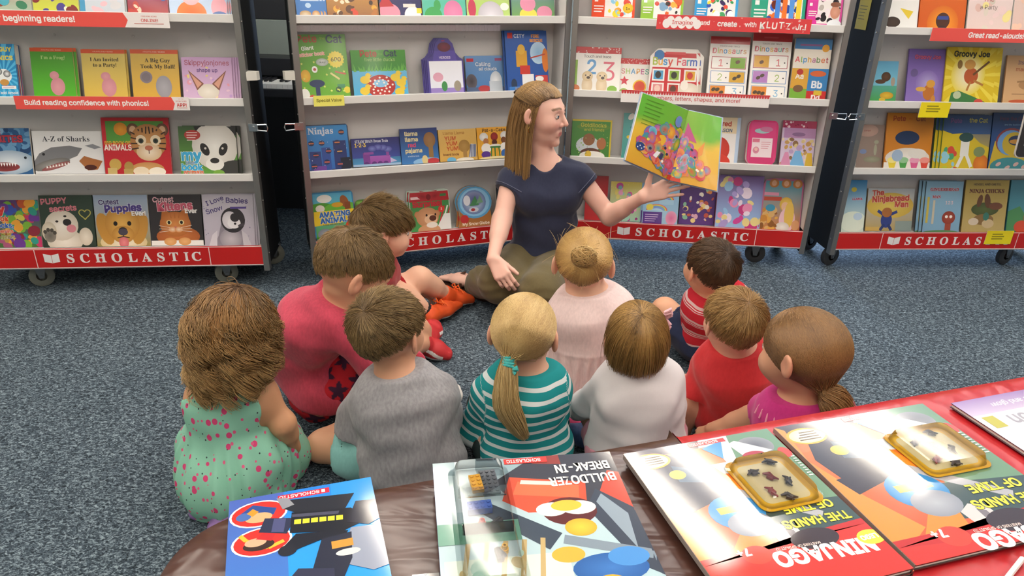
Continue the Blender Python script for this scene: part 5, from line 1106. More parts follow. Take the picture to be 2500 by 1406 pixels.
def fl(M, w, px, py, z):
    """sheet coordinates (100 wide) of a pixel on a book lying in frame M"""
    q = M.inverted() @ onz(px, py, z); return (q.x/w*100+50, q.y/w*100)
def a_hero(q):
    a = Art(q, '2f8fe0', '2a9be8'); H = a.H; a.rect(62, 0, 38, H, '4a62b0', '3f7fd0').rect(30, 0, 33, H*.36, '2a7ad0', '2a92e4')
    a.rect(31, 3.5, 36, 5.6, 'd0283c').text('SCHOLASTIC', 52, 4.6, 5, 'f4e4e4', 'c', 's', .02, maxw=28).rect(34, 4.6, 2.6, 3.2, 'f4e4e4')
    for cx, cy in ((80, 19), (78, 47)):
        a.ell(cx, cy, 19.5, 13.5, 'f2f2ee').ell(cx, cy, 18, 12.3, 'd8362c', 'c83028')
    a.poly([(68, 16), (84, 9), (94, 18), (82, 24), (70, 22)], '2f4a8c').ell(80, 23, 9, 5, 'd0a878').ell(90, 20, 5, 4, '4a6aa8').star(84, 17, 4, 'e0902c', 4, .7)
    a.line([(64, 50), (74, 54), (88, 44), (92, 38)], 3, 'd8b43a').ell(80, 50, 10, 5, '3a2a24').ell(82, 47, 7, 4, 'd8a888').poly([(68, 40), (76, 38), (82, 44), (72, 48)], 'c02c2c')
    a.poly([(14, 15), (60, 10), (64, 18), (54, 26), (22, 30)], '26262c').poly([(60, 8), (68, 6), (64, 19), (56, 16)], '8a8c94').poly([(56, 30), (76, 25), (80, 38), (62, 44)], '2c3048').poly([(62, 29), (70, 27), (72, 40), (64, 42)], '4c5078')
    a.poly([(18, 30), (58, 24), (60, 44), (26, 52), (6, 44)], '1e1e24').poly([(26, 31), (58, 26), (58, 29), (27, 34)], '4a4a5c')
    for i in range(6): a.poly([(24+i*5.6, 36-i*.7), (28.6+i*5.6, 35.4-i*.7), (29+i*5.6, 40-i*.7), (24.4+i*5.6, 40.6-i*.7)], 'd8d03a')
    a.poly([(0, 26), (14, 24), (22, 44), (8, 50), (0, 46)], '2a2a38').poly([(22, 52), (56, 46), (66, 58), (60, 62), (40, 56), (26, 60)], '202028').ell(62, 60, 6, 5, '26262e').poly([(0, 52), (20, 50), (30, 80), (10, 92), (0, 90)], '8f97aa').poly([(20, 54), (40, 56), (48, 84), (30, 96), (22, 78)], '2a2c3c').rect(20, 60, 14, 7, 'c8903c').poly([(34, 84), (56, 78), (70, 96), (60, 118), (36, 118)], '34364c').ell(24, 72, 8, 3, 'd8d8d0'); return a
ZB = TZ+.0038; ZR = TZ+.0042
def flat_book(p0, p1, z, L_, th, art, name, label, cat='book', back='e6e2da', m=GLOSSY):
    M, w = lay_frame(p0, p1, z+th); M.translation.z = z
    o = make_book(name, w, L_, th, art, back, m); o.matrix_world = M; tag(o, label, cat); return o, M, w
flat_book((560, 1224), (905, 1164), ZB, .235, .006, a_hero, 'activity_book', 'bright blue activity book with dark blocks and two round red pictures on the table', back='dfe3ea')

# stack of three copies with a clear brick tray
def brick(x, y, z, nx, ny, c, label, M, p=.0078, hh=.0092, rot=0.0):
    mb = MB(); W_, D_ = nx*p, ny*p; mb.box(-W_/2, W_/2, -D_/2, D_/2, 0, hh, bev=.0004)
    for i in range(nx):
        for j in range(ny): mb.lathe(((i+.5)*p-W_/2, (j+.5)*p-D_/2, hh-.0002), (0, 0, 1), [(0, .0025), (.0016, .0025), (.0018, .0022), (.0018, 0)], 12)
    o = mb.build('toy_brick', mat('brick_'+c, c, .25), smooth=False); o.matrix_world = M @ Matrix.Translation((x, y, z)) @ Matrix.Rotation(rot, 4, 'Z'); return tag(o, label, 'toy brick')
def tray(mb, x0, x1, y0, y1, z0, z1, t=.0008, r=.012, inset=.006):
    """open-bottomed clear dome with rounded corners and sloping sides"""
    def ring(d, z): return [(x, y, z) for x, y in [(x0+d+px_, y0+d+py_) for px_, py_ in round_outline(x1-x0-2*d, y1-y0-2*d, max(.002, r-d*.5), 4)]]
    R = [ring(-.006, z0), ring(0, z0+.0006), ring(inset*.7, z1-.002), ring(inset, z1)]; n = len(R[0]); v = [p for q in R for p in q]
    f = [(k*n+i, k*n+(i+1) % n, (k+1)*n+(i+1) % n, (k+1)*n+i) for k in range(3) for i in range(n)]+[tuple(3*n+i for i in range(n))]
    mb.add(v, f)
def a_dozer(q):
    a = Art(q, 'b8ccd0', 'a8c4cc'); H = a.H
    a.poly([(0, 0), (100, 0), (100, 10), (70, 14), (0, 12)], '8fa6ac').poly([(88, 0), (78, 0), (74, 40), (90, 40)], 'cfe0e4').poly([(0, 0), (44, 0), (70, 20), (60, 34), (0, 44)], '3c3a40').poly([(30, 0), (44, 0), (46, 6), (30, 8)], '8a3a2e')
    a.poly([(6, 16), (0, 18), (0, 60), (8, 56), (16, 36)], 'c4472e').poly([(20, 24), (60, 16), (66, 34), (54, 44), (24, 46)], 'd8502e', ).poly([(24, 26), (56, 20), (60, 30), (26, 36)], 'e06a40').poly([(36, 22), (54, 19), (55, 22), (37, 25)], 'd8d0c4').poly([(0, 46), (16, 30), (24, 44), (8, 84), (0, 90)], '3a404c').poly([(4, 50), (14, 34), (18, 40), (6, 74)], '8a98a4').line([(0, 78), (40, 64)], 6, '7e8c98')
    a.ell(33, 45, 14, 10, '5a2018').ell(28, 43, 9, 5, 'e4e4e0').ell(42, 43, 8, 5, 'e4e4e0').ell(34, 41, 8, 4, 'e0b83a').ell(30, 57, 8, 6, 'e8c03a', 'd0a42c').poly([(40, 60), (74, 34), (80, 40), (48, 70)], '3a4450')
    a.rect(40, 72, 58, H, 'cfdccf').ell(22, 84, 18, 9, '3a72b8', '2a5a9c').ell(12, 78, 10, 6, '4a8acc').ell(40, 74, 8, 5, 'd8a83a').ell(24, 96, 9, 8, 'e8c03a', 'd0a42c').ell(22, 108, 16, 10, '34468c', '283a78').ell(24, 110, 5, 4, 'e0c84a')
    for i in range(5): a.line([(50+i*9, 62), (56+i*9, 96)], 2.4, 'b8a06a')
    a.blobs(91, 10, 44, 64, 90, 100, ['8ab0a0', 'b8a878', 'a8c4b8'], 2, 5).rect(60, 48, 40, 14, '6a9c88').rect(0, H-14, 100, 14, '3a84c8').rect(0, H-6, 30, 6, 'c82c3c').text('5+', 7, 96, 7, '3a4a8c', 'c', 's', .02)
    a.rect(37, .8, 24, 4.6, 'd0382c').text('SCHOLASTIC', 50, 1.8, 4, 'f4e4e0', 'c', 's', .02, maxw=19).text('BULLDOZER', 3, 18, 10, 'f6f4ee', 'l', 's', .03, .04, maxw=36).text('BREAK-IN', 4, 8, 10, 'f6f4ee', 'l', 's', .03, .04, maxw=30); return a
th = .0095
st = [((1070, 1214), (1480, 1160), 'lowest copy of the bulldozer book stack, turned a little out of line'), ((1064, 1150), (1487, 1112), 'middle copy of the bulldozer book stack on the brown cloth'), ((1056, 1132), (1488, 1102), 'top copy of the bulldozer book stack with a clear brick tray')]
for i, (p0, p1, lab) in enumerate(st):
    o, M, w = flat_book(p0, p1, ZB+i*(th+.0012), .30, th, a_dozer, 'story_book', lab, back='28408a')
ztop = ZB+2*(th+.0012)+th+.0009
MT = M.copy(); MT.translation.z = ztop
tx0, tx1, ty0, ty1 = w*.12, w*.40, .018, .235
tm = MB(); tray(tm, tx0, tx1, ty0, ty1, 0, .021)
for y in (ty0+.062, ty0+.128): tm.box(tx0+.004, tx1-.004, y-.0012, y+.0012, .004, .0195)
tr = tm.build('brick_tray', clear); tr.parent = o; tr.matrix_parent_inverse = Matrix(); tr.location = (0, 0, ztop-M.translation.z)
tr['label'] = 'clear plastic tray in three compartments'
cxm = (tx0+tx1)/2
brick(cxm-.012, ty0+.034, .0008, 3, 6, '55585e', 'dark grey toy plate in the clear tray', MT, hh=.004, rot=.06)
brick(cxm+.006, ty0+.041, .0052, 2, 4, 'e8ac1e', 'yellow two by four toy brick in the clear tray', MT, hh=.0055, rot=.1)
brick(cxm+.006, ty0+.084, .0008, 4, 2, '2f5cb8', 'blue two by four toy brick in the clear tray', MT, rot=.05)
for x, y, c, lab in ((cxm+.006, ty0+.113, 'd8483c', 'red round toy stud in the clear tray'), (cxm-.016, ty0+.158, 'd8a42c', 'amber round toy stud in the clear tray')):
    mb = MB(); mb.lathe((0, 0, 0), (0, 0, 1), [(0, 0), (0, .005), (.006, .005), (.006, .0034), (.011, .0034), (.011, .0018), (.008, .0018)], 16); q_ = mb.build('toy_stud', mat('stud_'+c, c, .25)); q_.matrix_world = MT @ Matrix.Translation((x, y, .0008)); tag(q_, lab, 'toy stud')
for k in range(2):
    mb = MB(); mb.box(-.009, .009, -.004, .004, 0, .006, bev=.001).cyl((-.009, 0, .003), (.009, .004, .009), .0028); q_ = mb.build('toy_part', mat('toy_black', '2a2a2c', .3)); q_.matrix_world = MT @ Matrix.Translation((cxm-.012+k*.003, ty0+.112+k*.052, .0008)) @ Matrix.Rotation(.7+k, 4, 'Z'); tag(q_, 'small black toy part %s in the clear tray' % ('beside the red stud', 'beside the amber stud')[k], 'toy part')

def a_nj(q):
    a = Art(q, 'd8742c', 'c8502a'); H = a.H
    a.rect(0, 0, 100, 7, '4a3a38').poly([(0, 0), (40, 0), (44, 60), (40, H), (0, H)], '6a8c6c').poly([(0, 66), (52, 60), (56, 84), (0, 90)], '3c4c48').poly([(30, 0), (50, 0), (64, 30), (40, 34)], 'c8d0d4').rect(44, 7, 56, 16, 'd8743a')
    a.poly([(96, 4), (100, 30), (90, 60), (78, 84), (100, 96), (100, 0)], 'e08a34').poly([(60, 10), (70, 30), (56, 64), (84, 90), (60, 96), (44, 50)], 'e8852c')
    a.poly([(88, 10), (78, 6), (62, 18), (60, 40), (72, 52), (92, 48), (96, 30)], '3a3236').poly([(78, 18), (64, 24), (66, 36), (80, 32)], '4a5a6a').ell(78, 26, 5, 4, 'c8a83a').poly([(70, 12), (60, 16), (66, 20)], '4aa4cc').poly([(96, 46), (58, 40), (56, 48), (92, 58)], '3a3034').poly([(64, 38), (60, 36), (54, 50), (58, 52)], 'd8dadc').poly([(58, 40), (16, 74), (20, 78), (62, 46)], 'a8a8ac')
    a.ell(62, 62, 16, 13, '3a94d0', '2f80bc').ell(60, 72, 13, 9, 'a8acb4', '8a8e98').rect(52, 57, 20, 5, 'd8a832').poly([(46, 76), (38, 80), (40, 118), (50, 118), (54, 80)], 'c8c4c2').poly([(45, 80), (41, 82), (43, 114), (48, 114)], '7a7478')
    a.ell(87, 11, 12, 7, 'e8a02c').ell(87, 11, 10.5, 5.8, 'f4ecd8', 'f0d8a0').lines(80, 13.4, 14, 4, 2, '6a5a40', .9)
    a.ell(18, 14, 12, 9, '5c5c60', '8a8a8e').poly([(10, 20), (30, 24), (34, 8), (28, 6)], 'c8cacc').ell(24, 22, 8, 4, 'a8323a').ell(4, 24, 4, 5, 'c8402c').poly([(36, 4), (52, 8), (44, 20)], '4a90c4')
    a.rect(33, 1.6, 25, 3.4, 'd0382c').text('SCHOLASTIC', 47, 2.2, 3.2, 'f4e4e0', 'c', 's', .02, maxw=19)
    a.rect(0, 88, 100, H, 'c8301f').poly([(0, 84), (44, 86), (60, 96), (100, 92), (100, 88), (0, 88)], 'b8281c').ell(70, 92, 8, 6, 'd84028').ell(34, 90, 14, 7, '3a2a2a')
    a.text('THE HANDS', 24, 76, 8.6, 'e8e03a', 'c', 's', .035, -.04, maxw=40, out='2a2c1e').text('OF TIME', 22, 66, 8.6, 'e8e03a', 'c', 's', .035, -.04, maxw=30, out='2a2c1e').text('7+', 76, 87, 7, 'f4ece8', 'c', 's', .05)
    a.text('NINJAGO', 35, 95, 14, 'f6f4f0', 'c', 's', .045, -.06, maxw=62).text('MASTERS OF SPINJITZU', 46, 91.8, 2.4, 'f0d8d0', 'c', 's', .02, -.06, maxw=30).ell(5, 97, 8, 5, 'e8c83a').text('LEGO', 6, 95.4, 4.4, 'f6f4f0', 'c', 's', .05, maxw=11)
    a.lines(1, 46, 3, 9, 2.2, 'e8e8e0', .8); return a
def ninja_book(p0, p1, z, L_, lab, which, mirror_s):
    o, M, w = flat_book(p0, p1, z, L_, .0085, a_nj, 'story_book', lab, back='3c3230')
    e = MB(); e.box(w/2-.0002, w/2+.0006, .001, L_-.001, .0002, .0083); e.build('spine_edge', mat('wrapped_edge', '9a9088', .25), o)
    x0, x1, y0, y1 = -w*.40, -w*.03, L_*.22, L_*.55
    zz_ = .0096
    t = PB(); t.prism([(x0-.004+px_, y0-.004+py_) for px_, py_ in round_outline(x1-x0+.008, y1-y0+.008, .014, 5)], zz_, zz_+.0010, 'd8a818'); t.prism([(x0+.009+px_, y0+.009+py_) for px_, py_ in round_outline(x1-x0-.018, y1-y0-.018, .010, 5)], zz_+.0008, zz_+.0012, 'c4b78c'); tr = t.build('blister_card', PRINT, o, label='yellow blister card')
    d = MB(); tray(d, x0, x1, y0, y1, zz_+.0013, zz_+.017, r=.014); d.build('blister', clear, tr, label='clear plastic blister')
    r = random.Random(which)
    for k in range(6):
        mb = MB(); c = ['3a3638', '4a4446', '7a2a2a', '3c383a', '8a3230', '4c4648'][k]
        mb.tube([(-.011, -.002, .002), (-.003, .002, .004), (.004, -.001, .0035), (.011, .003, .002)], [.0012, .003, .0026, .001], 6).box(-.004, .004, -.005, .003, .0002, .004, bev=.0006).cyl((-.006, .005, .003), (.006, -.006, .003), .0013, n=6)
        q_ = mb.build('toy_weapon', mat('toyw_'+c, c, .35)); cx_ = x0+(x1-x0)*(.3+.4*((k*2) % 3)/2); cy_ = y0+(y1-y0)*(.14+.145*k)
        q_.matrix_world = M @ Matrix.Translation((cx_, cy_, zz_+.0022)) @ Matrix.Rotation(r.uniform(0, 6), 4, 'Z')
        tag(q_, 'small dark toy weapon piece in the blister of the %s ninja book' % which, 'toy piece', 'toy weapon pieces in the %s ninja book' % which)
    return o
ninja_book((1522, 1108), (1872, 1046), ZB+.0085, .295, 'orange and red ninja book with white glare, left one of the pair', 'left', 0)
under = flat_book((1530, 1118), (1880, 1056), ZB-.0012, .292, .0085, lambda q: Art(q, 'c86a34'), 'story_book', 'ninja book copy lying under the left ninja book', back='3c3230')
ninja_book((1889, 1044), (2252, 985), ZR, .295, 'orange and red ninja book lying on the red cloth beside the white book', 'right', 0)
def a_wht(q):
    a = Art(q, 'e8e6ea', 'e4e0e8'); H = a.H; a.rect(0, 0, 100, 14, '9a7cae', 'c8b8d0').text('glitter and glow', 60, 6, 6, 'f4f0f4', 'c', 's', .01, maxw=56).text('fashion', 60, 18, 14, 'a8a4ac', 'c', 's', .02, maxw=60).rect(88, 16, 8, 10, 'b8b040').blobs(95, 12, 20, 50, 60, 90, ['8a5a94', 'b88ac0', '4a3a54', 'd0b0d8'], 3, 8).ell(20, 14, 10, 6, '4aa490').line([(70, 44), (40, 70)], 3, '3a3a40').ell(34, 78, 16, 12, '7a3a7c'); return a
flat_book((2322, 984), (2640, 925), ZR, .26, .008, a_wht, 'activity_book', 'white and lilac glossy book at the right edge of the red cloth', back='5a4a54')
def a_blk(q): a = Art(q, '1e1a1c'); a.blobs(97, 24, 0, 0, 100, a.H, ['2a2426', 'd85a2a', '3a2e2c', '1a1618', 'e07a3a'], 3, 9); return a
flat_book((1006, 1403), (1112, 1394), ZB, .18, .006, a_blk, 'picture_book', 'black book with orange flecks poking in at the bottom edge', back='1e1a1c')
cb = MB(); cb.tube([onz(2430, 1450, TZ+.0075), onz(2466, 1402, TZ+.0075), onz(2496, 1364, TZ+.0075)], .0035, 8)
tag(cb.build('white_cord', mat('cord_white', 'e4e2de', .4), smooth=True), 'white cord lying on the red cloth in the bottom right corner', 'cord')
# ------------------------------------------------------------------ rounded bodies: signed distance fields turned into meshes
A3 = lambda v: np.array([float(v[0]), float(v[1]), float(v[2])])
def unit(v): v = np.asarray(v, float); return v/(np.linalg.norm(v)+1e-12)
class Field:
    def __init__(s, lo, hi, h):
        s.h = h; s.lo = np.asarray(lo, float); n = np.ceil((np.asarray(hi)-s.lo)/h).astype(int)+1
        s.ax = [(s.lo[i]+h*np.arange(n[i])).astype(np.float32) for i in range(3)]; s.D = np.full(tuple(n), 1.0, np.float32)
    def _box(s, lo, hi):
        sl = []
        for i in range(3):
            a = max(0, int(math.floor((lo[i]-s.lo[i])/s.h))); b = min(len(s.ax[i]), int(math.ceil((hi[i]-s.lo[i])/s.h))+1)
            if b <= a: return None
            sl.append(slice(a, b))
        return tuple(sl)
    def add(s, prim, k=0.01, op='u'):
        fn, lo, hi = prim; pad = k+3*s.h; sl = s._box(lo-pad, hi+pad)
        if sl is None: return s
        X, Y, Z = s.ax[0][sl[0]][:, None, None], s.ax[1][sl[1]][None, :, None], s.ax[2][sl[2]][None, None, :]
        d = fn(X, Y, Z).astype(np.float32); a = s.D[sl]
        if op == 's': d = -d; q = np.maximum(a, d); h = np.maximum(k-np.abs(a-d), 0)/max(k, 1e-6); s.D[sl] = q+h*h*k*.25
        else: q = np.minimum(a, d); h = np.maximum(k-np.abs(a-d), 0)/max(k, 1e-6); s.D[sl] = q-h*h*k*.25
        return s
    def cut(s, p, n):                    # keep the side the normal points away from
        n = unit(n); p = np.asarray(p, float)
        d = (s.ax[0][:, None, None]-p[0])*n[0]+(s.ax[1][None, :, None]-p[1])*n[1]+(s.ax[2][None, None, :]-p[2])*n[2]
        s.D = np.maximum(s.D, d.astype(np.float32)); return s
    def displace(s, f, band=.03):
        i = np.nonzero(np.abs(s.D) < band); s.D[i] += f(s.ax[0][i[0]], s.ax[1][i[1]], s.ax[2][i[2]]).astype(np.float32); return s
    def surface(s, smooth=1):
        D = s.D; D[0] = D[-1] = 1; D[:, 0] = D[:, -1] = 1; D[:, :, 0] = D[:, :, -1] = 1
        I = D < 0; n = np.array(D.shape); c = np.zeros(tuple(n-1), np.uint8)
        offs = [(i, j, k) for i in (0, 1) for j in (0, 1) for k in (0, 1)]
        for o in offs: c += I[o[0]:n[0]-1+o[0], o[1]:n[1]-1+o[1], o[2]:n[2]-1+o[2]]
        ci = np.argwhere((c > 0) & (c < 8)); N = len(ci)
        idx = np.full(tuple(n-1), -1, np.int32); idx[ci[:, 0], ci[:, 1], ci[:, 2]] = np.arange(N)
        val = {o: D[ci[:, 0]+o[0], ci[:, 1]+o[1], ci[:, 2]+o[2]].astype(np.float64) for o in offs}
        P = np.zeros((N, 3)); W = np.zeros(N)
        for a in offs:
            for ax in range(3):
                if a[ax]: continue
                b = tuple(1 if q == ax else a[q] for q in range(3)); va, vb = val[a], val[b]; m = (va < 0) != (vb < 0)
                t = np.where(m, va/np.where(m, va-vb, 1), 0); q = np.zeros((N, 3)); q[:] = a; q[:, ax] += t
                P[m] += q[m]; W[m] += 1
        V = s.lo+(ci+P/W[:, None])*s.h; F = []
        for ax in range(3):
            sl0 = [slice(1, -1)]*3; sl0[ax] = slice(0, -1); sl1 = list(sl0); sl1[ax] = slice(1, None)
            a, b = I[tuple(sl0)], I[tuple(sl1)]; e = np.argwhere(a != b)
            if not len(e): continue
            e = e+1; e[:, ax] -= 1; u, v = [(1, 2), (2, 0), (0, 1)][ax]; q = []
            for du, dv in ((-1, -1), (0, -1), (0, 0), (-1, 0)):
                g = e.copy(); g[:, u] += du; g[:, v] += dv; q.append(idx[g[:, 0], g[:, 1], g[:, 2]])
            q = np.stack(q, 1); fl_ = I[e[:, 0], e[:, 1], e[:, 2]]; q[~fl_] = q[~fl_][:, ::-1]; F.append(q)
        F = np.concatenate(F); F = F[(F >= 0).all(1)]
        for _ in range(smooth):
            S = np.zeros_like(V); C = np.zeros(N)
            for a, b in ((0, 1), (1, 2), (2, 3), (3, 0)):
                for x, y in ((a, b), (b, a)):
                    for d in range(3): S[:, d] += np.bincount(F[:, x], V[F[:, y], d], N)
                    C += np.bincount(F[:, x], minlength=N)
            V = V*.5+.5*S/np.maximum(C, 1)[:, None]
        return V, F
def capsule(a, b, ra, rb=None, L=None, q=1.0):
    """tapered limb from a to b; L, q: flattened so that it is q times wider along L"""
    a, b = np.asarray(a, float), np.asarray(b, float); rb = ra if rb is None else rb; d = b-a; dd = float(d@d)+1e-12
    L_ = unit(L) if L is not None else None; f = (1/q-1)
    def fn(X, Y, Z):
        x, y, z = X-a[0], Y-a[1], Z-a[2]; t = np.clip((x*d[0]+y*d[1]+z*d[2])/dd, 0, 1)
        x, y, z = x-t*d[0], y-t*d[1], z-t*d[2]
        if L_ is not None:
            w = (x*L_[0]+y*L_[1]+z*L_[2])*f; x, y, z = x+w*L_[0], y+w*L_[1], z+w*L_[2]
        return np.sqrt(x*x+y*y+z*z)-(ra+(rb-ra)*t)
    r = max(ra, rb)*max(q, 1)
    return fn, np.minimum(a, b)-r, np.maximum(a, b)+r
def ellipsoid(c, r, R=None):
    c, r = np.asarray(c, float), np.asarray(r, float); R = np.eye(3) if R is None else R
    def fn(X, Y, Z):
        x, y, z = X-c[0], Y-c[1], Z-c[2]; k0 = k1 = 0
        for i in range(3):
            w = x*R[0, i]+y*R[1, i]+z*R[2, i]; k0 = k0+(w/r[i])**2; k1 = k1+(w/r[i]**2)**2
        k0 = np.sqrt(k0); return k0*(k0-1)/(np.sqrt(k1)+1e-9)
    m = np.abs(R) @ r
    return fn, c-m, c+m
def sphere(c, r): return ellipsoid(c, (r, r, r))
def np_mesh(name, V, F, m, parent=None, base=None, colors=None, attrs=None, label=None, smooth=True):
    base = np.zeros(3) if base is None else np.asarray(base, float); V = np.asarray(V)-base; me = bpy.data.meshes.new(name); F = np.asarray(F); k = F.shape[1]
    me.vertices.add(len(V)); me.vertices.foreach_set('co', V.astype(np.float32).ravel()); me.loops.add(F.size); me.loops.foreach_set('vertex_index', F.astype(np.int32).ravel())
    me.polygons.add(len(F)); me.polygons.foreach_set('loop_start', np.arange(0, F.size, k, dtype=np.int32))
    if colors is not None:
        a = me.color_attributes.new('Col', 'FLOAT_COLOR', 'POINT'); c = np.ones((len(V), 4), np.float32); c[:, :3] = colors; a.data.foreach_set('color', c.ravel())
    for n, q in (attrs or {}).items():
        a = me.attributes.new(n, 'FLOAT', 'POINT'); a.data.foreach_set('value', np.asarray(q, np.float32))
    me.update(calc_edges=True); me.validate()
    if smooth: me.polygons.foreach_set('use_smooth', np.ones(len(F), bool))
    return link(name, me, m, parent, label)
def frame(fwd, up=(0, 0, 1)):
    f = unit(fwd); r = unit(np.cross(f, up)); return np.stack([r, f, np.cross(r, f)], 1)       # columns right, forward, up
def two_bone(a, c, l1, l2, pole):
    a, c = A3(a), A3(c); d = c-a; L = min(np.linalg.norm(d), (l1+l2)*.999); u = unit(d); x = (l1*l1-l2*l2+L*L)/(2*L); h = math.sqrt(max(l1*l1-x*x, 0)); p = np.asarray(pole, float); p = unit(p-u*(p@u))
    return a+u*x+p*h
def wrinkle(amp, freq, seed, axis=None, sq=1.0):
    r = np.random.default_rng(seed); K = r.normal(size=(5, 3)); K /= np.linalg.norm(K, axis=1)[:, None]
    if axis is not None: ax = unit(axis); K = K-.75*(K @ ax)[:, None]*ax[None]
    K *= freq*(1+r.random((5, 1))*1.2); ph = r.random(5)*6.28; W = r.normal(size=(3, 3))*freq*.35
    def f(x, y, z):
        s = 0; w = [np.sin(x*q[0]+y*q[1]+z*q[2]) for q in W]
        for i in range(5): s = s+np.sin(x*K[i, 0]+y*K[i, 1]+z*K[i, 2]+ph[i]+1.4*w[i % 3])
        return amp*s/2.6
    return f
# -- hands
def hand_prims(w, d, n, side, s=1.0, curl=(.3, .35, .3), spread=.12, thumb=(.55, .75, .25), tcurl=.3):
    """wrist, finger direction, palm-facing direction, side (+1: thumb along d x n)"""
    w = A3(w); d = unit(d); n = np.asarray(n, float); n = unit(n-d*(n@d)); l = np.cross(d, n)*side; P = []
    offs = (.027, .009, -.009, -.026); lens = (1.0, 1.1, 1.02, .8); kn = (.088, .092, .088, .080); rad = (.0088, .0088, .0084, .0074)
    for i in range(4):
        b = w+l*offs[i]*.45*s; k = w+d*kn[i]*s+l*offs[i]*s; P.append((capsule(b, k, .0135*s, .0108*s), .012*s))
        fd = unit(d+l*spread*(1.5-i)*.8); p = k; ang = 0
        for j, ln in enumerate((.043, .027, .021)):
            ang += curl[j]*(1+.12*i); u = fd*math.cos(ang)+n*math.sin(ang); q = p+u*ln*lens[i]*s
            P.append((capsule(p, q, rad[i]*s*(1-.08*j), rad[i]*s*(.9-.1*j)), .0045*s)); p = q
    b = w+d*.022*s+l*.020*s; u = unit(d*thumb[0]+l*thumb[1]+n*thumb[2]); q = b+u*.036*s; P.append((capsule(b, q, .0150*s, .0115*s), .012*s))
    u2 = unit(u+(d*.7+n*.4)*tcurl); q2 = q+u2*.033*s; P.append((capsule(q, q2, .0108*s, .0095*s), .004*s)); P.append((capsule(q2, q2+unit(u2+d*.3*tcurl)*.024*s, .0096*s, .0078*s), .004*s))
    return P
# -- heads
def head_prims(C, R, s, adult=False):
    def p(x, y, z): return C+R @ (np.array([x, y, z])*s)
    def e(c, r, rot=None): return ellipsoid(p(*c), np.array(r)*s, R if rot is None else R @ rot)
    U = [(e((0, -.008, .012), (.073, .088, .078)), .01)]; S = []
    if adult:
        U += [(e((0, .026, -.034), (.056, .058, .074)), .03), (e((0, .038, -.082), (.038, .042, .033)), .022), (sphere(p(0, .073, -.108), .0125*s), .02), (sphere(p(.034, .056, -.036), .022*s), .03), (sphere(p(-.034, .056, -.036), .022*s), .03),
              (capsule(p(0, .080, .004), p(0, .104, -.034), .0065*s, .0088*s), .012), (sphere(p(.0095, .091, -.040), .007*s), .007), (sphere(p(-.0095, .091, -.040), .007*s), .007),
              (capsule(p(-.018, .080, -.067), p(.018, .080, -.067), .0046*s), .008), (sphere(p(0, .086, -.066), .0042*s), .006), (capsule(p(-.014, .081, -.077), p(.014, .081, -.077), .0050*s), .008), (capsule(p(-.03, .074, .012), p(.03, .074, .012), .0075*s), .02)]
        S += [(sphere(p(.030, .093, -.006), .0135*s), .016), (sphere(p(-.030, .093, -.006), .0135*s), .016), (capsule(p(-.016, .0905, -.0725), p(.016, .0905, -.0725), .0022*s), .003)]
    else:
        U += [(e((0, .030, -.035), (.056, .053, .060)), .03), (e((0, .036, -.070), (.041, .038, .030)), .025), (sphere(p(0, .064, -.086), .0125*s), .02), (sphere(p(.034, .055, -.042), .025*s), .03), (sphere(p(-.034, .055, -.042), .025*s), .03),
              (capsule(p(0, .079, -.010), p(0, .092, -.028), .006*s, .0088*s), .012), (sphere(p(.009, .084, -.031), .006*s), .007), (sphere(p(-.009, .084, -.031), .006*s), .007),
              (capsule(p(-.015, .081, -.053), p(.015, .081, -.053), .0048*s), .008), (capsule(p(-.012, .081, -.061), p(.012, .081, -.061), .0052*s), .008), (capsule(p(-.03, .072, .010), p(.03, .072, .010), .008*s), .02)]
        S += [(sphere(p(.030, .091, -.008), .014*s), .016), (sphere(p(-.030, .091, -.008), .014*s), .016)]
    for sd in (-1, 1):
        a = .42*sd; rz = np.array([[math.cos(a), -math.sin(a), 0], [math.sin(a), math.cos(a), 0], [0, 0, 1]])
        U.append((e((sd*.0775, -.008, -.014), (.0075, .019, .030), rz), .006)); S.append((e((sd*.087, -.003, -.010), (.007, .010, .017), rz), .006))
    return U, S
EYE = {True: (.029, .0725, -.006), False: (.029, .0700, -.008)}
def skin_colors(V, C, R, s, tone, adult, lip='b8605c', brow='6a4a34'):
    q = ((V-C) @ R)/s; c = np.tile(np.array(lin(tone)), (len(V), 1)); x, y, z = np.abs(q[:, 0]), q[:, 1], q[:, 2]
    def blend(w, col, amt):
        nonlocal c
        w = np.clip(w, 0, 1)[:, None]*amt; c = c*(1-w)+np.array(lin(col))*w
    zl = -.0725 if adult else -.057
    f = y > .03
    blend(np.exp(-((x-.036)**2+(z+.040)**2)/.00035)*f, 'dd8f80', .45); blend(np.exp(-(x**2+(z+.036)**2)/.00012)*(y > .085), 'd88c7c', .35)
    blend(np.clip(1.6-((x/.0205)**2+((z-zl)/.0105)**2)*1.5, 0, 1)*(y > .070), lip, .85)
    zb = .0215-.22*np.maximum(x-.034, 0)-.10*((x-.03)/.1)**2
    blend(np.clip(1.5-((z-zb)/.0036)**2, 0, 1)*(x > .013)*(x < .048)*f, brow, .85)
    blend(np.exp(-((np.abs(x-.080)/.014)**2+((z+.014)/.03)**2))*(np.abs(y) < .04), 'e0907c', .35)
    return c
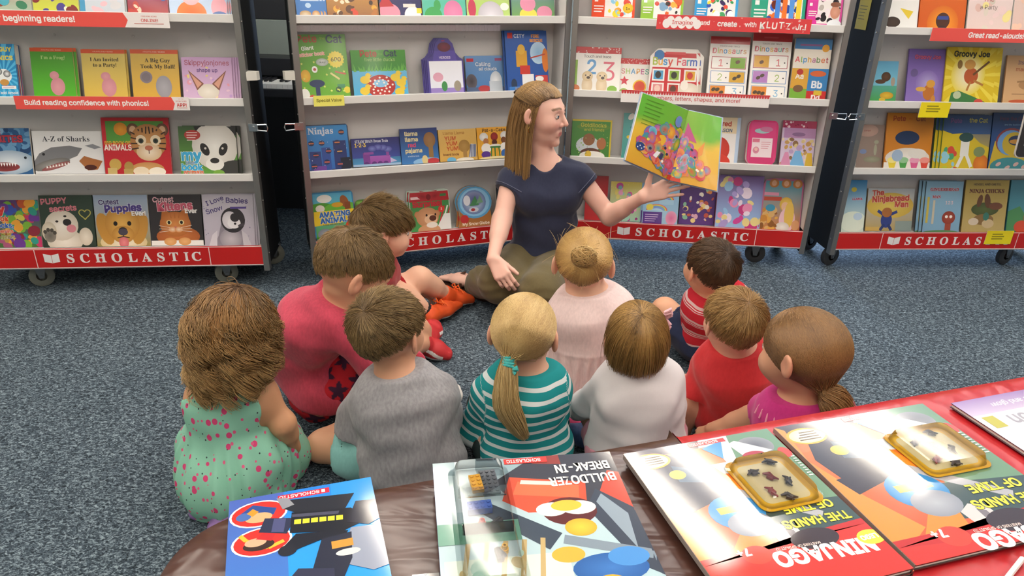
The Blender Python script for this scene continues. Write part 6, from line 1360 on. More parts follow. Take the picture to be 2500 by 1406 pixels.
def eyes(parent, base, C, R, s, adult, iris='5a7090'):
    ex, ey, ez = EYE[adult]; ob = []
    for sd in (-1, 1):
        mb = PB(); r = .0122*s; n = 20; prof = [(math.cos(PI*i/14)*r, math.sin(PI*i/14)*r) for i in range(15)]
        c0 = C+R @ (np.array([sd*ex, ey, ez])*s)-base; ax = R[:, 1]; mb.lathe(c0, ax, [(-h, q_) for h, q_ in prof][::-1] if False else prof, n)
        cols = []
        for f in mb.f:
            m = np.mean([mb.v[i] for i in f], 0)-c0; k = math.degrees(math.acos(max(-1, min(1, float(unit(m)@ax))))); cols.append('141010' if k < 15 else iris if k < 36 else 'efe9e4')
        mb.c = cols; o = mb.build('eye', col_mat('eye_wet', rough=.1), parent, label='eye'); o.data.polygons.foreach_set('use_smooth', [True]*len(o.data.polygons)); ob.append(o)
    lid = Field(C-.14*s, C+.14*s, .0016*1.0)
    for sd in (-1, 1):
        c0 = C+R @ (np.array([sd*ex, ey, ez])*s); lid.add(sphere(c0, .0136*s), 0)
        lid.add(capsule(c0+R @ (np.array([-.0085, .014, -.0012])*s), c0+R @ (np.array([.0085, .014, -.0012])*s), .0029*s, L=R[:, 1], q=3.0), .003, 's')
        lid.add(sphere(c0, .0126*s), 0, 's')
    return lid
# -- hair
def hairline(u, off=0.0, nape=-.55, front=.40, ear=0.02):
    ph = np.degrees(np.arctan2(np.abs(u[..., 0]), u[..., 1])); zl = np.interp(ph, [0, 40, 62, 80, 92, 104, 122, 180], [front, front, front-.14, -.12, ear-.05, ear, -.28, nape])
    return u[..., 2]-zl-off
def strands_mesh(P, r0, taper=.45):
    """P: strands x points x 3 -> thin three-sided tubes"""
    N, M, _ = P.shape; T = np.empty_like(P); T[:, 1:-1] = P[:, 2:]-P[:, :-2]; T[:, 0] = P[:, 1]-P[:, 0]; T[:, -1] = P[:, -1]-P[:, -2]; T /= np.linalg.norm(T, axis=2, keepdims=True)+1e-9
    A = np.cross(T, np.array([.31, .52, .79])); A /= np.linalg.norm(A, axis=2, keepdims=True)+1e-9; B = np.cross(T, A)
    r = (r0 if np.ndim(r0) else np.full(N, r0))[:, None]*np.linspace(1, taper, M)[None]; V = np.empty((N, M, 3, 3))
    for j in range(3): V[:, :, j] = P+(A*math.cos(2.0944*j)+B*math.sin(2.0944*j))*r[..., None]
    i = np.arange(N)[:, None, None]*M*3+np.arange(M-1)[None, :, None]*3; j = np.arange(3)[None, None, :]; k = (j+1) % 3
    F = np.stack([i+j, i+k, i+3+k, i+3+j], -1).reshape(-1, 4); return V.reshape(-1, 3), F
class Hair:
    def __init__(s, C, R, hs, seed, off=0.0, thick=.007, **kw):
        s.C, s.R, s.hs, s.rng = C, R, hs, np.random.default_rng(seed); s.a = np.array([.073, .088, .078])*hs; s.c = np.array([0, -.008, .012])*hs; s.kw = kw; s.off = off; s.thick = thick; s.V = []; s.F = []; s.col = []; s.n = 0; s.obst = []
    def roots(s, n, off=None):
        o = []
        while sum(map(len, o)) < n:
            u = s.rng.normal(size=(n*3, 3)); u /= np.linalg.norm(u, axis=1)[:, None]; o.append(u[hairline(u, s.off if off is None else off, **s.kw) > 0.0])
        return np.concatenate(o)[:n]
    def level(s, p): return np.linalg.norm((p-s.c)/s.a, axis=-1)
    def push(s, p, lv):
        q = (p-s.c)/s.a; n = np.linalg.norm(q, axis=-1, keepdims=True); lv = np.asarray(lv)
        lv = lv[:, None] if lv.ndim else lv
        p = np.where(n < lv, s.c+(p-s.c)*lv/np.maximum(n, 1e-6), p)
        for a, b, r in s.obst:                                  # local-frame limbs the hair lies on
            d = b-a; t = np.clip(((p-a) @ d)/(d@d), 0, 1)[:, None]; e = p-(a+t*d); l = np.linalg.norm(e, axis=1, keepdims=True); p = np.where(l < r, a+t*d+e*(r/np.maximum(l, 1e-6)), p)
        return p
    def grow(s, U, flow, n, step, lift=(1.03, 1.12), keep=.5, jit=.12, grav=None):
        """walk from the scalp; flow gives local directions"""
        N = len(U); p = s.c+U*s.a*lift[0]; P = [p]; step = np.broadcast_to(step, (N,)); dprev = None; J = s.rng.normal(size=(N, 3))*jit
        for i in range(n):
            f = flow(p, i/n)+J; f /= np.linalg.norm(f, axis=1, keepdims=True)+1e-9
            g = 0 if grav is None else grav(i/n)
            if g is not None and np.ndim(g) == 0 and g == 0: pass
            else: f = f*(1-g)+s.R.T @ np.array([0, 0, -1.0])*g
            if dprev is not None: f = f*(1-keep)+dprev*keep
            f /= np.linalg.norm(f, axis=1, keepdims=True)+1e-9
            p = s.push(p+f*step[:, None], lift[0]+(lift[1]-lift[0])*(i+1)/n); dprev = f; P.append(p)
        return np.stack(P, 1)
    def add(s, P, r, cols, tip=None, tex=.35, taper=.5, clump=None):
        """store strands (local frame); cols: list of root colours to mix; tip: colour towards the end"""
        N, M, _ = P.shape; V, F = strands_mesh(P @ s.R.T+s.C, s.hs*np.asarray(r), taper)
        c = np.array([lin(x) for x in cols]); t = s.rng.random(N) if clump is None else clump; t = np.clip(t, 0, .999)*(len(c)-1); i = t.astype(int); f = (t-i)[:, None]; b = c[i]*(1-f)+c[np.minimum(i+1, len(c)-1)]*f
        K = np.repeat(b[:, None], M, 1)
        if tip is not None: w = np.linspace(0, 1, M)[None, :, None]*s.rng.uniform(.3, 1, N)[:, None, None]; K = K*(1-w)+np.array(lin(tip))*w
        s.V.append(V); s.F.append(F+s.n); s.n += len(V); s.col.append(np.repeat(K.reshape(-1, 3), 3, 0)); return s
    def cap(s, col, h=.004, thick=None, fn=None, extra=()):
        """close-fitting layer under the strands"""
        t = s.thick if thick is None else thick; C0 = s.C+s.R @ s.c; m = max(s.a)+.03+(.12 if extra else 0); f = Field(C0-m, C0+m, h); f.add(ellipsoid(C0, s.a+t*s.hs, s.R), 0)
        X = np.stack(np.meshgrid(*f.ax, indexing='ij'), -1); L = (X-s.C) @ s.R; u = (L-s.c)/s.a; u = u/(np.linalg.norm(u, axis=-1, keepdims=True)+1e-9); f.D = np.maximum(f.D, (-hairline(u, s.off, **s.kw)*.075*s.hs).astype(np.float32))
        for pr, k in extra: f.add(pr, k)
        if fn: f.displace(fn)
        V, F = f.surface(1); s.V.append(V); s.F.append(F+s.n); s.n += len(V); s.col.append(np.tile(np.array(lin(col)), (len(V), 1))); return s
    def build(s, parent, base, name='hair', label=None, m=None):
        m = m or HAIRM; return np_mesh(name, np.concatenate(s.V), np.concatenate(s.F), m, parent, base, np.concatenate(s.col), label=label)
HAIRM = col_mat('hair_strands', rough=.42, spec=.45)
SKINM = col_mat('skin', rough=.5, sss=.12, spec=.35, bump=.06, bscale=700)
# ------------------------------------------------------------------ people
def lerp(a, b, t): return a+(b-a)*t
def W(px, py, Y): return A3(at(px, py, Y))
def F_(px, py, z=0.0): return A3(onz(px, py, z))
def plain_cloth(name, col, heather=0.0, rough=.85, bump=.25, bscale=900, sheen=.2):
    """woven or knitted cloth with a little mottling of its yarn"""
    if name in _mats: return _mats[name]
    m, nt, b = new_mat(name); N = nt.nodes.new; L = nt.links.new; b.inputs['Roughness'].default_value = rough; b.inputs['Specular IOR Level'].default_value = .25; b.inputs['Sheen Weight'].default_value = sheen
    c = lin(col); tc = N('ShaderNodeTexCoord'); n = N('ShaderNodeTexNoise'); n.inputs['Scale'].default_value = 160; n.inputs['Detail'].default_value = 3
    mp = N('ShaderNodeMapping'); mp.inputs['Scale'].default_value = (1, 1, .35); L(tc.outputs['Object'], mp.inputs['Vector']); L(mp.outputs['Vector'], n.inputs['Vector'])
    r = N('ShaderNodeValToRGB'); r.color_ramp.elements[0].position = .3; r.color_ramp.elements[1].position = .7
    r.color_ramp.elements[0].color = (*[x*(1-heather) for x in c], 1); r.color_ramp.elements[1].color = (*[min(1, x*(1+heather*.8)+heather*.03) for x in c], 1)
    L(n.outputs['Fac'], r.inputs['Fac']); L(r.outputs['Color'], b.inputs['Base Color']); add_bump(nt, b, bscale, bump, .0012)
    _mats[name] = m; m['out'] = 'ramp'; return m
def striped(name, bands, period, bump=.2):
    """bands: (from, to, colour) in fractions of the period, along the stored 'band' length"""
    m, nt, b = new_mat(name); N = nt.nodes.new; L = nt.links.new; b.inputs['Roughness'].default_value = .85; b.inputs['Specular IOR Level'].default_value = .25
    a = N('ShaderNodeAttribute'); a.attribute_name = 'band'; d = N('ShaderNodeMath'); d.operation = 'DIVIDE'; d.inputs[1].default_value = period; f = N('ShaderNodeMath'); f.operation = 'FRACT'
    L(a.outputs['Fac'], d.inputs[0]); L(d.outputs[0], f.inputs[0]); r = N('ShaderNodeValToRGB'); r.color_ramp.interpolation = 'CONSTANT'; e = r.color_ramp.elements
    for i, (p, c) in enumerate(bands):
        q = e[i] if i < 2 else e.new(p); q.position = p; q.color = (*lin(c), 1)
    L(f.outputs[0], r.inputs['Fac']); L(r.outputs['Color'], b.inputs['Base Color']); add_bump(nt, b, 900, bump, .0012); return m
def speckled(name, base, spots, scale, size, seed=0.0, stretch=(1, 1, 1)):
    """cloth printed with small scattered figures; spots: colours"""
    m, nt, b = new_mat(name); N = nt.nodes.new; L = nt.links.new; b.inputs['Roughness'].default_value = .85; b.inputs['Specular IOR Level'].default_value = .25
    tc = N('ShaderNodeTexCoord'); mp = N('ShaderNodeMapping'); mp.inputs['Scale'].default_value = stretch; mp.inputs['Location'].default_value = (seed, seed*.7, 0); L(tc.outputs['Object'], mp.inputs['Vector'])
    prev = None; col = N('ShaderNodeRGB'); col.outputs[0].default_value = (*lin(base), 1); prev = col.outputs[0]
    for i, (c, sc, sz, off) in enumerate(spots):
        mo = N('ShaderNodeVectorMath'); mo.operation = 'ADD'; mo.inputs[1].default_value = off; L(mp.outputs['Vector'], mo.inputs[0])
        v = N('ShaderNodeTexVoronoi'); v.inputs['Scale'].default_value = sc; v.inputs['Randomness'].default_value = .75; L(mo.outputs[0], v.inputs['Vector'])
        lt = N('ShaderNodeMath'); lt.operation = 'LESS_THAN'; lt.inputs[1].default_value = sz; L(v.outputs['Distance'], lt.inputs[0])
        mx = N('ShaderNodeMix'); mx.data_type = 'RGBA'; L(lt.outputs[0], mx.inputs['Factor']); L(prev, mx.inputs['A']); mx.inputs['B'].default_value = (*lin(c), 1); prev = mx.outputs['Result']
    L(prev, b.inputs['Base Color']); add_bump(nt, b, 900, .2, .0012); return m

class Person:
    def __init__(s, label, J, S, tone, head_s, hf, hu=(0, 0, 1), adult=False, h=.0036, brow='6a4a34', lip='b8605c', iris='5a7090', seed=1):
        J.update({k: np.asarray(v, float) for k, v in J.items()}); s.J = J; s.S = S; s.adult = adult; s.hs = head_s; s.seed = seed
        s.base = np.array([J['pelvis'][0], J['pelvis'][1], 0.0]); s.R = frame(hf, hu); s.C = J['head']
        up = unit(J['neck']-J['pelvis'])
        if not adult:
            for k in 'LR': J['sh'+k] = J['sh'+k]+(J['neck']-J['sh'+k])*.14-up*.012*S
        s.root = thing('person', label, 'person', s.base); s.lat = unit(J['shR']-J['shL']); s.up = unit(J['neck']-J['pelvis']); s.fwd = unit(np.cross(s.up, s.lat)); s.tone = tone
        if 'mid' not in J: J['mid'] = lerp(J['pelvis'], J['neck'], .38)-s.fwd*.012*S
        if 'chest' not in J: J['chest'] = lerp(J['pelvis'], J['neck'], .72)-s.fwd*.018*S
        s.h = h; s.lip, s.brow, s.iris = lip, brow, iris; s.hands = {}
    # prims of the parts, grown by t
    def torso(s, t=0.0, w=1.0):
        J, S, L = s.J, s.S, s.lat; a = s.adult; hb = lerp(J['hipL'], J['hipR'], .5)
        r = (.084, .073, .075, .046) if not a else (.102, .083, .088, .05); q1, q2 = (1.14, 1.18) if not a else (1.22, 1.28)
        P = [(capsule(J['hipL'], J['hipR'], r[0]*.86*S*w+t), .03), (capsule(J['pelvis'], J['mid'], r[0]*S*w*.95+t, r[1]*S*w+t, L, q1), .04), (capsule(J['mid'], J['chest'], r[1]*S*w+t, r[2]*S*w+t, L, q2), .04),
             (capsule(J['chest'], lerp(J['chest'], J['neck'], .75), r[2]*S*w+t, r[3]*S+t, L, q2), .04)]
        for k in 'LR': P.append((capsule(lerp(J['neck'], J['chest'], .25), J['sh'+k], .040*S+t, .037*S+t), .045))
        P.append((capsule(lerp(J['shL'], J['chest'], .42), lerp(J['shR'], J['chest'], .42), .044*S+t), .06))
        return P
    def arm(s, k, t=0.0, f0=0.0, f1=2.0, flare=0.0, rs=1.0):
        J, S = s.J, s.S; a, b, c = J['sh'+k], J['el'+k], J['wr'+k]; P = []; R_ = (.038, .031, .028, .0195) if not s.adult else (.041, .034, .033, .022)
        R_ = [x*rs for x in R_]
        if f0 < 1: e = min(f1, 1); P.append((capsule(lerp(a, b, f0), lerp(a, b, e), R_[0]*S+t, (R_[0]+(R_[1]-R_[0])*e)*S+t+flare), .02))
        if f1 > 1: e = f1-1; P.append((capsule(b, lerp(b, c, e), R_[1]*.97*S+t, (R_[2]+(R_[3]-R_[2])*e)*S+t+flare), .015)); 
        if f1 > 1 and t == 0: P.append((capsule(lerp(b, c, .05), lerp(b, c, .4), R_[2]*1.04*S, R_[2]*.96*S), .02))
        return P
    def leg(s, k, t=0.0, f1=2.0, flare=0.0, f0=0.0):
        J, S = s.J, s.S; a, b, c = J['hip'+k], J['kn'+k], J['an'+k]; P = []; R_ = (.066, .047, .043, .027) if not s.adult else (.080, .056, .052, .034)
        e = min(f1, 1); P.append((capsule(lerp(a, b, f0), lerp(a, b, e), R_[0]*S+t, (R_[0]+(R_[1]-R_[0])*e)*S+t+flare), .03))
        if f1 > 1:
            e = f1-1; P.append((capsule(b, lerp(b, c, e), R_[1]*.93*S+t, (R_[2]+(R_[3]-R_[2])*e)*S+t+flare), .02))
            if t == 0: P.append((capsule(lerp(b, c, .12), lerp(b, c, .5), R_[2]*1.02*S, R_[2]*.9*S), .02))
        return P
    def foot(s, k):
        J, S = s.J, s.S; a, t = J['an'+k], J['toe'+k]; d = unit(t-a); hl = a-d*.02*S; q = .75 if not s.adult else .9
        up = np.array([0, 0, 1.0]); L = unit(np.cross(d, up)); P = [(capsule(hl+up*-.008*S, lerp(a, t, .55), .026*S*q*1.1, .024*S*q*1.1, L, 1.25), .02), (capsule(lerp(a, t, .45), lerp(a, t, .8), .024*S*q*1.1, .015*S*q*1.1, L, 1.7), .015)]
        for i in range(5): P.append((capsule(lerp(a, t, .78)+L*(i-2)*.011*S, lerp(a, t, 1.0-.035*abs(i-1))+L*(i-2)*.0125*S, .009*S, .0078*S*(1.25 if i == (4 if k == 'L' else 0) else 1)), .004))
        return P
    def fieldof(s, P, h, extra=.03):
        lo = np.min([p[0][1] for p in P], 0)-extra; hi = np.max([p[0][2] for p in P], 0)+extra; f = Field(lo, hi, h)
        for p, k in P: f.add(p, k)
        return f
    def body(s, feet='LR', hands=None):
        J, S = s.J, s.S; U, Sb = head_prims(s.C, s.R, s.hs, s.adult); nr = .041*S if not s.adult else .047
        P = s.torso(-.002)+[(capsule(s.C+s.R @ (np.array([0, -.016, -.05])*s.hs), lerp(J['neck'], J['chest'], .12), nr*.96, nr*1.06), .025)]
        for k in 'LR': P += s.arm(k)+s.leg(k)
        for k in feet: P += s.foot(k)
        for k, kw in (hands or {}).items(): P += hand_prims(J['wr'+k], side=kw.get('side', 1 if k == 'R' else -1), s=kw.get('s', .62*S if not s.adult else .98), **{a: b for a, b in kw.items() if a not in ('side', 's')})
        f = s.fieldof(P+U, s.h)
        for p, k in Sb: f.add(p, k, 's')
        V, F = f.surface(1); floor_clip(V)
        o = np_mesh('body', V, F, SKINM, s.root, s.base, skin_colors(V, s.C, s.R, s.hs, s.tone, s.adult, s.lip, s.brow))
        lid = eyes(s.root, s.base, s.C, s.R, s.hs, s.adult, s.iris); V, F = lid.surface(1)
        q = ((V-s.C) @ s.R)/s.hs; ex, ey, ez = EYE[s.adult]; w = np.clip(1.4-np.abs(np.abs((q[:, 2]-ez+.0012)/.0044)-1)*3.2, 0, 1)*(np.abs(np.abs(q[:, 0])-ex) < .0115)*(q[:, 1] > ey+.006)
        np_mesh('eyelids', V, F, SKINM, s.root, s.base, np.array(lin(s.tone))*.93*(1-w[:, None])+np.array(lin('3a2820'))*w[:, None]); return o
    def cloth(s, name, P, m, h=.0045, cuts=(), subs=(), wr=None, band=None, label=None, wr2=None):
        f = s.fieldof(P, h)
        if wr: f.displace(wr)
        if wr2: f.displace(wr2)
        for p, n in cuts: f.cut(p, n)
        for p, k in subs: f.add(p, k, 's')
        V, F = f.surface(1); floor_clip(V); at_ = {'band': band(V)} if band else None
        return np_mesh(name, V, F, m, s.root, s.base, attrs=at_, label=label)
    def band(s, sleeves=True):
        """length along the torso, or along the sleeve where the cloth is on an arm"""
        J = s.J
        def f(V):
            b = (V-J['neck']) @ s.up
            def segd(a, c): d = c-a; t = np.clip(((V-a) @ d)/(d@d), 0, 1); return np.linalg.norm(V-(a+t[:, None]*d), axis=1), t*np.linalg.norm(d)
            dt, _ = segd(lerp(J['pelvis'], J['neck'], .1), lerp(J['pelvis'], J['neck'], .85)); dt = dt-.09*s.S
            for k in 'LR':
                d1, t1 = segd(J['sh'+k], J['el'+k]); d2, t2 = segd(J['el'+k], J['wr'+k]); e1 = J['el'+k]-J['sh'+k]; l1 = np.linalg.norm(e1); t1 = np.where(t1 <= 0, ((V-J['sh'+k]) @ e1)/l1, t1); on = (np.minimum(d1, d2)-.036*s.S < dt) & (np.abs((V-J['neck']) @ s.lat) > .105*s.S)
                b = np.where(on, np.where(d1 < d2, -t1-.03, -l1-t2-.03), b)
            return b
        return f
    def neck_sub(s, r=.044): n = s.J['neck']; return (capsule(n+s.up*.002, n+s.up*.07+unit(s.C-n)*.05, r*s.S, r*s.S*1.1), .006)
    def neck_cut(s, d=.018): return (s.J['neck']+s.up*d*s.S, unit(s.up))
    def cuff(s, k, f, gap=.004):
        J = s.J; a, b = (J['sh'+k], J['el'+k]) if f <= 1 else (J['el'+k], J['wr'+k]); e = f if f <= 1 else f-1; d = unit(b-a); p = lerp(a, b, e); return (p, d)
    def shirt(s, m, sleeve=.6, t=.009, flare=.004, hem=-.03, wr=.0028, name='shirt', neck=.044, band=None, freq=45, h=.0042, w=1.0, label=None, hemflare=0.0, neckd=.020):
        """body of the garment, then each sleeve cut square at its cuff and hollowed there, joined by taking the union"""
        J = s.J; P = s.torso(t, w)
        if hemflare: P.append((capsule(lerp(J['pelvis'], J['neck'], .45), J['pelvis']-s.up*.02, .085*s.S+t, .10*s.S+hemflare, s.lat, 1.25), .05))
        Q = []
        for k in 'LR':
            if sleeve: Q += s.arm(k, t+.001, 0, sleeve, flare)
        f = s.fieldof(P+Q, h, .03); f.D[:] = 1
        for p, k in P: f.add(p, k)
        if sleeve:
            g = Field.__new__(Field); g.h, g.lo, g.ax = f.h, f.lo, f.ax
            for k in 'LR':
                g.D = np.full_like(f.D, 1.0)
                for p, kk in s.arm(k, t+.001, 0, sleeve, flare): g.add(p, kk)
                p, d = s.cuff(k, sleeve); lim = (f.ax[0][:, None, None]-p[0])*d[0]+(f.ax[1][None, :, None]-p[1])*d[1]+(f.ax[2][None, None, :]-p[2])*d[2]
                near = np.sqrt((f.ax[0][:, None, None]-p[0])**2+(f.ax[1][None, :, None]-p[1])**2+(f.ax[2][None, None, :]-p[2])**2)
                g.D = np.where(near < .09*s.S, np.maximum(g.D, lim.astype(np.float32)), g.D)
                a, b = (J['sh'+k], J['el'+k]) if sleeve <= 1 else (J['el'+k], J['wr'+k]); e = sleeve if sleeve <= 1 else sleeve-1
                R_ = (.038, .031, .028, .0195) if not s.adult else (.041, .034, .033, .022); rr = (R_[0]+(R_[1]-R_[0])*e if sleeve <= 1 else R_[2]+(R_[3]-R_[2])*e)*s.S+t*.3+flare*.35
                g.add(capsule(p-d*.02, p+d*.05, rr), .002, 's')
                q = np.maximum(.010-np.abs(f.D-g.D), 0)/.010; f.D = np.minimum(f.D, g.D)-q*q*.010*.25
        if wr: f.displace(wrinkle(wr, freq, s.seed)); f.displace(wrinkle(wr*.7, freq*1.9, s.seed+50, s.lat))
        p, n = s.neck_cut(neckd); f.cut(p, n); f.cut(J['pelvis']+s.up*hem, -s.up); f.add(*s.neck_sub(neck)[:1], .008, 's')
        V, F = f.surface(1); floor_clip(V); return np_mesh(name, V, F, m, s.root, s.base, attrs={'band': (band or s.band())(V)}, label=label)
    def pants(s, m, f1=.62, t=.010, flare=.010, top=.06, wr=.003, name='shorts', label=None, h=.0045, freq=40, legs='LR'):
        J = s.J; P = [(capsule(J['hipL'], J['hipR'], .070*s.S+t*.6) if not s.adult else capsule(J['hipL'], J['hipR'], .092+t), .03), (capsule(J['pelvis'], J['mid'], .070*s.S+t*.5, .060*s.S+t*.5, s.lat, 1.12), .03)]; f = s.fieldof(P+sum([s.leg(k, t, f1, flare) for k in legs], []), h); f.D[:] = 1
        for p, k in P: f.add(p, k)
        f.cut(J['pelvis']+s.up*top, s.up)
        for k in legs:
            g = Field.__new__(Field); g.h, g.lo, g.ax, g.D = f.h, f.lo, f.ax, np.full_like(f.D, 1.0)
            for p, kk in s.leg(k, t, f1, flare): g.add(p, kk)
            a, b = (J['hip'+k], J['kn'+k]) if f1 <= 1 else (J['kn'+k], J['an'+k]); e = f1 if f1 <= 1 else f1-1; p = lerp(a, b, e); d = unit(b-a)
            lim = (f.ax[0][:, None, None]-p[0])*d[0]+(f.ax[1][None, :, None]-p[1])*d[1]+(f.ax[2][None, None, :]-p[2])*d[2]; near = np.sqrt((f.ax[0][:, None, None]-p[0])**2+(f.ax[1][None, :, None]-p[1])**2+(f.ax[2][None, None, :]-p[2])**2)
            g.D = np.where(near < .13*s.S, np.maximum(g.D, lim.astype(np.float32)), g.D)
            R_ = (.066, .047, .043, .027) if not s.adult else (.080, .056, .052, .034); rr = (R_[0]+(R_[1]-R_[0])*e if f1 <= 1 else R_[2]+(R_[3]-R_[2])*e)*s.S+t*.5+flare*.6; g.add(capsule(p-d*.02, p+d*.06, rr), .002, 's')
            q = np.maximum(.03-np.abs(f.D-g.D), 0)/.03; f.D = np.minimum(f.D, g.D)-q*q*.03*.25
        if wr: f.displace(wrinkle(wr, freq, s.seed+7)); f.displace(wrinkle(wr*.6, freq*2, s.seed+8))
        V, F = f.surface(1); floor_clip(V); return np_mesh(name, V, F, m, s.root, s.base, label=label)
    def hair(s, **kw): return Hair(s.C, s.R, s.hs, s.seed+100, **kw)
    def loc(s, p): return (np.asarray(p)-s.C) @ s.R
    def shoe(s, k, up, sole='efeae2', label=None, lace=None, stripe=None, h=.0023):
        J, S = s.J, s.S; a, t = J['an'+k], J['toe'+k]; d = unit(t-a); u0 = np.array([0, 0, 1.0]); n = J.get('sole'+k, None); u = unit(n) if n is not None else unit(u0-d*(u0@d)); L = np.cross(d, u); ln = np.linalg.norm(t-a)
        P = [(capsule(a-d*.018*S-u*.006*S, lerp(a, t, .5)-u*.010*S, .034*S, .030*S, L, 1.05), .02), (capsule(lerp(a, t, .45)-u*.014*S, lerp(a, t, .95)-u*.018*S, .028*S, .021*S, L, 1.4), .02), (capsule(a-d*.006*S, a+unit(J['kn'+k]-a)*.02*S, .034*S, .033*S), .012)]
        f = s.fieldof(P, h); f.add(capsule(a+unit(J['kn'+k]-a)*.012*S, a+unit(J['kn'+k]-a)*.06*S, .027*S, .03*S), .004, 's'); zc = a-u*.040*S; f.cut(zc, -u); V, F = f.surface(1); floor_clip(V)
        q = (V-zc) @ u; c = np.where((q < .013*S)[:, None], np.array(lin(sole)), np.array(lin(up)))
        if stripe is not None:
            al = ((V-a) @ d)/ln; w_ = (q-.018*S-.030*S*np.clip(.8-al, 0, 1)**1.2); c = np.where(((np.abs(w_) < .006*S) & (al > .05) & (al < .8) & (q > .013*S))[:, None], np.array(lin(stripe)), c)
        o = np_mesh('shoe', V, F, col_mat('shoe_fabric', rough=.6, bump=.3, bscale=700), s.root, s.base, c, label=label)
        if lace:
            mb = MB()
            for i in range(4):
                p = lerp(a, t, .30+.12*i)+u*(.026-.005*i)*S; mb.tube([p-L*.016*S-u*.006, p+u*.003, p+L*.016*S+d*.010*S-u*.006], .0028*S, 6); mb.tube([p+L*.016*S-u*.006, p+u*.004, p-L*.016*S+d*.010*S-u*.006], .0028*S, 6)
            p = lerp(a, t, .26)+u*.030*S
            for sd in (-1, 1): mb.tube([p, p+L*sd*.012*S+u*.016*S, p+L*sd*.026*S+u*.004*S, p+L*sd*.010*S], .0026*S, 6); mb.tube([p, p+L*sd*.02*S+d*.012*S, p+L*sd*.03*S+d*.02*S-u*.012*S], .0026*S, 6)
            mb.v = [tuple(np.asarray(v)-s.base) for v in mb.v]; mb.build('laces', mat('lace_'+lace, lace, .7), o, smooth=True)
        return o
    def tube(s, name, pts, r, m, label=None, n=10):
        mb = MB(); mb.tube([np.asarray(p)-s.base for p in pts], r, n); return mb.build(name, m, s.root, smooth=True, label=label)
def floor_clip(V): V[:, 2] = np.maximum(V[:, 2], .0012)
def star_print(o, base, mark, rad, gap, seed):
    """five-pointed stars printed on the cloth"""
    me = o.data; n = len(me.vertices); V = np.empty(n*3, np.float32); me.vertices.foreach_get('co', V); V = V.reshape(-1, 3); N_ = np.empty(n*3, np.float32); me.vertices.foreach_get('normal', N_); N_ = N_.reshape(-1, 3)
    r = np.random.default_rng(seed); c = np.tile(np.array(lin(base)), (n, 1)); used = []
    for i in r.permutation(n)[:4000]:
        if all(np.linalg.norm(V[i]-u) > gap for u in used): used.append(V[i])
        else: continue
        d = V-V[i]; m = np.linalg.norm(d, axis=1) < rad*1.1; A = unit(np.cross(N_[i], r.normal(size=3))); B = np.cross(N_[i], A); x, y = d @ A, d @ B; q = np.hypot(x, y); an = np.arctan2(y, x)/(2*PI/5); fr = np.abs(an-np.round(an))*2
        c[m & (q < rad*(1-.58*fr)) & (N_ @ N_[i] > 0)] = lin(mark)
    a = me.color_attributes.new('Col', 'FLOAT_COLOR', 'POINT'); k = np.ones((n, 4), np.float32); k[:, :3] = c; a.data.foreach_set('color', k.ravel())
def lock(H, P, U, nc, w):
    """gather strands into locks round some of their number"""
    c = H.rng.choice(len(U), nc, False); cid = np.argmax(U @ U[c].T, 1); t = np.linspace(0, 1, P.shape[1]); k = (w*t*t*(3-2*t))[None, :, None]*H.rng.uniform(.5, 1, len(U))[:, None, None]; return P*(1-k)+(P[c][cid]+(P[:, :1]-P[c][cid][:, :1])*.35)*k, cid
# hair recipes -------------------------------------------------------------------------------------
def short_hair(p, cols, tip, crown=(.0, -.62, .78), n=10500, ln=.040, swirl=.55, cap=None, nape=-.55, top=1.35, lift=(1.07, 1.105), r=.00075, front=.40, seedclump=True):
    H = p.hair(thick=.0055, nape=nape, front=front); cr = unit(crown)
    H.cap(cap or cols[0]); U = H.roots(n); k = n//12; U[:k] = cr+H.rng.normal(size=(k, 3))*.17; U /= np.linalg.norm(U, axis=1)[:, None]; cl = .5+.5*np.sin(U[:, 0]*17+3*np.sin(U[:, 2]*13))*np.cos(U[:, 1]*15); cl = np.clip(cl+H.rng.normal(size=n)*.22, 0, 1)
    def flow(q, t):
        u = (q-H.c)/H.a; u = u/np.linalg.norm(u, axis=1, keepdims=True); d = u-cr; sw = np.cross(cr[None], u); d = d/(np.linalg.norm(d, axis=1, keepdims=True)+.15)+swirl*sw*np.exp(-2.2*np.linalg.norm(u-cr, axis=1, keepdims=True))
        d = d-u*np.sum(d*u, 1, keepdims=True); return d/(np.linalg.norm(d, axis=1, keepdims=True)+1e-6)+u*.03
    topness = np.clip((U[:, 2]+.1)/.8, 0, 1); L = ln*(.45+(top-.45)*topness)*H.rng.uniform(.75, 1.2, n)
    P = H.grow(U, flow, 6, L/6*p.hs, lift, .55, .10); P, _ = lock(H, P, U, 420, .6); H.add(P, r, cols, tip, clump=cl); return H
def path_hair(p, H, tie, cols, tip, n=4200, r=.0009, lift=(1.085, 1.10), steps=9, jit=.05, clf=14, part=None):
    """hair combed over the scalp to a tie point (local)"""
    tie = np.asarray(tie)*p.hs; U = H.roots(n); cl = np.clip(.5+.5*np.sin(np.arctan2(U[:, 0], U[:, 2]+.3)*clf+3*U[:, 1])*.7*np.cos(U[:, 0]*23)+H.rng.normal(size=n)*.14, 0, 1); q = H.c+U*H.a*lift[0]; P = [q]; jt = H.rng.normal(size=(n, 3))*.005
    for i in range(steps):
        k = 1/(steps-i); q = H.push(q+(tie+jt-q)*k, lift[0]+(lift[1]-lift[0])*i/steps); P.append(q)
    P = np.stack(P, 1); H.add(P, r, cols, tip, taper=.8, clump=cl); return H
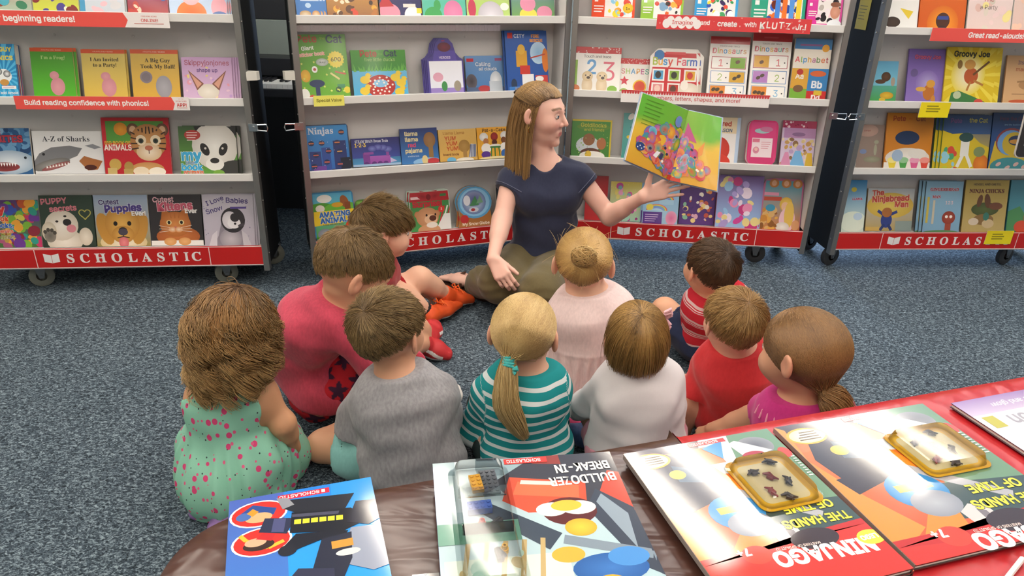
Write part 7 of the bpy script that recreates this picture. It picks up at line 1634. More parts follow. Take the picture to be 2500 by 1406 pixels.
def tail(p, H, pts, w, cols, tip, n=900, r=.0012, M=14, wave=.004, wf=9.0):
    """a hanging tail of hair: pts world points, w widths along it"""
    Q = np.array([p.loc(x) for x in pts]); t = np.linspace(0, len(Q)-1, M); i = np.minimum(t.astype(int), len(Q)-2); f = (t-i)[:, None]
    def cr(a, b, c, d, f): return .5*((2*b)+(-a+c)*f+(2*a-5*b+4*c-d)*f*f+(-a+3*b-3*c+d)*f**3)
    g = lambda k: Q[np.clip(k, 0, len(Q)-1)]; C = cr(g(i-1), g(i), g(i+1), g(i+2), f); T = np.gradient(C, axis=0); T /= np.linalg.norm(T, axis=1, keepdims=True); A = np.cross(T, np.array([.2, .9, .3])); A /= np.linalg.norm(A, axis=1, keepdims=True); B = np.cross(T, A)
    ww = np.interp(np.linspace(0, 1, M), np.linspace(0, 1, len(w)), w); th = H.rng.random(n)*6.28; rr = np.sqrt(H.rng.random(n)); ph = H.rng.random(n)*6.28; le = H.rng.uniform(.72, 1, n)
    s_ = np.linspace(0, 1, M)
    P = C[None]+(A[None]*np.cos(th)[:, None, None]+B[None]*np.sin(th)[:, None, None])*(rr[:, None]*ww[None])[..., None]+(A[None]*np.sin(s_*wf+ph[:, None])[..., None]+B[None]*np.cos(s_*wf*.8+ph[:, None]*1.3)[..., None])*wave*np.minimum(s_*3, 1)[None, :, None]
    k = (s_[None]*le[:, None])*(M-1); i0 = np.minimum(k.astype(int), M-2); fr = (k-i0)[..., None]; P = np.take_along_axis(P, i0[..., None].repeat(3, 2), 1)*(1-fr)+np.take_along_axis(P, (i0+1)[..., None].repeat(3, 2), 1)*fr
    H.add(P, r, cols, tip, taper=.5); return H
# ------------------------------------------------------------------ the ten children and the reader, each posed joint by joint
SK = 'e2b296'; SK2 = 'd9a584'; SK3 = 'cf9a74'
def at_z(v, z): v = np.array(v); v[2] = z; return v
def seated(pel, neck, head, shL, shR, elL, elR, wrL, wrR, yaw=0.0, S=.95, knL=None, knR=None, anL=None, anR=None, pz=.095, toeL=None, toeR=None):
    f = np.array([math.sin(yaw), math.cos(yaw), 0]); r = np.array([f[1], -f[0], 0]); pel = at_z(pel, pz)
    J = dict(pelvis=pel, neck=neck, head=head, shL=shL, shR=shR, elL=elL, elR=elR, wrL=wrL, wrR=wrR, hipL=pel-r*.062*S, hipR=pel+r*.062*S)
    J['knL'] = pel-r*.19*S+f*.13*S+[0, 0, .01] if knL is None else knL; J['knR'] = pel+r*.19*S+f*.13*S+[0, 0, .01] if knR is None else knR
    J['anL'] = at_z(pel+f*.21*S+r*.06*S, .042) if anL is None else anL; J['anR'] = at_z(pel+f*.25*S-r*.06*S, .042) if anR is None else anR
    for k, sg in (('L', 1), ('R', -1)):
        t = (toeL, toeR)[k == 'R']; J['toe'+k] = at_z(J['an'+k]+(r*sg*.10+f*.05)*S, .03) if t is None else t
    return J
def hang(J, k, el, wr): J['el'+k], J['wr'+k] = el, wr

# 1 -- person with curly hair in the mint dress
def fig_curly():
    Y = 1.45; pel = at_z(W(585, 1180, Y), .135); J = seated(pel, W(556, 925, Y), W(572, 800, Y), W(490, 958, Y), W(652, 955, Y+.01), W(480, 1080, Y+.06), W(690, 1032, Y-.005), W(560, 1130, Y+.16), W(718, 1092, Y+.035), math.radians(25), .88, pz=.135)
    f = np.array([.34, .94, 0]); r = np.array([.94, -.34, 0])
    J['knL'] = pel-r*.07+f*.15-[0, 0, .07]; J['knR'] = pel+r*.02+f*.14-[0, 0, .07]; J['anL'] = at_z(F_(528, 1212), .045); J['anR'] = at_z(pel+r*.05-f*.06, .045); J['toeL'] = at_z(F_(484, 1268), .028); J['toeR'] = at_z(pel+r*.04-f*.14, .028)
    p = Person('person with long curly brown hair in a sleeveless mint dress with pink birds', J, .88, SK3, 1.0, (.45, .88, -.12), seed=11, brow='5a3c24')
    d = unit(J['wrR']-J['elR']); p.body(feet='', hands={'R': dict(d=d+[-.1, .25, -.4], n=(-.7, .3, -.6), curl=(.3, .4, .3), side=-1), 'L': dict(d=(.6, .6, -.4), n=(0, .1, -1), curl=(.4, .4, .3), side=1)})
    m = speckled('mint_bird_print', '8fcab0', [('d84a7c', 40, .25, (0, 0, 0)), ('e0648c', 52, .19, (.31, .11, .2)), ('3f4a4c', 60, .11, (.012, .01, .02))], 40, .2, stretch=(1, 1, .75))
    P = p.torso(.008, .86); P.append((capsule(lerp(J['pelvis'], J['neck'], .50), lerp(J['pelvis'], J['neck'], .10), .078, .105, p.lat, 1.15), .03)); P.append((capsule(J['pelvis']+[0, 0, -.02], J['pelvis']+f*.08+[0, 0, -.075], .105, .115, r, 1.1), .05)); P.append((capsule(J['pelvis']-f*.04-[0, 0, .06], J['pelvis']-f*.02-[0, 0, .09], .105, .118, r, 1.1), .04))
    for k in 'LR': P.append((capsule(J['hip'+k], J['kn'+k], .074, .062), .04))
    def fold(x, y, z):
        q = (x-pel[0])*p.up[0]+(y-pel[1])*p.up[1]+(z-pel[2])*p.up[2]; an = np.arctan2((x-pel[0])*r[0]+(y-pel[1])*r[1], (x-pel[0])*f[0]+(y-pel[1])*f[1]); return .0042*np.sin(an*17+2*np.sin(an*5))*np.clip((.085-q)/.05, 0, 1)
    subs = [p.neck_sub(.050)]
    for k in 'LR':
        o = unit(J['sh'+k]-J['neck']); c = J['sh'+k]+o*.016; subs.append((capsule(c+p.up*.06, c-p.up*.030, .036, .040, p.fwd, 1.5), .006))
    p.cloth('dress', P, m, .0042, cuts=[p.neck_cut(.004), ((0, 0, .006), (0, 0, -1))], subs=subs, wr=wrinkle(.0022, 45, 3), wr2=fold)
    p.shoe('L', '8a6aa4', 'c8a8cc', label='purple quilted shoe'); p.shoe('R', '8a6aa4', 'c8a8cc')
    # long curls
    H = p.hair(thick=.010, nape=-.62, front=.34); H.cap('4a3220', thick=.009); n = 3600; U = H.roots(n); U[:160] = unit((.1, .1, 1))+H.rng.normal(size=(160, 3))*.3; U /= np.linalg.norm(U, axis=1)[:, None]; H.obst = [(p.loc(J['neck']), p.loc(J['chest']), .085), (p.loc(J['shL']), p.loc(J['shR']), .052), (p.loc(J['neck']), p.C*0, .055)]
    def flow(q, t):
        u = (q-H.c)/H.a; u /= np.linalg.norm(u, axis=1, keepdims=True)+1e-6; d = u-unit((.1, .1, 1)); d = d/(np.linalg.norm(d, axis=1, keepdims=True)+.1)+np.array([0, -.35, -.3]); return d-u*np.sum(d*u, 1, keepdims=True)
    L = np.clip(U[:, 2]*H.a[2]+.150, .05, .24)*H.rng.uniform(.8, 1.15, n)*np.where(U[:, 1] > .3, .8, 1); P = H.grow(U, flow, 27, L/24.5, (1.15, 1.22), .6, .06, grav=lambda t: min(.85, .05+1.5*t)); M = P.shape[1]; s_ = np.linspace(0, 1, M)
    nc = 80; P, cid = lock(H, P, U, nc, .8); ph = H.rng.random(nc)[cid]*6.28+H.rng.normal(size=n)*.22; om = H.rng.uniform(16, 27, nc)[cid]; ra = (.0150*np.clip((s_-.10)*2.4, 0, 1))[None]*H.rng.uniform(.6, 1.1, nc)[cid][:, None]
    off = np.stack([np.cos(om[:, None]*s_+ph[:, None]), np.sin(om[:, None]*s_+ph[:, None]), .4*np.sin(om[:, None]*s_*.5+ph[:, None])], -1)*ra[..., None]; tone = H.rng.random(nc)[cid]; H.add(P+off, .0009, ['3a2716', '5c3f25', '7b5731', '94693a'], 'd8b378', clump=np.clip(tone+H.rng.normal(size=n)*.12, 0, 1))
    H.build(p.root, p.base)
    q = W(478, 878, Y-.02); p.tube('hair_tie', [q+[-.012, 0, .004], q+[0, -.006, 0], q+[.012, 0, .004], q+[0, .006, .006], q+[-.012, 0, .004]], .004, mat('blue_tie', '2f8fd0', .5), 'small blue hair tie')
fig_curly()

# 2 -- person in the raspberry long-sleeved top and star shorts, bent over his shoe
def fig_rasp():
    Y = 1.84; pel = W(775, 930, Y); J = seated(pel, W(842, 728, 1.78), W(866, 655, 1.76), W(930, 770, 1.95), W(822, 792, 1.70), W(985, 880, 1.98), W(915, 890, 1.70), W(1015, 890, 1.90), W(985, 905, 1.82), math.radians(70), 1.1, pz=.105)
    J['mid'] = at_z(W(725, 880, 1.83), .22); J['chest'] = W(765, 790, 1.79)
    J['knR'] = W(950, 850, 1.86); J['anR'] = F_(1036, 838, .06); J['toeR'] = F_(1096, 852, .032); J['knL'] = W(985, 790, 2.10); J['anL'] = F_(1046, 815, .07); J['toeL'] = F_(1056, 782, .085)
    p = Person('person in a raspberry long-sleeved top and red star shorts bending over red shoes', J, 1.08, SK2, 1.10, (.80, .36, -.50), seed=21, brow='5a442c')
    p.lat = unit(np.array([.25, -.95, 0])); p.fwd = unit(np.cross(p.up, p.lat))
    p.body(feet='', hands={'R': dict(d=(.75, .5, .05), n=(0, .5, -.8), curl=(.4, .5, .4), side=-1), 'L': dict(d=(.6, .2, -.4), n=(0, -.5, -.8), curl=(.4, .4, .3), side=1)})
    p.shirt(plain_cloth('raspberry_knit', 'c2445a', .12), 1.86, .014, .000, .012, .0036, freq=38, neck=.044)
    star_print(p.pants(col_mat('star_cloth', rough=.85, bump=.2, bscale=900, spec=.25), .93, .010, .014, -.01, h=.0036), 'bf2430', '43233c', .030, .052, 4)
    for k in 'LR': p.shoe(k, 'bf2a2e', 'f0ece6', label='red sports shoe with a white sole', stripe='f4f0ea')
    short_hair(p, ['54412c', '66502f', '7a6140'], '95784e', crown=(.0, -.5, .86), ln=.030, nape=-.6).build(p.root, p.base)
fig_rasp()

# 3 -- person at the back in red shorts and orange shoes
def fig_orange():
    Y = 2.28; pel = W(888, 725, Y); J = seated(pel, W(918, 632, Y), W(936, 553, Y), W(950, 672, Y+.1), W(900, 672, Y-.06), W(985, 720, Y+.16), W(905, 725, Y-.06), W(1010, 712, Y+.2), W(960, 745, Y), math.radians(65), .95)
    J['hipL'] = pel+[.03, .06, 0]; J['hipR'] = pel+[.03, -.06, 0]; J['hipL'][2] = J['hipR'][2] = .10
    J['knL'] = W(1022, 680, 2.42); J['anL'] = at_z(W(1093, 718, 2.52), .075); J['toeL'] = at_z(W(1150, 742, 2.60), .040); J['knR'] = at_z(W(975, 765, 2.32), .16); J['anR'] = at_z(W(1052, 768, 2.38), .062); J['toeR'] = at_z(W(1118, 730, 2.54), .05)
    p = Person('person with brown hair at the back in red shorts and bright orange laced shoes', J, .95, SK, 1.0, (.93, .30, -.12), seed=31, brow='4a3624')
    p.body(feet='', hands={'R': dict(d=(.7, .3, -.4), n=(0, 0, -1), side=-1), 'L': dict(d=(.7, .2, -.3), n=(0, 0, -1), side=1)})
    p.shirt(plain_cloth('dark_red_jersey', 'a8242c', .06), .7, .009, .004)
    p.pants(plain_cloth('crimson_jersey', 'a51d24', .05), .72, .012, .010)
    for k in 'LR': p.shoe(k, 'e0541e', 'e8e2da', label='orange running shoe with orange laces', lace='f06a22')
    k = 'R'; a = J['anR']; u = unit(J['knR']-a); p.tube('sock', [a+u*.012, a+u*.045], .031, mat('black_knit', '1c1c1f', .9), 'black ankle sock', 14)
    short_hair(p, ['3e2d1d', '533d26', '6a5030'], 'a08250', crown=(-.05, -.72, .68), ln=.050, swirl=.4, nape=-.58, front=.34).build(p.root, p.base)
fig_orange()

# 4 -- person in the grey T-shirt and aqua shorts
def fig_grey():
    Y = 1.50; pel = W(1005, 1170, Y); J = seated(pel, W(968, 912, Y-.01), W(946, 802, Y), W(890, 985, Y), W(1080, 955, Y+.02), W(856, 1070, Y+.035), W(1082, 1050, Y+.08), W(912, 1090, Y+.15), W(1060, 1075, Y+.2), math.radians(3), .88, pz=.10)
    J['knL'] = W(786, 1090, 1.58); J['anL'] = at_z(W(905, 1085, 1.72), .05); J['toeL'] = at_z(W(975, 1075, 1.76), .035); J['knR'] = W(1036, 1020, 1.69); J['anR'] = F_(1096, 976, .05); J['toeR'] = F_(1106, 936, .04)
    p = Person('person in a plain grey T-shirt and aqua shorts sitting cross-legged', J, .88, SK2, 1.0, (.38, .92, -.05), seed=41, brow='5a442c')
    p.body(feet='L', hands={'L': dict(d=(.85, .35, -.2), n=(0, .2, -1), curl=(.3, .3, .2), side=1), 'R': dict(d=(-.6, .6, -.3), n=(0, 0, -1), side=-1)})
    p.shirt(plain_cloth('grey_heather', '9c9b9e', .16), .74, .013, .014, -.09, .0042, freq=30, neck=.044, hemflare=.008)
    p.pants(plain_cloth('aqua_jersey', '86c0bb', .05), .60, .014, .014, .03)
    p.shoe('R', 'ece8e0', 'f4f0ea', label='white shoe')
    short_hair(p, ['4a3826', '5d482e', '735a38'], 'a58a5c', crown=(-.18, -.70, .68), ln=.040, swirl=.35, nape=-.62).build(p.root, p.base)
fig_grey()

# 5 -- person with the blond ponytail and the striped top
def fig_stripe():
    Y = 1.56; pel = W(1278, 1085, Y); J = seated(pel, W(1282, 905, Y), W(1279, 808, Y), W(1186, 962, Y), W(1352, 938, Y), W(1158, 1052, Y+.03), W(1350, 1040, Y+.09), W(1142, 1035, Y+.12), W(1318, 1050, Y+.2), 0.02, .92)
    for k, x in (('L', -.105), ('R', .045)): J['kn'+k] = pel+[x, .18, 0]; J['kn'+k][2] = .10; J['an'+k] = at_z(pel+[-x*.4, .22, 0], .042 if k == 'L' else .075); J['toe'+k] = at_z(pel+[x*.2, .27, 0], .03)
    p = Person('person with a blond ponytail in a teal and white striped long-sleeved top', J, .92, SK, 1.0, (.16, .97, -.08), seed=51, brow='a88450')
    p.body(feet='LR', hands={'L': dict(d=(-.35, .7, -.1), n=(.2, 0, -1), curl=(.3, .3, .2), side=1), 'R': dict(d=(-.5, .6, -.3), n=(0, 0, -1), side=-1)})
    p.shirt(striped('teal_stripe', [(0, '1f8d90'), (.66, 'd5dede')], .0285), 1.82, .010, .004, -.085, .0034, freq=36, neck=.044, w=1.0)
    p.pants(speckled('dark_floral', '2e3c3c', [('7a4438', 30, .16, (0, 0, 0)), ('8a9488', 36, .12, (.3, .2, .1)), ('2f7a74', 22, .2, (.7, .1, .4))], 30, .2), 1.75, .006, .004, .02, name='leggings')
    H = p.hair(thick=.006, nape=-.6, front=.40); H.cap('9a7a48'); tw = W(1243, 868, Y-.085); tie = p.loc(tw)/p.hs
    path_hair(p, H, tie, ['8a6a3c', 'b08f58', 'c9aa70', 'dcc38c'], 'cdb078', 7000)
    tail(p, H, [tw+[.0, .01, .004], tw, W(1236, 925, Y-.10), W(1236, 985, Y-.115), W(1262, 1035, Y-.11), W(1282, 1068, Y-.10)], [.010, .012, .024, .031, .024, .008], ['8a6c3e', 'b3935a', 'c9ab72', 'dcc490'], 'd8bf88', 2400, .0009); H.build(p.root, p.base)
    u = unit(W(1240, 890, Y-.095)-tw); mb = MB()
    for i in range(4):
        c = tw+u*(.004+i*.0065)-p.base; A = unit(np.cross(u, [1, .2, 0])); B = np.cross(u, A); mb.tube([c+(A*math.cos(a)+B*math.sin(a))*.0125+u*.0012*math.sin(a*2+i) for a in [k*PI/8 for k in range(16)]], .0042, 8, closed=True)
    c = tw+u*.026-p.base; mb.tube([c, c+[.014, -.008, -.002], c+[.024, -.008, .001]], [.003, .005, .0075], 8); mb.tube([c, c+[.012, -.010, -.008], c+[.018, -.01, -.012]], [.003, .004, .006], 8)
    mb.build('hair_tie', mat('turquoise_tie', '3fb0ac', .6), p.root, smooth=True, label='knotted turquoise hair tie')
fig_stripe()

# 6 -- person with the bun in the pale pink blouse
def fig_bun():
    Y = 1.97; pel = W(1445, 925, Y); J = seated(pel, W(1432, 705, Y-.01), W(1425, 637, Y-.01), W(1375, 762, Y), W(1518, 748, Y), W(1358, 850, Y+.05), W(1545, 830, Y+.08), W(1372, 900, Y+.18), W(1500, 880, Y+.24), 0.0, 1.0)
    p = Person('person with a messy blond bun in a pale pink blouse gathered at the back', J, 1.0, SK, 1.06, (.10, .98, .05), seed=61, brow='a88450')
    p.body(feet='LR', hands={'L': dict(d=(.4, .6, -.4), n=(0, 0, -1), side=1), 'R': dict(d=(-.4, .6, -.4), n=(0, 0, -1), side=-1)})
    f = p.fwd; c0 = lerp(J['pelvis'], J['neck'], .34); m = plain_cloth('pale_pink_knit', 'e4cdca', .07)
    J['skirt'] = c0
    def gath(x, y, z):
        q = (x-c0[0])*p.up[0]+(y-c0[1])*p.up[1]+(z-c0[2])*p.up[2]; an = np.arctan2(x-c0[0], y-c0[1]); return .0058*np.sin(an*22+1.5*np.sin(an*4))*np.clip((.02-q)/.05, 0, 1)-.002*np.exp(-((q-.015)/.006)**2)
    P = p.torso(.013, 1.05); P.append((capsule(c0, J['pelvis']-[0, 0, .04], .098, .128, p.lat, 1.2), .03))
    for k in 'LR': P += p.arm(k, .017, 0, 1.6, .008)
    p.cloth('blouse', P, m, .0045, cuts=[p.neck_cut(.006), (J['pelvis']-[0, 0, .062], (0, 0, -1))], subs=[(capsule(lerp(J['neck'], J['chest'], .02), p.C, .050, .05), .006)], wr=wrinkle(.0024, 40, 5), wr2=gath)
    p.pants(plain_cloth('charcoal_jersey', '2b2a30', .05), 1.8, .008, .004, .02, name='trousers')
    H = p.hair(thick=.006, nape=-.62, front=.40); H.cap('7a5a34'); tie = np.array([.0, -.082, .052])
    path_hair(p, H, tie, ['745330', '96713f', 'b48d52', 'c9a568'], 'c8a464', 6500)
    n = 520; B = tie*p.hs+np.array([0, -.016, .006]); ax = H.rng.normal(size=(n, 3)); ax /= np.linalg.norm(ax, axis=1)[:, None]; e1 = np.cross(ax, [.3, .8, .5]); e1 /= np.linalg.norm(e1, axis=1)[:, None]; e2 = np.cross(ax, e1); t = np.linspace(0, 4.6, 12); R_ = H.rng.uniform(.016, .034, n)[:, None, None]
    H.add(B+R_*(e1[:, None]*np.cos(t)[None, :, None]+e2[:, None]*np.sin(t)[None, :, None])*np.array([1.15, .62, .95]), .0012, ['8a653a', 'b48d52', 'd0ae72'], 'd8ba80')
    m_ = 36; U = H.roots(m_); P2 = H.grow(U, lambda q, t: (q-H.c)*np.array([1, .5, .4])+H.rng.normal(size=q.shape)*.03+np.array([0, -.02, -.03]), 8, .0065, (1.08, 1.3), .6, .35, grav=lambda t: .35*t); H.add(P2, .0005, ['b08a50', 'c9a568'], 'e0c690'); H.build(p.root, p.base)
fig_bun()

# 7 -- person with the bob in the white top
def fig_white():
    Y = 1.56; pel = W(1555, 1082, Y); J = seated(pel, W(1556, 893, Y), W(1555, 818, Y), W(1486, 938, Y), W(1634, 928, Y), W(1434, 985, Y+.07), W(1632, 1030, Y+.06), W(1400, 1002, Y+.16), W(1610, 1060, Y+.2), 0.0, .92)
    J['knL'] = W(1458, 1002, Y+.12); J['knR'] = at_z(pel+[.105, .18, 0], .10); J['anR'] = at_z(pel+[.03, .19, 0], .042); J['toeR'] = at_z(pel+[-.03, .21, 0], .03); J['anL'] = at_z(W(1468, 1085, Y+.06), .05); J['toeL'] = at_z(W(1462, 1105, Y-.02), .03)
    p = Person('person with a short brown bob and pink bow in a white long-sleeved top', J, .92, SK, .91, (.06, .99, .0), seed=71, brow='8a6438')
    p.body(feet='R', hands={'L': dict(d=(-.5, .7, -.3), n=(0, .2, -1), side=1), 'R': dict(d=(-.5, .6, -.3), n=(0, 0, -1), side=-1)})
    p.shirt(plain_cloth('white_jersey', 'd9d5d6', .01), 1.85, .009, .004, -.085, .0036, freq=34, neck=.044, w=.88, hemflare=-.004)
    for k in 'LR':
        c = J['sh'+k]-p.base+np.array([0, 0, .018]); mb = MB(); A = unit(J['sh'+k]-J['neck'])
        pts = [c+p.fwd*.040*math.cos(a)+p.up*(.006+.028*math.sin(a))+A*(.006+.004*math.sin(a*9)) for a in [i*PI/14-.1 for i in range(16)]]; mb.tube(pts, .0055, 8); mb.build('shoulder_ruffle', plain_cloth('white_jersey', 'd9d5d6', .01), p.root, smooth=True)
    p.pants(plain_cloth('rose_jersey', 'c88a9a', .05), .55, .010, .008, .02)
    p.shoe('L', 'c8708c', 'd8d4d0', label='pink shoe with a pale strap')
    H = p.hair(thick=.006, nape=-.58, front=.36); H.cap('5c4124'); n = 6500; U = H.roots(n); cr = unit((.0, -.5, .86)); U[:400] = cr+H.rng.normal(size=(400, 3))*.17; U /= np.linalg.norm(U, axis=1)[:, None]; cl = np.clip(.5+.5*np.sin(np.arctan2(U[:, 0], -U[:, 1])*11)+H.rng.normal(size=n)*.25, 0, 1); H.obst = [(p.loc(J['neck']), p.C*0, .052)]
    def flow(q, t):
        u = (q-H.c)/H.a; u /= np.linalg.norm(u, axis=1, keepdims=True); d = u-cr; d = d-u*np.sum(d*u, 1, keepdims=True); return d/(np.linalg.norm(d, axis=1, keepdims=True)+.05)+np.array([0, 0, -.5])-u*.02
    zt = -.060*p.hs; P = H.grow(U, flow, 11, np.clip((U[:, 2]*H.a[2]-zt)*1.15+.02, .02, .16)/11*H.rng.uniform(.85, 1.1, n), (1.085, 1.12), .4, .07, grav=lambda t: .25*t); P, _ = lock(H, P, U, 170, .45); H.add(P, .0009, ['57401f', '755527', '8f6c3a', 'a38149'], 'b08a52', clump=cl); H.build(p.root, p.base)
    q = W(1626, 778, Y+.02)-p.base; mb = MB()
    for sg, dz in ((1, .020), (-1, -.022), (.4, .028), (-.3, -.034)): mb.tube([q, q+[.010, -.004, dz*.6], q+[.006+.004*sg, -.006, dz], q+[-.004, -.004, dz*.7], q], [.003, .0055, .006, .005, .003], 8)
    mb.build('hair_bow', mat('pink_bow', 'e8b4bc', .6), p.root, smooth=True, label='pale pink hair bow')
fig_white()

# 8 -- person with dark hair in the red and white striped top
def fig_dark():
    Y = 2.2; pel = W(1738, 838, Y); J = seated(pel, W(1745, 712, Y-.06), W(1737, 652, Y-.09), W(1700, 742, Y-.04), W(1806, 722, Y-.02), W(1685, 800, Y+.03), W(1830, 790, Y+.03), W(1690, 825, Y+.14), W(1780, 810, Y+.16), math.radians(-18), .93)
    J['knL'] = W(1622, 757, 2.28); J['anL'] = at_z(W(1640, 830, 2.38), .05)
    p = Person('person with very short dark hair in a red and white striped top, navy shorts', J, .93, SK2, .95, (-.30, .94, .12), seed=81, brow='33241a')
    p.body(feet='LR', hands={'L': dict(d=(-.1, .7, -.3), n=(0, .2, -1), side=1), 'R': dict(d=(-.5, .6, -.3), n=(0, 0, -1), side=-1)})
    p.shirt(striped('red_stripe', [(0, 'c42a38'), (.60, 'd8b8b8'), (.66, 'c42a38'), (.72, 'e4d8d6'), (.78, 'c42a38'), (.84, 'd8b8b8')], .052), .8, .009, .006, -.06, .0022, freq=36)
    p.pants(plain_cloth('navy_twill', '25304e', .05), .74, .014, .012, .04)
    short_hair(p, ['2a1c13', '3a281a', '4a3422'], '6a4e32', crown=(.10, -.55, .83), ln=.034, swirl=.6, nape=-.62, front=.38).build(p.root, p.base)
fig_dark()

# 9 -- person with fair hair in the plain red T-shirt
def fig_redt():
    Y = 1.76; pel = W(1800, 1010, Y); J = seated(pel, W(1800, 850, Y-.06), W(1792, 783, Y-.08), W(1728, 895, Y-.03), W(1872, 885, Y-.03), W(1688, 985, Y), W(1890, 985, Y+.06), W(1668, 1062, Y), W(1850, 1000, Y+.18), math.radians(-8), .95)
    J['knL'] = W(1725, 1005, Y+.10)
    p = Person('person with straight fair brown hair in a plain bright red T-shirt', J, .95, SK, .90, (-.12, .98, .04), seed=91, brow='8a6a3c')
    p.body(feet='LR', hands={'L': dict(d=(-.1, .45, -.8), n=(.6, .5, -.3), curl=(.2, .2, .1), side=1), 'R': dict(d=(-.5, .6, -.3), n=(0, 0, -1), side=-1)})
    p.shirt(plain_cloth('bright_red_jersey', 'cf3438', .05), .62, .011, .010, -.06, .0038, freq=30)
    p.pants(plain_cloth('stone_twill', '8a8578', .05), .62, .012, .010, .0)
    short_hair(p, ['6b4d2a', '876437', 'a07a46'], 'bb9760', crown=(.12, -.45, .88), ln=.050, swirl=.3, nape=-.66, front=.30, top=1.1, lift=(1.07, 1.09)).build(p.root, p.base)
fig_redt()

# 10 -- person in the magenta top with the low ponytail
def fig_magenta():
    Y = 1.42; pel = W(1985, 1095, Y); J = seated(pel, W(1962, 972, Y), W(1962, 852, Y-.01), W(1890, 992, Y+.02), W(2046, 1005, Y), W(1838, 1020, Y+.12), W(2085, 1085, Y+.05), W(1738, 1048, Y+.20), W(2020, 1080, Y+.2), math.radians(-25), .95)
    J['knL'] = at_z(W(1800, 1035, 1.56), .11); J['anL'] = at_z(W(1810, 1078, 1.54), .05); J['toeL'] = at_z(W(1770, 1090, 1.55), .03)
    p = Person('person in a magenta top with a low ponytail, reaching a bare arm forward', J, .95, SK2, 1.0, (-.62, .76, -.10), seed=101, brow='6a4c2c')
    d = unit(J['wrL']-J['elL']); p.body(feet='LR', hands={'L': dict(d=d+[-.1, 0, -.15], n=(.1, .5, -.8), curl=(.3, .3, .2), side=1), 'R': dict(d=(-.5, .6, -.3), n=(0, 0, -1), side=-1)})
    p.shirt(plain_cloth('magenta_jersey', 'c0307c', .05), .42, .010, .008, -.06, .0024, freq=34)
    mb = MB()
    for i in range(15):
        a = -PI*.95+i*PI*.9/14; c = J['neck']-p.base-p.up*.010+(p.lat*math.cos(a)*1.2+p.fwd*math.sin(a))*.074; mb.tube([c+p.up*.006, c-p.up*.012+(p.lat*math.cos(a)*1.2+p.fwd*math.sin(a))*.012, c-p.up*.03+(p.lat*math.cos(a+.2)*1.2+p.fwd*math.sin(a+.2))*.022], .0022, 6)
    mb.build('collar_smocking', mat('smocking_pink', 'd88aa0', .7), p.root, smooth=True)
    p.pants(plain_cloth('berry_jersey', '8a2a5a', .05), .6, .010, .008, .0)
    H = p.hair(thick=.006, nape=-.62, front=.38); H.cap('4a3320'); tw = W(2010, 948, Y-.07); tie = p.loc(tw)/p.hs
    path_hair(p, H, tie, ['4a321d', '6a4a2a', '7d5a34', '90693f'], 'a98355', 7500)
    tail(p, H, [tw+[0, .01, .004], tw, W(2032, 968, Y-.08), W(2045, 1000, Y-.08), W(2055, 1035, Y-.07)], [.010, .014, .030, .034, .016], ['6a4a2a', '8a6639', 'a37c4a'], 'c09a66', 1800, .0009); H.build(p.root, p.base)
    p.tube('hair_tie', [tw+A3((.013*math.cos(a), .004*math.sin(a), .013*math.sin(a))) for a in [k*PI/6 for k in range(13)]], .0035, mat('brown_tie', '5a3a3a', .6))
fig_magenta()
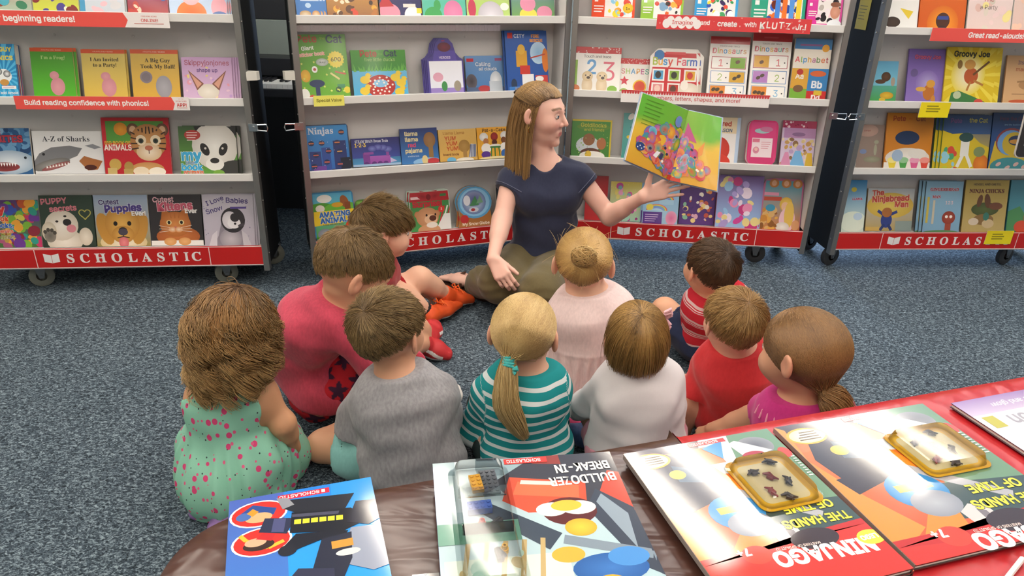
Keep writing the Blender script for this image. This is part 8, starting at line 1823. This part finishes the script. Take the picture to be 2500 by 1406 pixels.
# ------------------------------------------------------------------ the reader on the floor and the open picture book in her hand
def fig_reader():
    Y = 2.72; pel = at_z(W(1312, 640, Y), .125); J = dict(pelvis=pel, neck=W(1328, 392, Y-.01), head=W(1319, 268, Y-.02), shL=W(1413, 432, Y-.02), shR=W(1248, 442, Y-.03), elR=W(1226, 535, 2.60), wrR=W(1203, 632, 2.43), elL=W(1488, 528, Y-.06), wrL=W(1570, 480, Y-.18),
        hipL=at_z(W(1368, 645, Y-.01), .125), hipR=at_z(W(1268, 648, Y-.03), .125))
    J['mid'] = at_z(W(1330, 545, Y), W(1330, 545, Y)[2]); J['chest'] = W(1336, 462, Y)
    J['knR'] = W(1222, 690, 2.48); J['anR'] = at_z(W(1166, 684, 2.68), .06); J['toeR'] = at_z(W(1083, 668, 2.79), .035)
    J['knL'] = W(1318, 712, 2.40); J['anL'] = at_z(W(1230, 735, 2.58), .055); J['toeL'] = at_z(W(1180, 715, 2.66), .04)
    p = Person('person reading aloud in a navy top and olive trousers, holding up an open picture book', J, 1.0, 'e0b3a1', 1.03, (.90, -.40, -.06), adult=True, h=.0032, seed=201, brow='6a5038', lip='b4605c', iris='4f6a80')
    p.lat = unit(J['shL']-J['shR'])*-1; p.fwd = unit(np.cross(p.up, p.lat))
    wd = W(1240, 696, 2.355)-J['wrR']
    p.body(feet='R', hands={'R': dict(d=wd, n=(.25, .75, -.55), s=.88, curl=(.45, .6, .45), side=1, spread=.05, thumb=(.85, .42, .3)),
                            'L': dict(d=(.86, .27, .24), n=(.2, -1.0, .20), curl=(.05, .12, .12), side=-1, spread=.14, thumb=(.25, .9, .35), tcurl=.15)})
    navy = plain_cloth('navy_jersey', '2b3046', .05, bump=.12)
    P = p.torso(.009, 1.0); f = p.fieldof(P+sum([p.arm(k, .012, 0, .34, .006) for k in 'LR'], []), .004)
    f.D[:] = 1
    for q, k in P: f.add(q, k)
    for s_ in (-1, 1): f.add(sphere(J['chest']+p.fwd*.058+p.lat*.058*s_-p.up*.012, .056), .05)
    g = Field.__new__(Field); g.h, g.lo, g.ax = f.h, f.lo, f.ax
    for k in 'LR':
        g.D = np.full_like(f.D, 1.0)
        for q, kk in p.arm(k, .013, 0, .5, .006): g.add(q, kk)
        d = unit(J['el'+k]-J['sh'+k]); o = unit(J['sh'+k]-J['neck']); n = unit(d*.85+o*.45); c = lerp(J['sh'+k], J['el'+k], .30 if k == 'R' else .26); lim = (f.ax[0][:, None, None]-c[0])*n[0]+(f.ax[1][None, :, None]-c[1])*n[1]+(f.ax[2][None, None, :]-c[2])*n[2]
        g.D = np.maximum(g.D, lim.astype(np.float32)); q = np.maximum(.02-np.abs(f.D-g.D), 0)/.02; f.D = np.minimum(f.D, g.D)-q*q*.02*.25
    f.displace(wrinkle(.0022, 38, 9)); f.displace(wrinkle(.0022, 60, 12, p.lat))
    f.cut(J['neck']+p.up*.03, p.up); f.cut(J['pelvis']-p.up*.005, -p.up); f.add(capsule(J['neck']+p.up*.010+p.fwd*.006, J['neck']+p.up*.09, .054, .075, p.lat, 1.25), .008, 's'); f.add(sphere(J['neck']+p.fwd*.055+p.up*.010, .036), .012, 's')
    V, Fc = f.surface(1); top = np_mesh('top', V, Fc, navy, p.root, p.base)
    for k in 'LR':                                              # pale stitching round the cap sleeves
        d = unit(J['el'+k]-J['sh'+k]); o = unit(J['sh'+k]-J['neck']); n = unit(d*.85+o*.45); c = lerp(J['sh'+k], J['el'+k], .30 if k == 'R' else .26)-n*.014; A = unit(np.cross(n, p.fwd)); B = np.cross(n, A); ring = c+(A[None]*np.cos(np.linspace(0, 2*PI, 40, False))[:, None]+B[None]*np.sin(np.linspace(0, 2*PI, 40, False))[:, None])*.075
        dd = V[None]-ring[:, None]
        sel = []
        for j in range(40):
            r_ = ring[j]-c; r_ /= np.linalg.norm(r_); t = (V-c) @ r_; off = np.linalg.norm((V-c)-t[:, None]*r_, axis=1); m = (off < .008) & (t > .01) & (t < .068); sel += [c+r_*(t[m].max()+.0006)] if m.any() else []
        mb = MB(); [mb.tube([a_-p.base, b_-p.base], .0011, 5) for a_, b_ in zip(sel, sel[1:]+sel[:1]) if np.linalg.norm(a_-b_) < .022]; mb.build('sleeve_stitching', mat('pale_stitch', '6a6e84', .8), top)
    olive = plain_cloth('olive_twill', '615637', .06, bump=.3); H1 = .0042
    P = [(capsule(J['hipL'], J['hipR'], .098), .03), (capsule(J['pelvis'], lerp(J['pelvis'], J['mid'], .22), .106, .096, p.lat, 1.2), .03)]
    for k in 'LR': P += p.leg(k, .019, 1.80, .006)
    def seat(x, y, z): return .0022*np.sin((z-pel[2])*160+2*np.sin(x*40))*np.exp(-((z-pel[2]-.03)/.05)**2)
    p.cloth('trousers', P, olive, H1, cuts=(), wr=wrinkle(.0042, 32, 21), wr2=seat)
    d = unit(J['anR']-J['knR']); c = lerp(J['knR'], J['anR'], .84)
    p.cloth('rolled_cuff', [(capsule(c-d*.022, c+d*.016, .060, .061), .01)], olive, .0035, subs=[(capsule(c-d*.0, c+d*.12, .050), .004)], cuts=[(c+d*.028, d), (c-d*.034, -d)], wr=wrinkle(.003, 60, 4))
    # sandal: sole and straps round the bare foot
    a, t = J['anR'], J['toeR']; d = unit((t-a)*[1, 1, 0]); u = np.array([0, 0, 1.0]); L = np.cross(d, u); so = p.cloth('sandal', [(capsule(at_z(a, .012)-d*.045, at_z(lerp(a, t, .5), .012), .034, .033, L, 1.1), .02), (capsule(at_z(lerp(a, t, .5), .012), at_z(t, .012), .036, .038, L, 1.2), .02)], mat('sandal_leather', '4a3022', .45), .0035, cuts=[((0, 0, .018), u), ((0, 0, .002), -u)], label='brown leather sandal')
    mb = MB()
    def strap(c, r, w, ax): A = unit(np.cross(ax, L)); mb.tube([c+(L*math.cos(x)*1.12+A*math.sin(x))*r-p.base for x in [i*PI/12-.2 for i in range(15)]], w, 6)
    strap(lerp(a, t, .30)-u*.012, .040, .006, d); strap(lerp(a, t, .42)-u*.016, .039, .006, d); strap(a+u*.010, .039, .006, u); mb.tube([lerp(a, t, .62)+u*.010-p.base, lerp(a, t, .36)+u*.034-p.base], .0055, 6); mb.build('strap', mat('sandal_leather', '4a3022', .45), so, smooth=True)
    so2 = p.shoe('L', '4a3022', '3a2820', label='brown leather sandal, tucked under')
    # hair: half drawn back to a clip, the rest straight down to the shoulders
    H = p.hair(thick=.006, nape=-.60, front=.50, off=.02); H.cap('5c452c', thick=.0055); n = 7500; H.obst = [(p.loc(J['neck']), p.C*0, .052), (p.loc(J['shL']), p.loc(J['shR']), .046)]; hc = ['5a4228', '745633', '8d6c42', '9c7b4e']
    clip = np.array([-.03, -.094, .038])
    U = H.roots(n); up = U[:, 2] > .18+.25*np.clip(-U[:, 1], 0, 1); cl = np.clip(.5+.5*np.sin(np.arctan2(U[:, 2], U[:, 1])*13+3*U[:, 0])+H.rng.normal(size=n)*.25, 0, 1)
    Hn = n; q = H.c+U[up]*H.a*1.085; P_ = [q]; tie = clip*p.hs
    for i in range(9): q = H.push(q+(tie+H.rng.normal(size=q.shape)*.008-q)/(9-i), 1.085+.03*math.sin(i*.35)); P_.append(q)
    H.add(np.stack(P_, 1), .0009, hc, 'a08050', taper=.8, clump=cl[up])
    def flow(q, t): return np.tile(np.array([[0, -.30, -.9]]), (len(q), 1))
    lo = ~up; P2 = H.grow(U[lo], flow, 16, H.rng.uniform(.0135, .0180, lo.sum()), (1.085, 1.13), .45, .05, grav=lambda t: min(.95, .3+1.6*t)); P2, _ = lock(H, P2, U[lo], 130, .5); H.add(P2, .00095, hc, 'b8935c', clump=cl[lo])
    m = 2200; r0 = tie+H.rng.normal(size=(m, 3))*[.022, .008, .012]; uu = (r0-H.c)/H.a; uu /= np.linalg.norm(uu, axis=1, keepdims=True); P3 = H.grow(uu, lambda q, t: np.tile(np.array([[.0, -.10, -1.0]]), (len(q), 1)), 16, H.rng.uniform(.0140, .0170, m), (1.10, 1.16), .45, .05, grav=lambda t: min(.95, .5+t)); P3, _ = lock(H, P3, uu, 90, .5); H.add(P3, .00095, hc, 'b8935c'); H.build(p.root, p.base)
    cw = p.C+p.R @ (tie+np.array([0, -.012, 0])); mb = MB(); R_ = p.R; mb.tube([cw-p.base+R_ @ np.array([x, -.004*(1-(x/.03)**2), .006*math.sin(x*60)]) for x in np.linspace(-.03, .03, 9)], [.004, .006, .007, .0075, .0075, .0075, .007, .006, .004], 8); mb.build('hair_clip', mat('dark_clip', '1e1714', .3), p.root, smooth=True)
    e = p.C+p.R @ (np.array([.0775, -.002, -.048])*p.hs); p.tube('earring', [e+A3((.0085*math.cos(x)*.6, .0085*math.cos(x)*.6, .0105*math.sin(x)-.010)) for x in [i*PI/9 for i in range(19)]], .0013, mat('gold', 'd8b060', .2, 1.0), 'small gold hoop earring', 8)
    nk = J['neck']+p.up*.016; pts = [nk+p.lat*.056*math.cos(x)+p.fwd*(.034+.040*math.sin(x))-p.up*(.062*max(0, math.sin(x))**1.0-.006) for x in [i*PI/16 for i in range(17)]]
    p.tube('necklace', pts, .0009, mat('chain', 'b8a888', .3, .9), 'thin chain necklace', 6)
    return p
reader = fig_reader()

# the open book: two stiff leaves meeting at the gutter
def open_book():
    tl, bl, tg, bg, tr, br = W(1569, 227, 2.555), W(1527, 391, 2.475), W(1681, 270, 2.615), W(1634, 440, 2.545), W(1762, 288, 2.585), W(1750, 466, 2.485)
    base = (bg+np.array([0, 0, 0])); root = thing('open_picture_book', 'open picture book held up in one hand, green and gold pages with a patchwork animal', 'book', base)
    def leaf(a, b, c, d, bulge, seed, left):                                 # a,b,c,d: bottom-left, bottom-right, top-right, top-left
        nrm = unit(np.cross(b-a, d-a)); 
        if nrm[1] > 0: nrm = -nrm
        def S(u, v, h=0.0):
            p = a*(1-u)*(1-v)+b*u*(1-v)+c*u*v+d*(1-u)*v; g = u if left else 1-u
            return p+nrm*(bulge*math.sin(PI*min(1, g*1.0))*(.6+.4*g)+h)-base
        asp = np.linalg.norm(d-a)/np.linalg.norm(b-a); A = Art(asp); Hh = A.H; nU, nV = 12, 14
        def land(u, v):                                                     # printed ground: grass above, sand below
            k = v-(.60+.05*math.sin(u*5+(0 if left else 1)))+(.12*u if left else -.1*u+.04); t = max(0, min(1, k*9+.5)); g = cmix(lin('7cae2c'), lin('5fae34'), u if not left else 1-u*.6); s_ = cmix(lin('cf9426'), lin('dcb83c'), max(0, min(1, .25+v*1.1))); return cmix(s_, g, t)
        for i in range(nU):
            for j in range(nV):
                q = [(i/nU, j/nV), ((i+1)/nU, j/nV), ((i+1)/nU, (j+1)/nV), (i/nU, (j+1)/nV)]; A.polys.append((0, [(x*100, y*Hh, land(x, y)) for x, y in q]))
        r = random.Random(seed); cols = ['c8502c', 'd8842c', '3a84b4', '2f9c9c', '8a5aa4', 'd06a94', 'e0b030', '4a6ab4', '5a9c3c', 'c83a4c', '7ab0d0', 'b84a7c']
        A.k = 1
        if left:
            out = [(12, .30), (20, .42), (34, .56), (52, .64), (74, .68), (97, .66), (100, .5), (100, .16), (88, .08), (66, .16), (44, .22), (26, .24)]
        else: out = [(0, .62), (12, .66), (20, .56), (34, .48), (46, .40), (66, .30), (78, .20), (60, .13), (30, .15), (12, .08), (0, .1)]
        A.poly([(x, y*Hh) for x, y in out], '4a5a9c')
        def ins(x, y):
            c_ = False; P = [(px_, py_*Hh) for px_, py_ in out]
            for i in range(len(P)):
                (x0, y0), (x1, y1) = P[i-1], P[i]
                if (y0 > y) != (y1 > y) and x < (x1-x0)*(y-y0)/(y1-y0)+x0: c_ = not c_
            return c_
        n = 0
        while n < (120 if left else 70):
            x, y = r.uniform(3, 97), r.uniform(.08, .68)*Hh
            if ins(x, y): A.ell(x, y, r.uniform(8, 14), r.uniform(6, 11), r.choice(cols), r.choice(cols), 9, r.uniform(0, 3)); n += 1
        for k in range(16):
            x, y = r.uniform(8, 92), r.uniform(.14, .6)*Hh
            if ins(x, y): A.ell(x, y, 3, 2.4, r.choice(['f0e8dc', '26284a', 'e8d060']), None, 8)
        if left:
            A.ell(20, .27*Hh, 9, 7, '26407c'); [A.ell(15+i*4, (.25+.03*(i % 2))*Hh, 1.2, 1.2, 'e8ecf0', None, 6) for i in range(4)]; A.ell(84, .80*Hh, 8, 9, '4a90c8', '7a7ac0').ell(97, .80*Hh, 7, 9, '7ab04a').lines(10, .93*Hh, 50, 7, 6.5, '5a8a2a', 1.0, 4)
            A.poly([(54, .30*Hh), (62, .30*Hh), (56, .20*Hh), (48, .22*Hh)], 'e8e8ec').poly([(64, .30*Hh), (70, .29*Hh), (68, .2*Hh), (60, .22*Hh)], '34345c').poly([(90, 0), (100, 0), (100, .07*Hh), (92, .06*Hh)], 'c8402c')
        else:
            A.poly([(8, .84*Hh), (42, .58*Hh), (6, .62*Hh)], 'b84a84').poly([(48, .50*Hh), (62, .62*Hh), (60, .44*Hh), (52, .40*Hh)], 'd88a34').poly([(0, 0), (24, 0), (22, .05*Hh), (0, .07*Hh)], 'c8402c')
        pb = PB(); q = PB()
        for k, P in A.polys:
            if len(P) > 4 and k > 0:
                cx_ = sum(x for x, y, c in P)/len(P); cy_ = sum(y for x, y, c in P)/len(P); cc = tuple(sum(c[i] for x, y, c in P)/len(P) for i in range(3)); Ts = [[P[i-1], P[i], (cx_, cy_, cc)] for i in range(len(P))]
            else: Ts = [P]
            for T in Ts: n0 = len(pb.v); pb.v += [tuple(S(x/100, y/Hh, .0006+(.0016 if k else 0)+k*8e-6)) for x, y, c in T]; pb.f.append(tuple(range(n0, n0+len(T)))); pb.c.append([c for x, y, c in T])
        o = pb.build('page', PRINT, root, label='left page, green over gold' if left else 'right page, green over gold')
        v = []; m_ = 14
        for h in (0, -.0055):
            for j in range(m_+1):
                for i in range(m_+1): v.append(S(i/m_, j/m_, h))
        f = []; N = (m_+1)**2
        for j in range(m_):
            for i in range(m_): k = j*(m_+1)+i; f += [(k, k+1, k+m_+2, k+m_+1), (N+k, N+k+m_+1, N+k+m_+2, N+k+1)]
        for i in range(m_):
            for k0, k1 in ((i, i+1), (m_*(m_+1)+i+1, m_*(m_+1)+i), ((i+1)*(m_+1), i*(m_+1)), (i*(m_+1)+m_, (i+1)*(m_+1)+m_)): f.append((k1, k0, N+k0, N+k1))
        mb = MB(); mb.add(v, f); mb.build('page_block', mat('book_pages', 'e2dcd0', .7), root, smooth=False)
        mb = MB(); e = .004
        def Sc(u, v, h):
            return S(u, v, h)+(unit(b-a)*(-e if (left and u < .5) else e if (not left and u > .5) else 0))+(unit(d-a)*((2*v-1)*e))
        mb.add([Sc(u, v_, h) for h in (-.006, -.0082) for u, v_ in ((0, 0), (1, 0), (1, 1), (0, 1))], [(0, 1, 2, 3), (7, 6, 5, 4), (0, 4, 5, 1), (1, 5, 6, 2), (2, 6, 7, 3), (3, 7, 4, 0)]); mb.build('cover_board', mat('book_cloth_blue', 'a8bcd4', .5), root)
    leaf(bl, bg, tg, tl, .010, 5, True); leaf(bg, br, tr, tg, .008, 6, False)
open_book()

# loose things on the carpet among the children
def crumple(name, c, r, m, label, cat, seed):
    f = Field(np.array(c)-max(r)*1.4, np.array(c)+max(r)*1.4, .0045); f.add(ellipsoid(c, r), 0); f.add(ellipsoid(np.array(c)+[.03, -.02, 0], np.array(r)*[.8, .9, .8]), .02); f.displace(wrinkle(.007, 50, seed)); V, F = f.surface(1); floor_clip(V)
    b = np.array([c[0], c[1], 0]); return tag(np_mesh(name, V, F, m, None, b), label, cat)
q = F_(1412, 1072); 
o = crumple('denim_garment', q+[0, 0, .02], (.046, .04, .03), plain_cloth('denim', '3c5680', .15), 'crumpled blue denim garment on the carpet beside the person in white', 'clothing', 5); o.location = (q[0], q[1], 0)
q = F_(1390, 1014, .03); o = crumple('small_shoe', q+[0, .02, -.01], (.030, .046, .026), plain_cloth('pink_canvas', 'd0507c', .08), 'small pink shoe on the carpet behind the denim garment', 'shoe', 6); o.location = (q[0], q[1], 0)
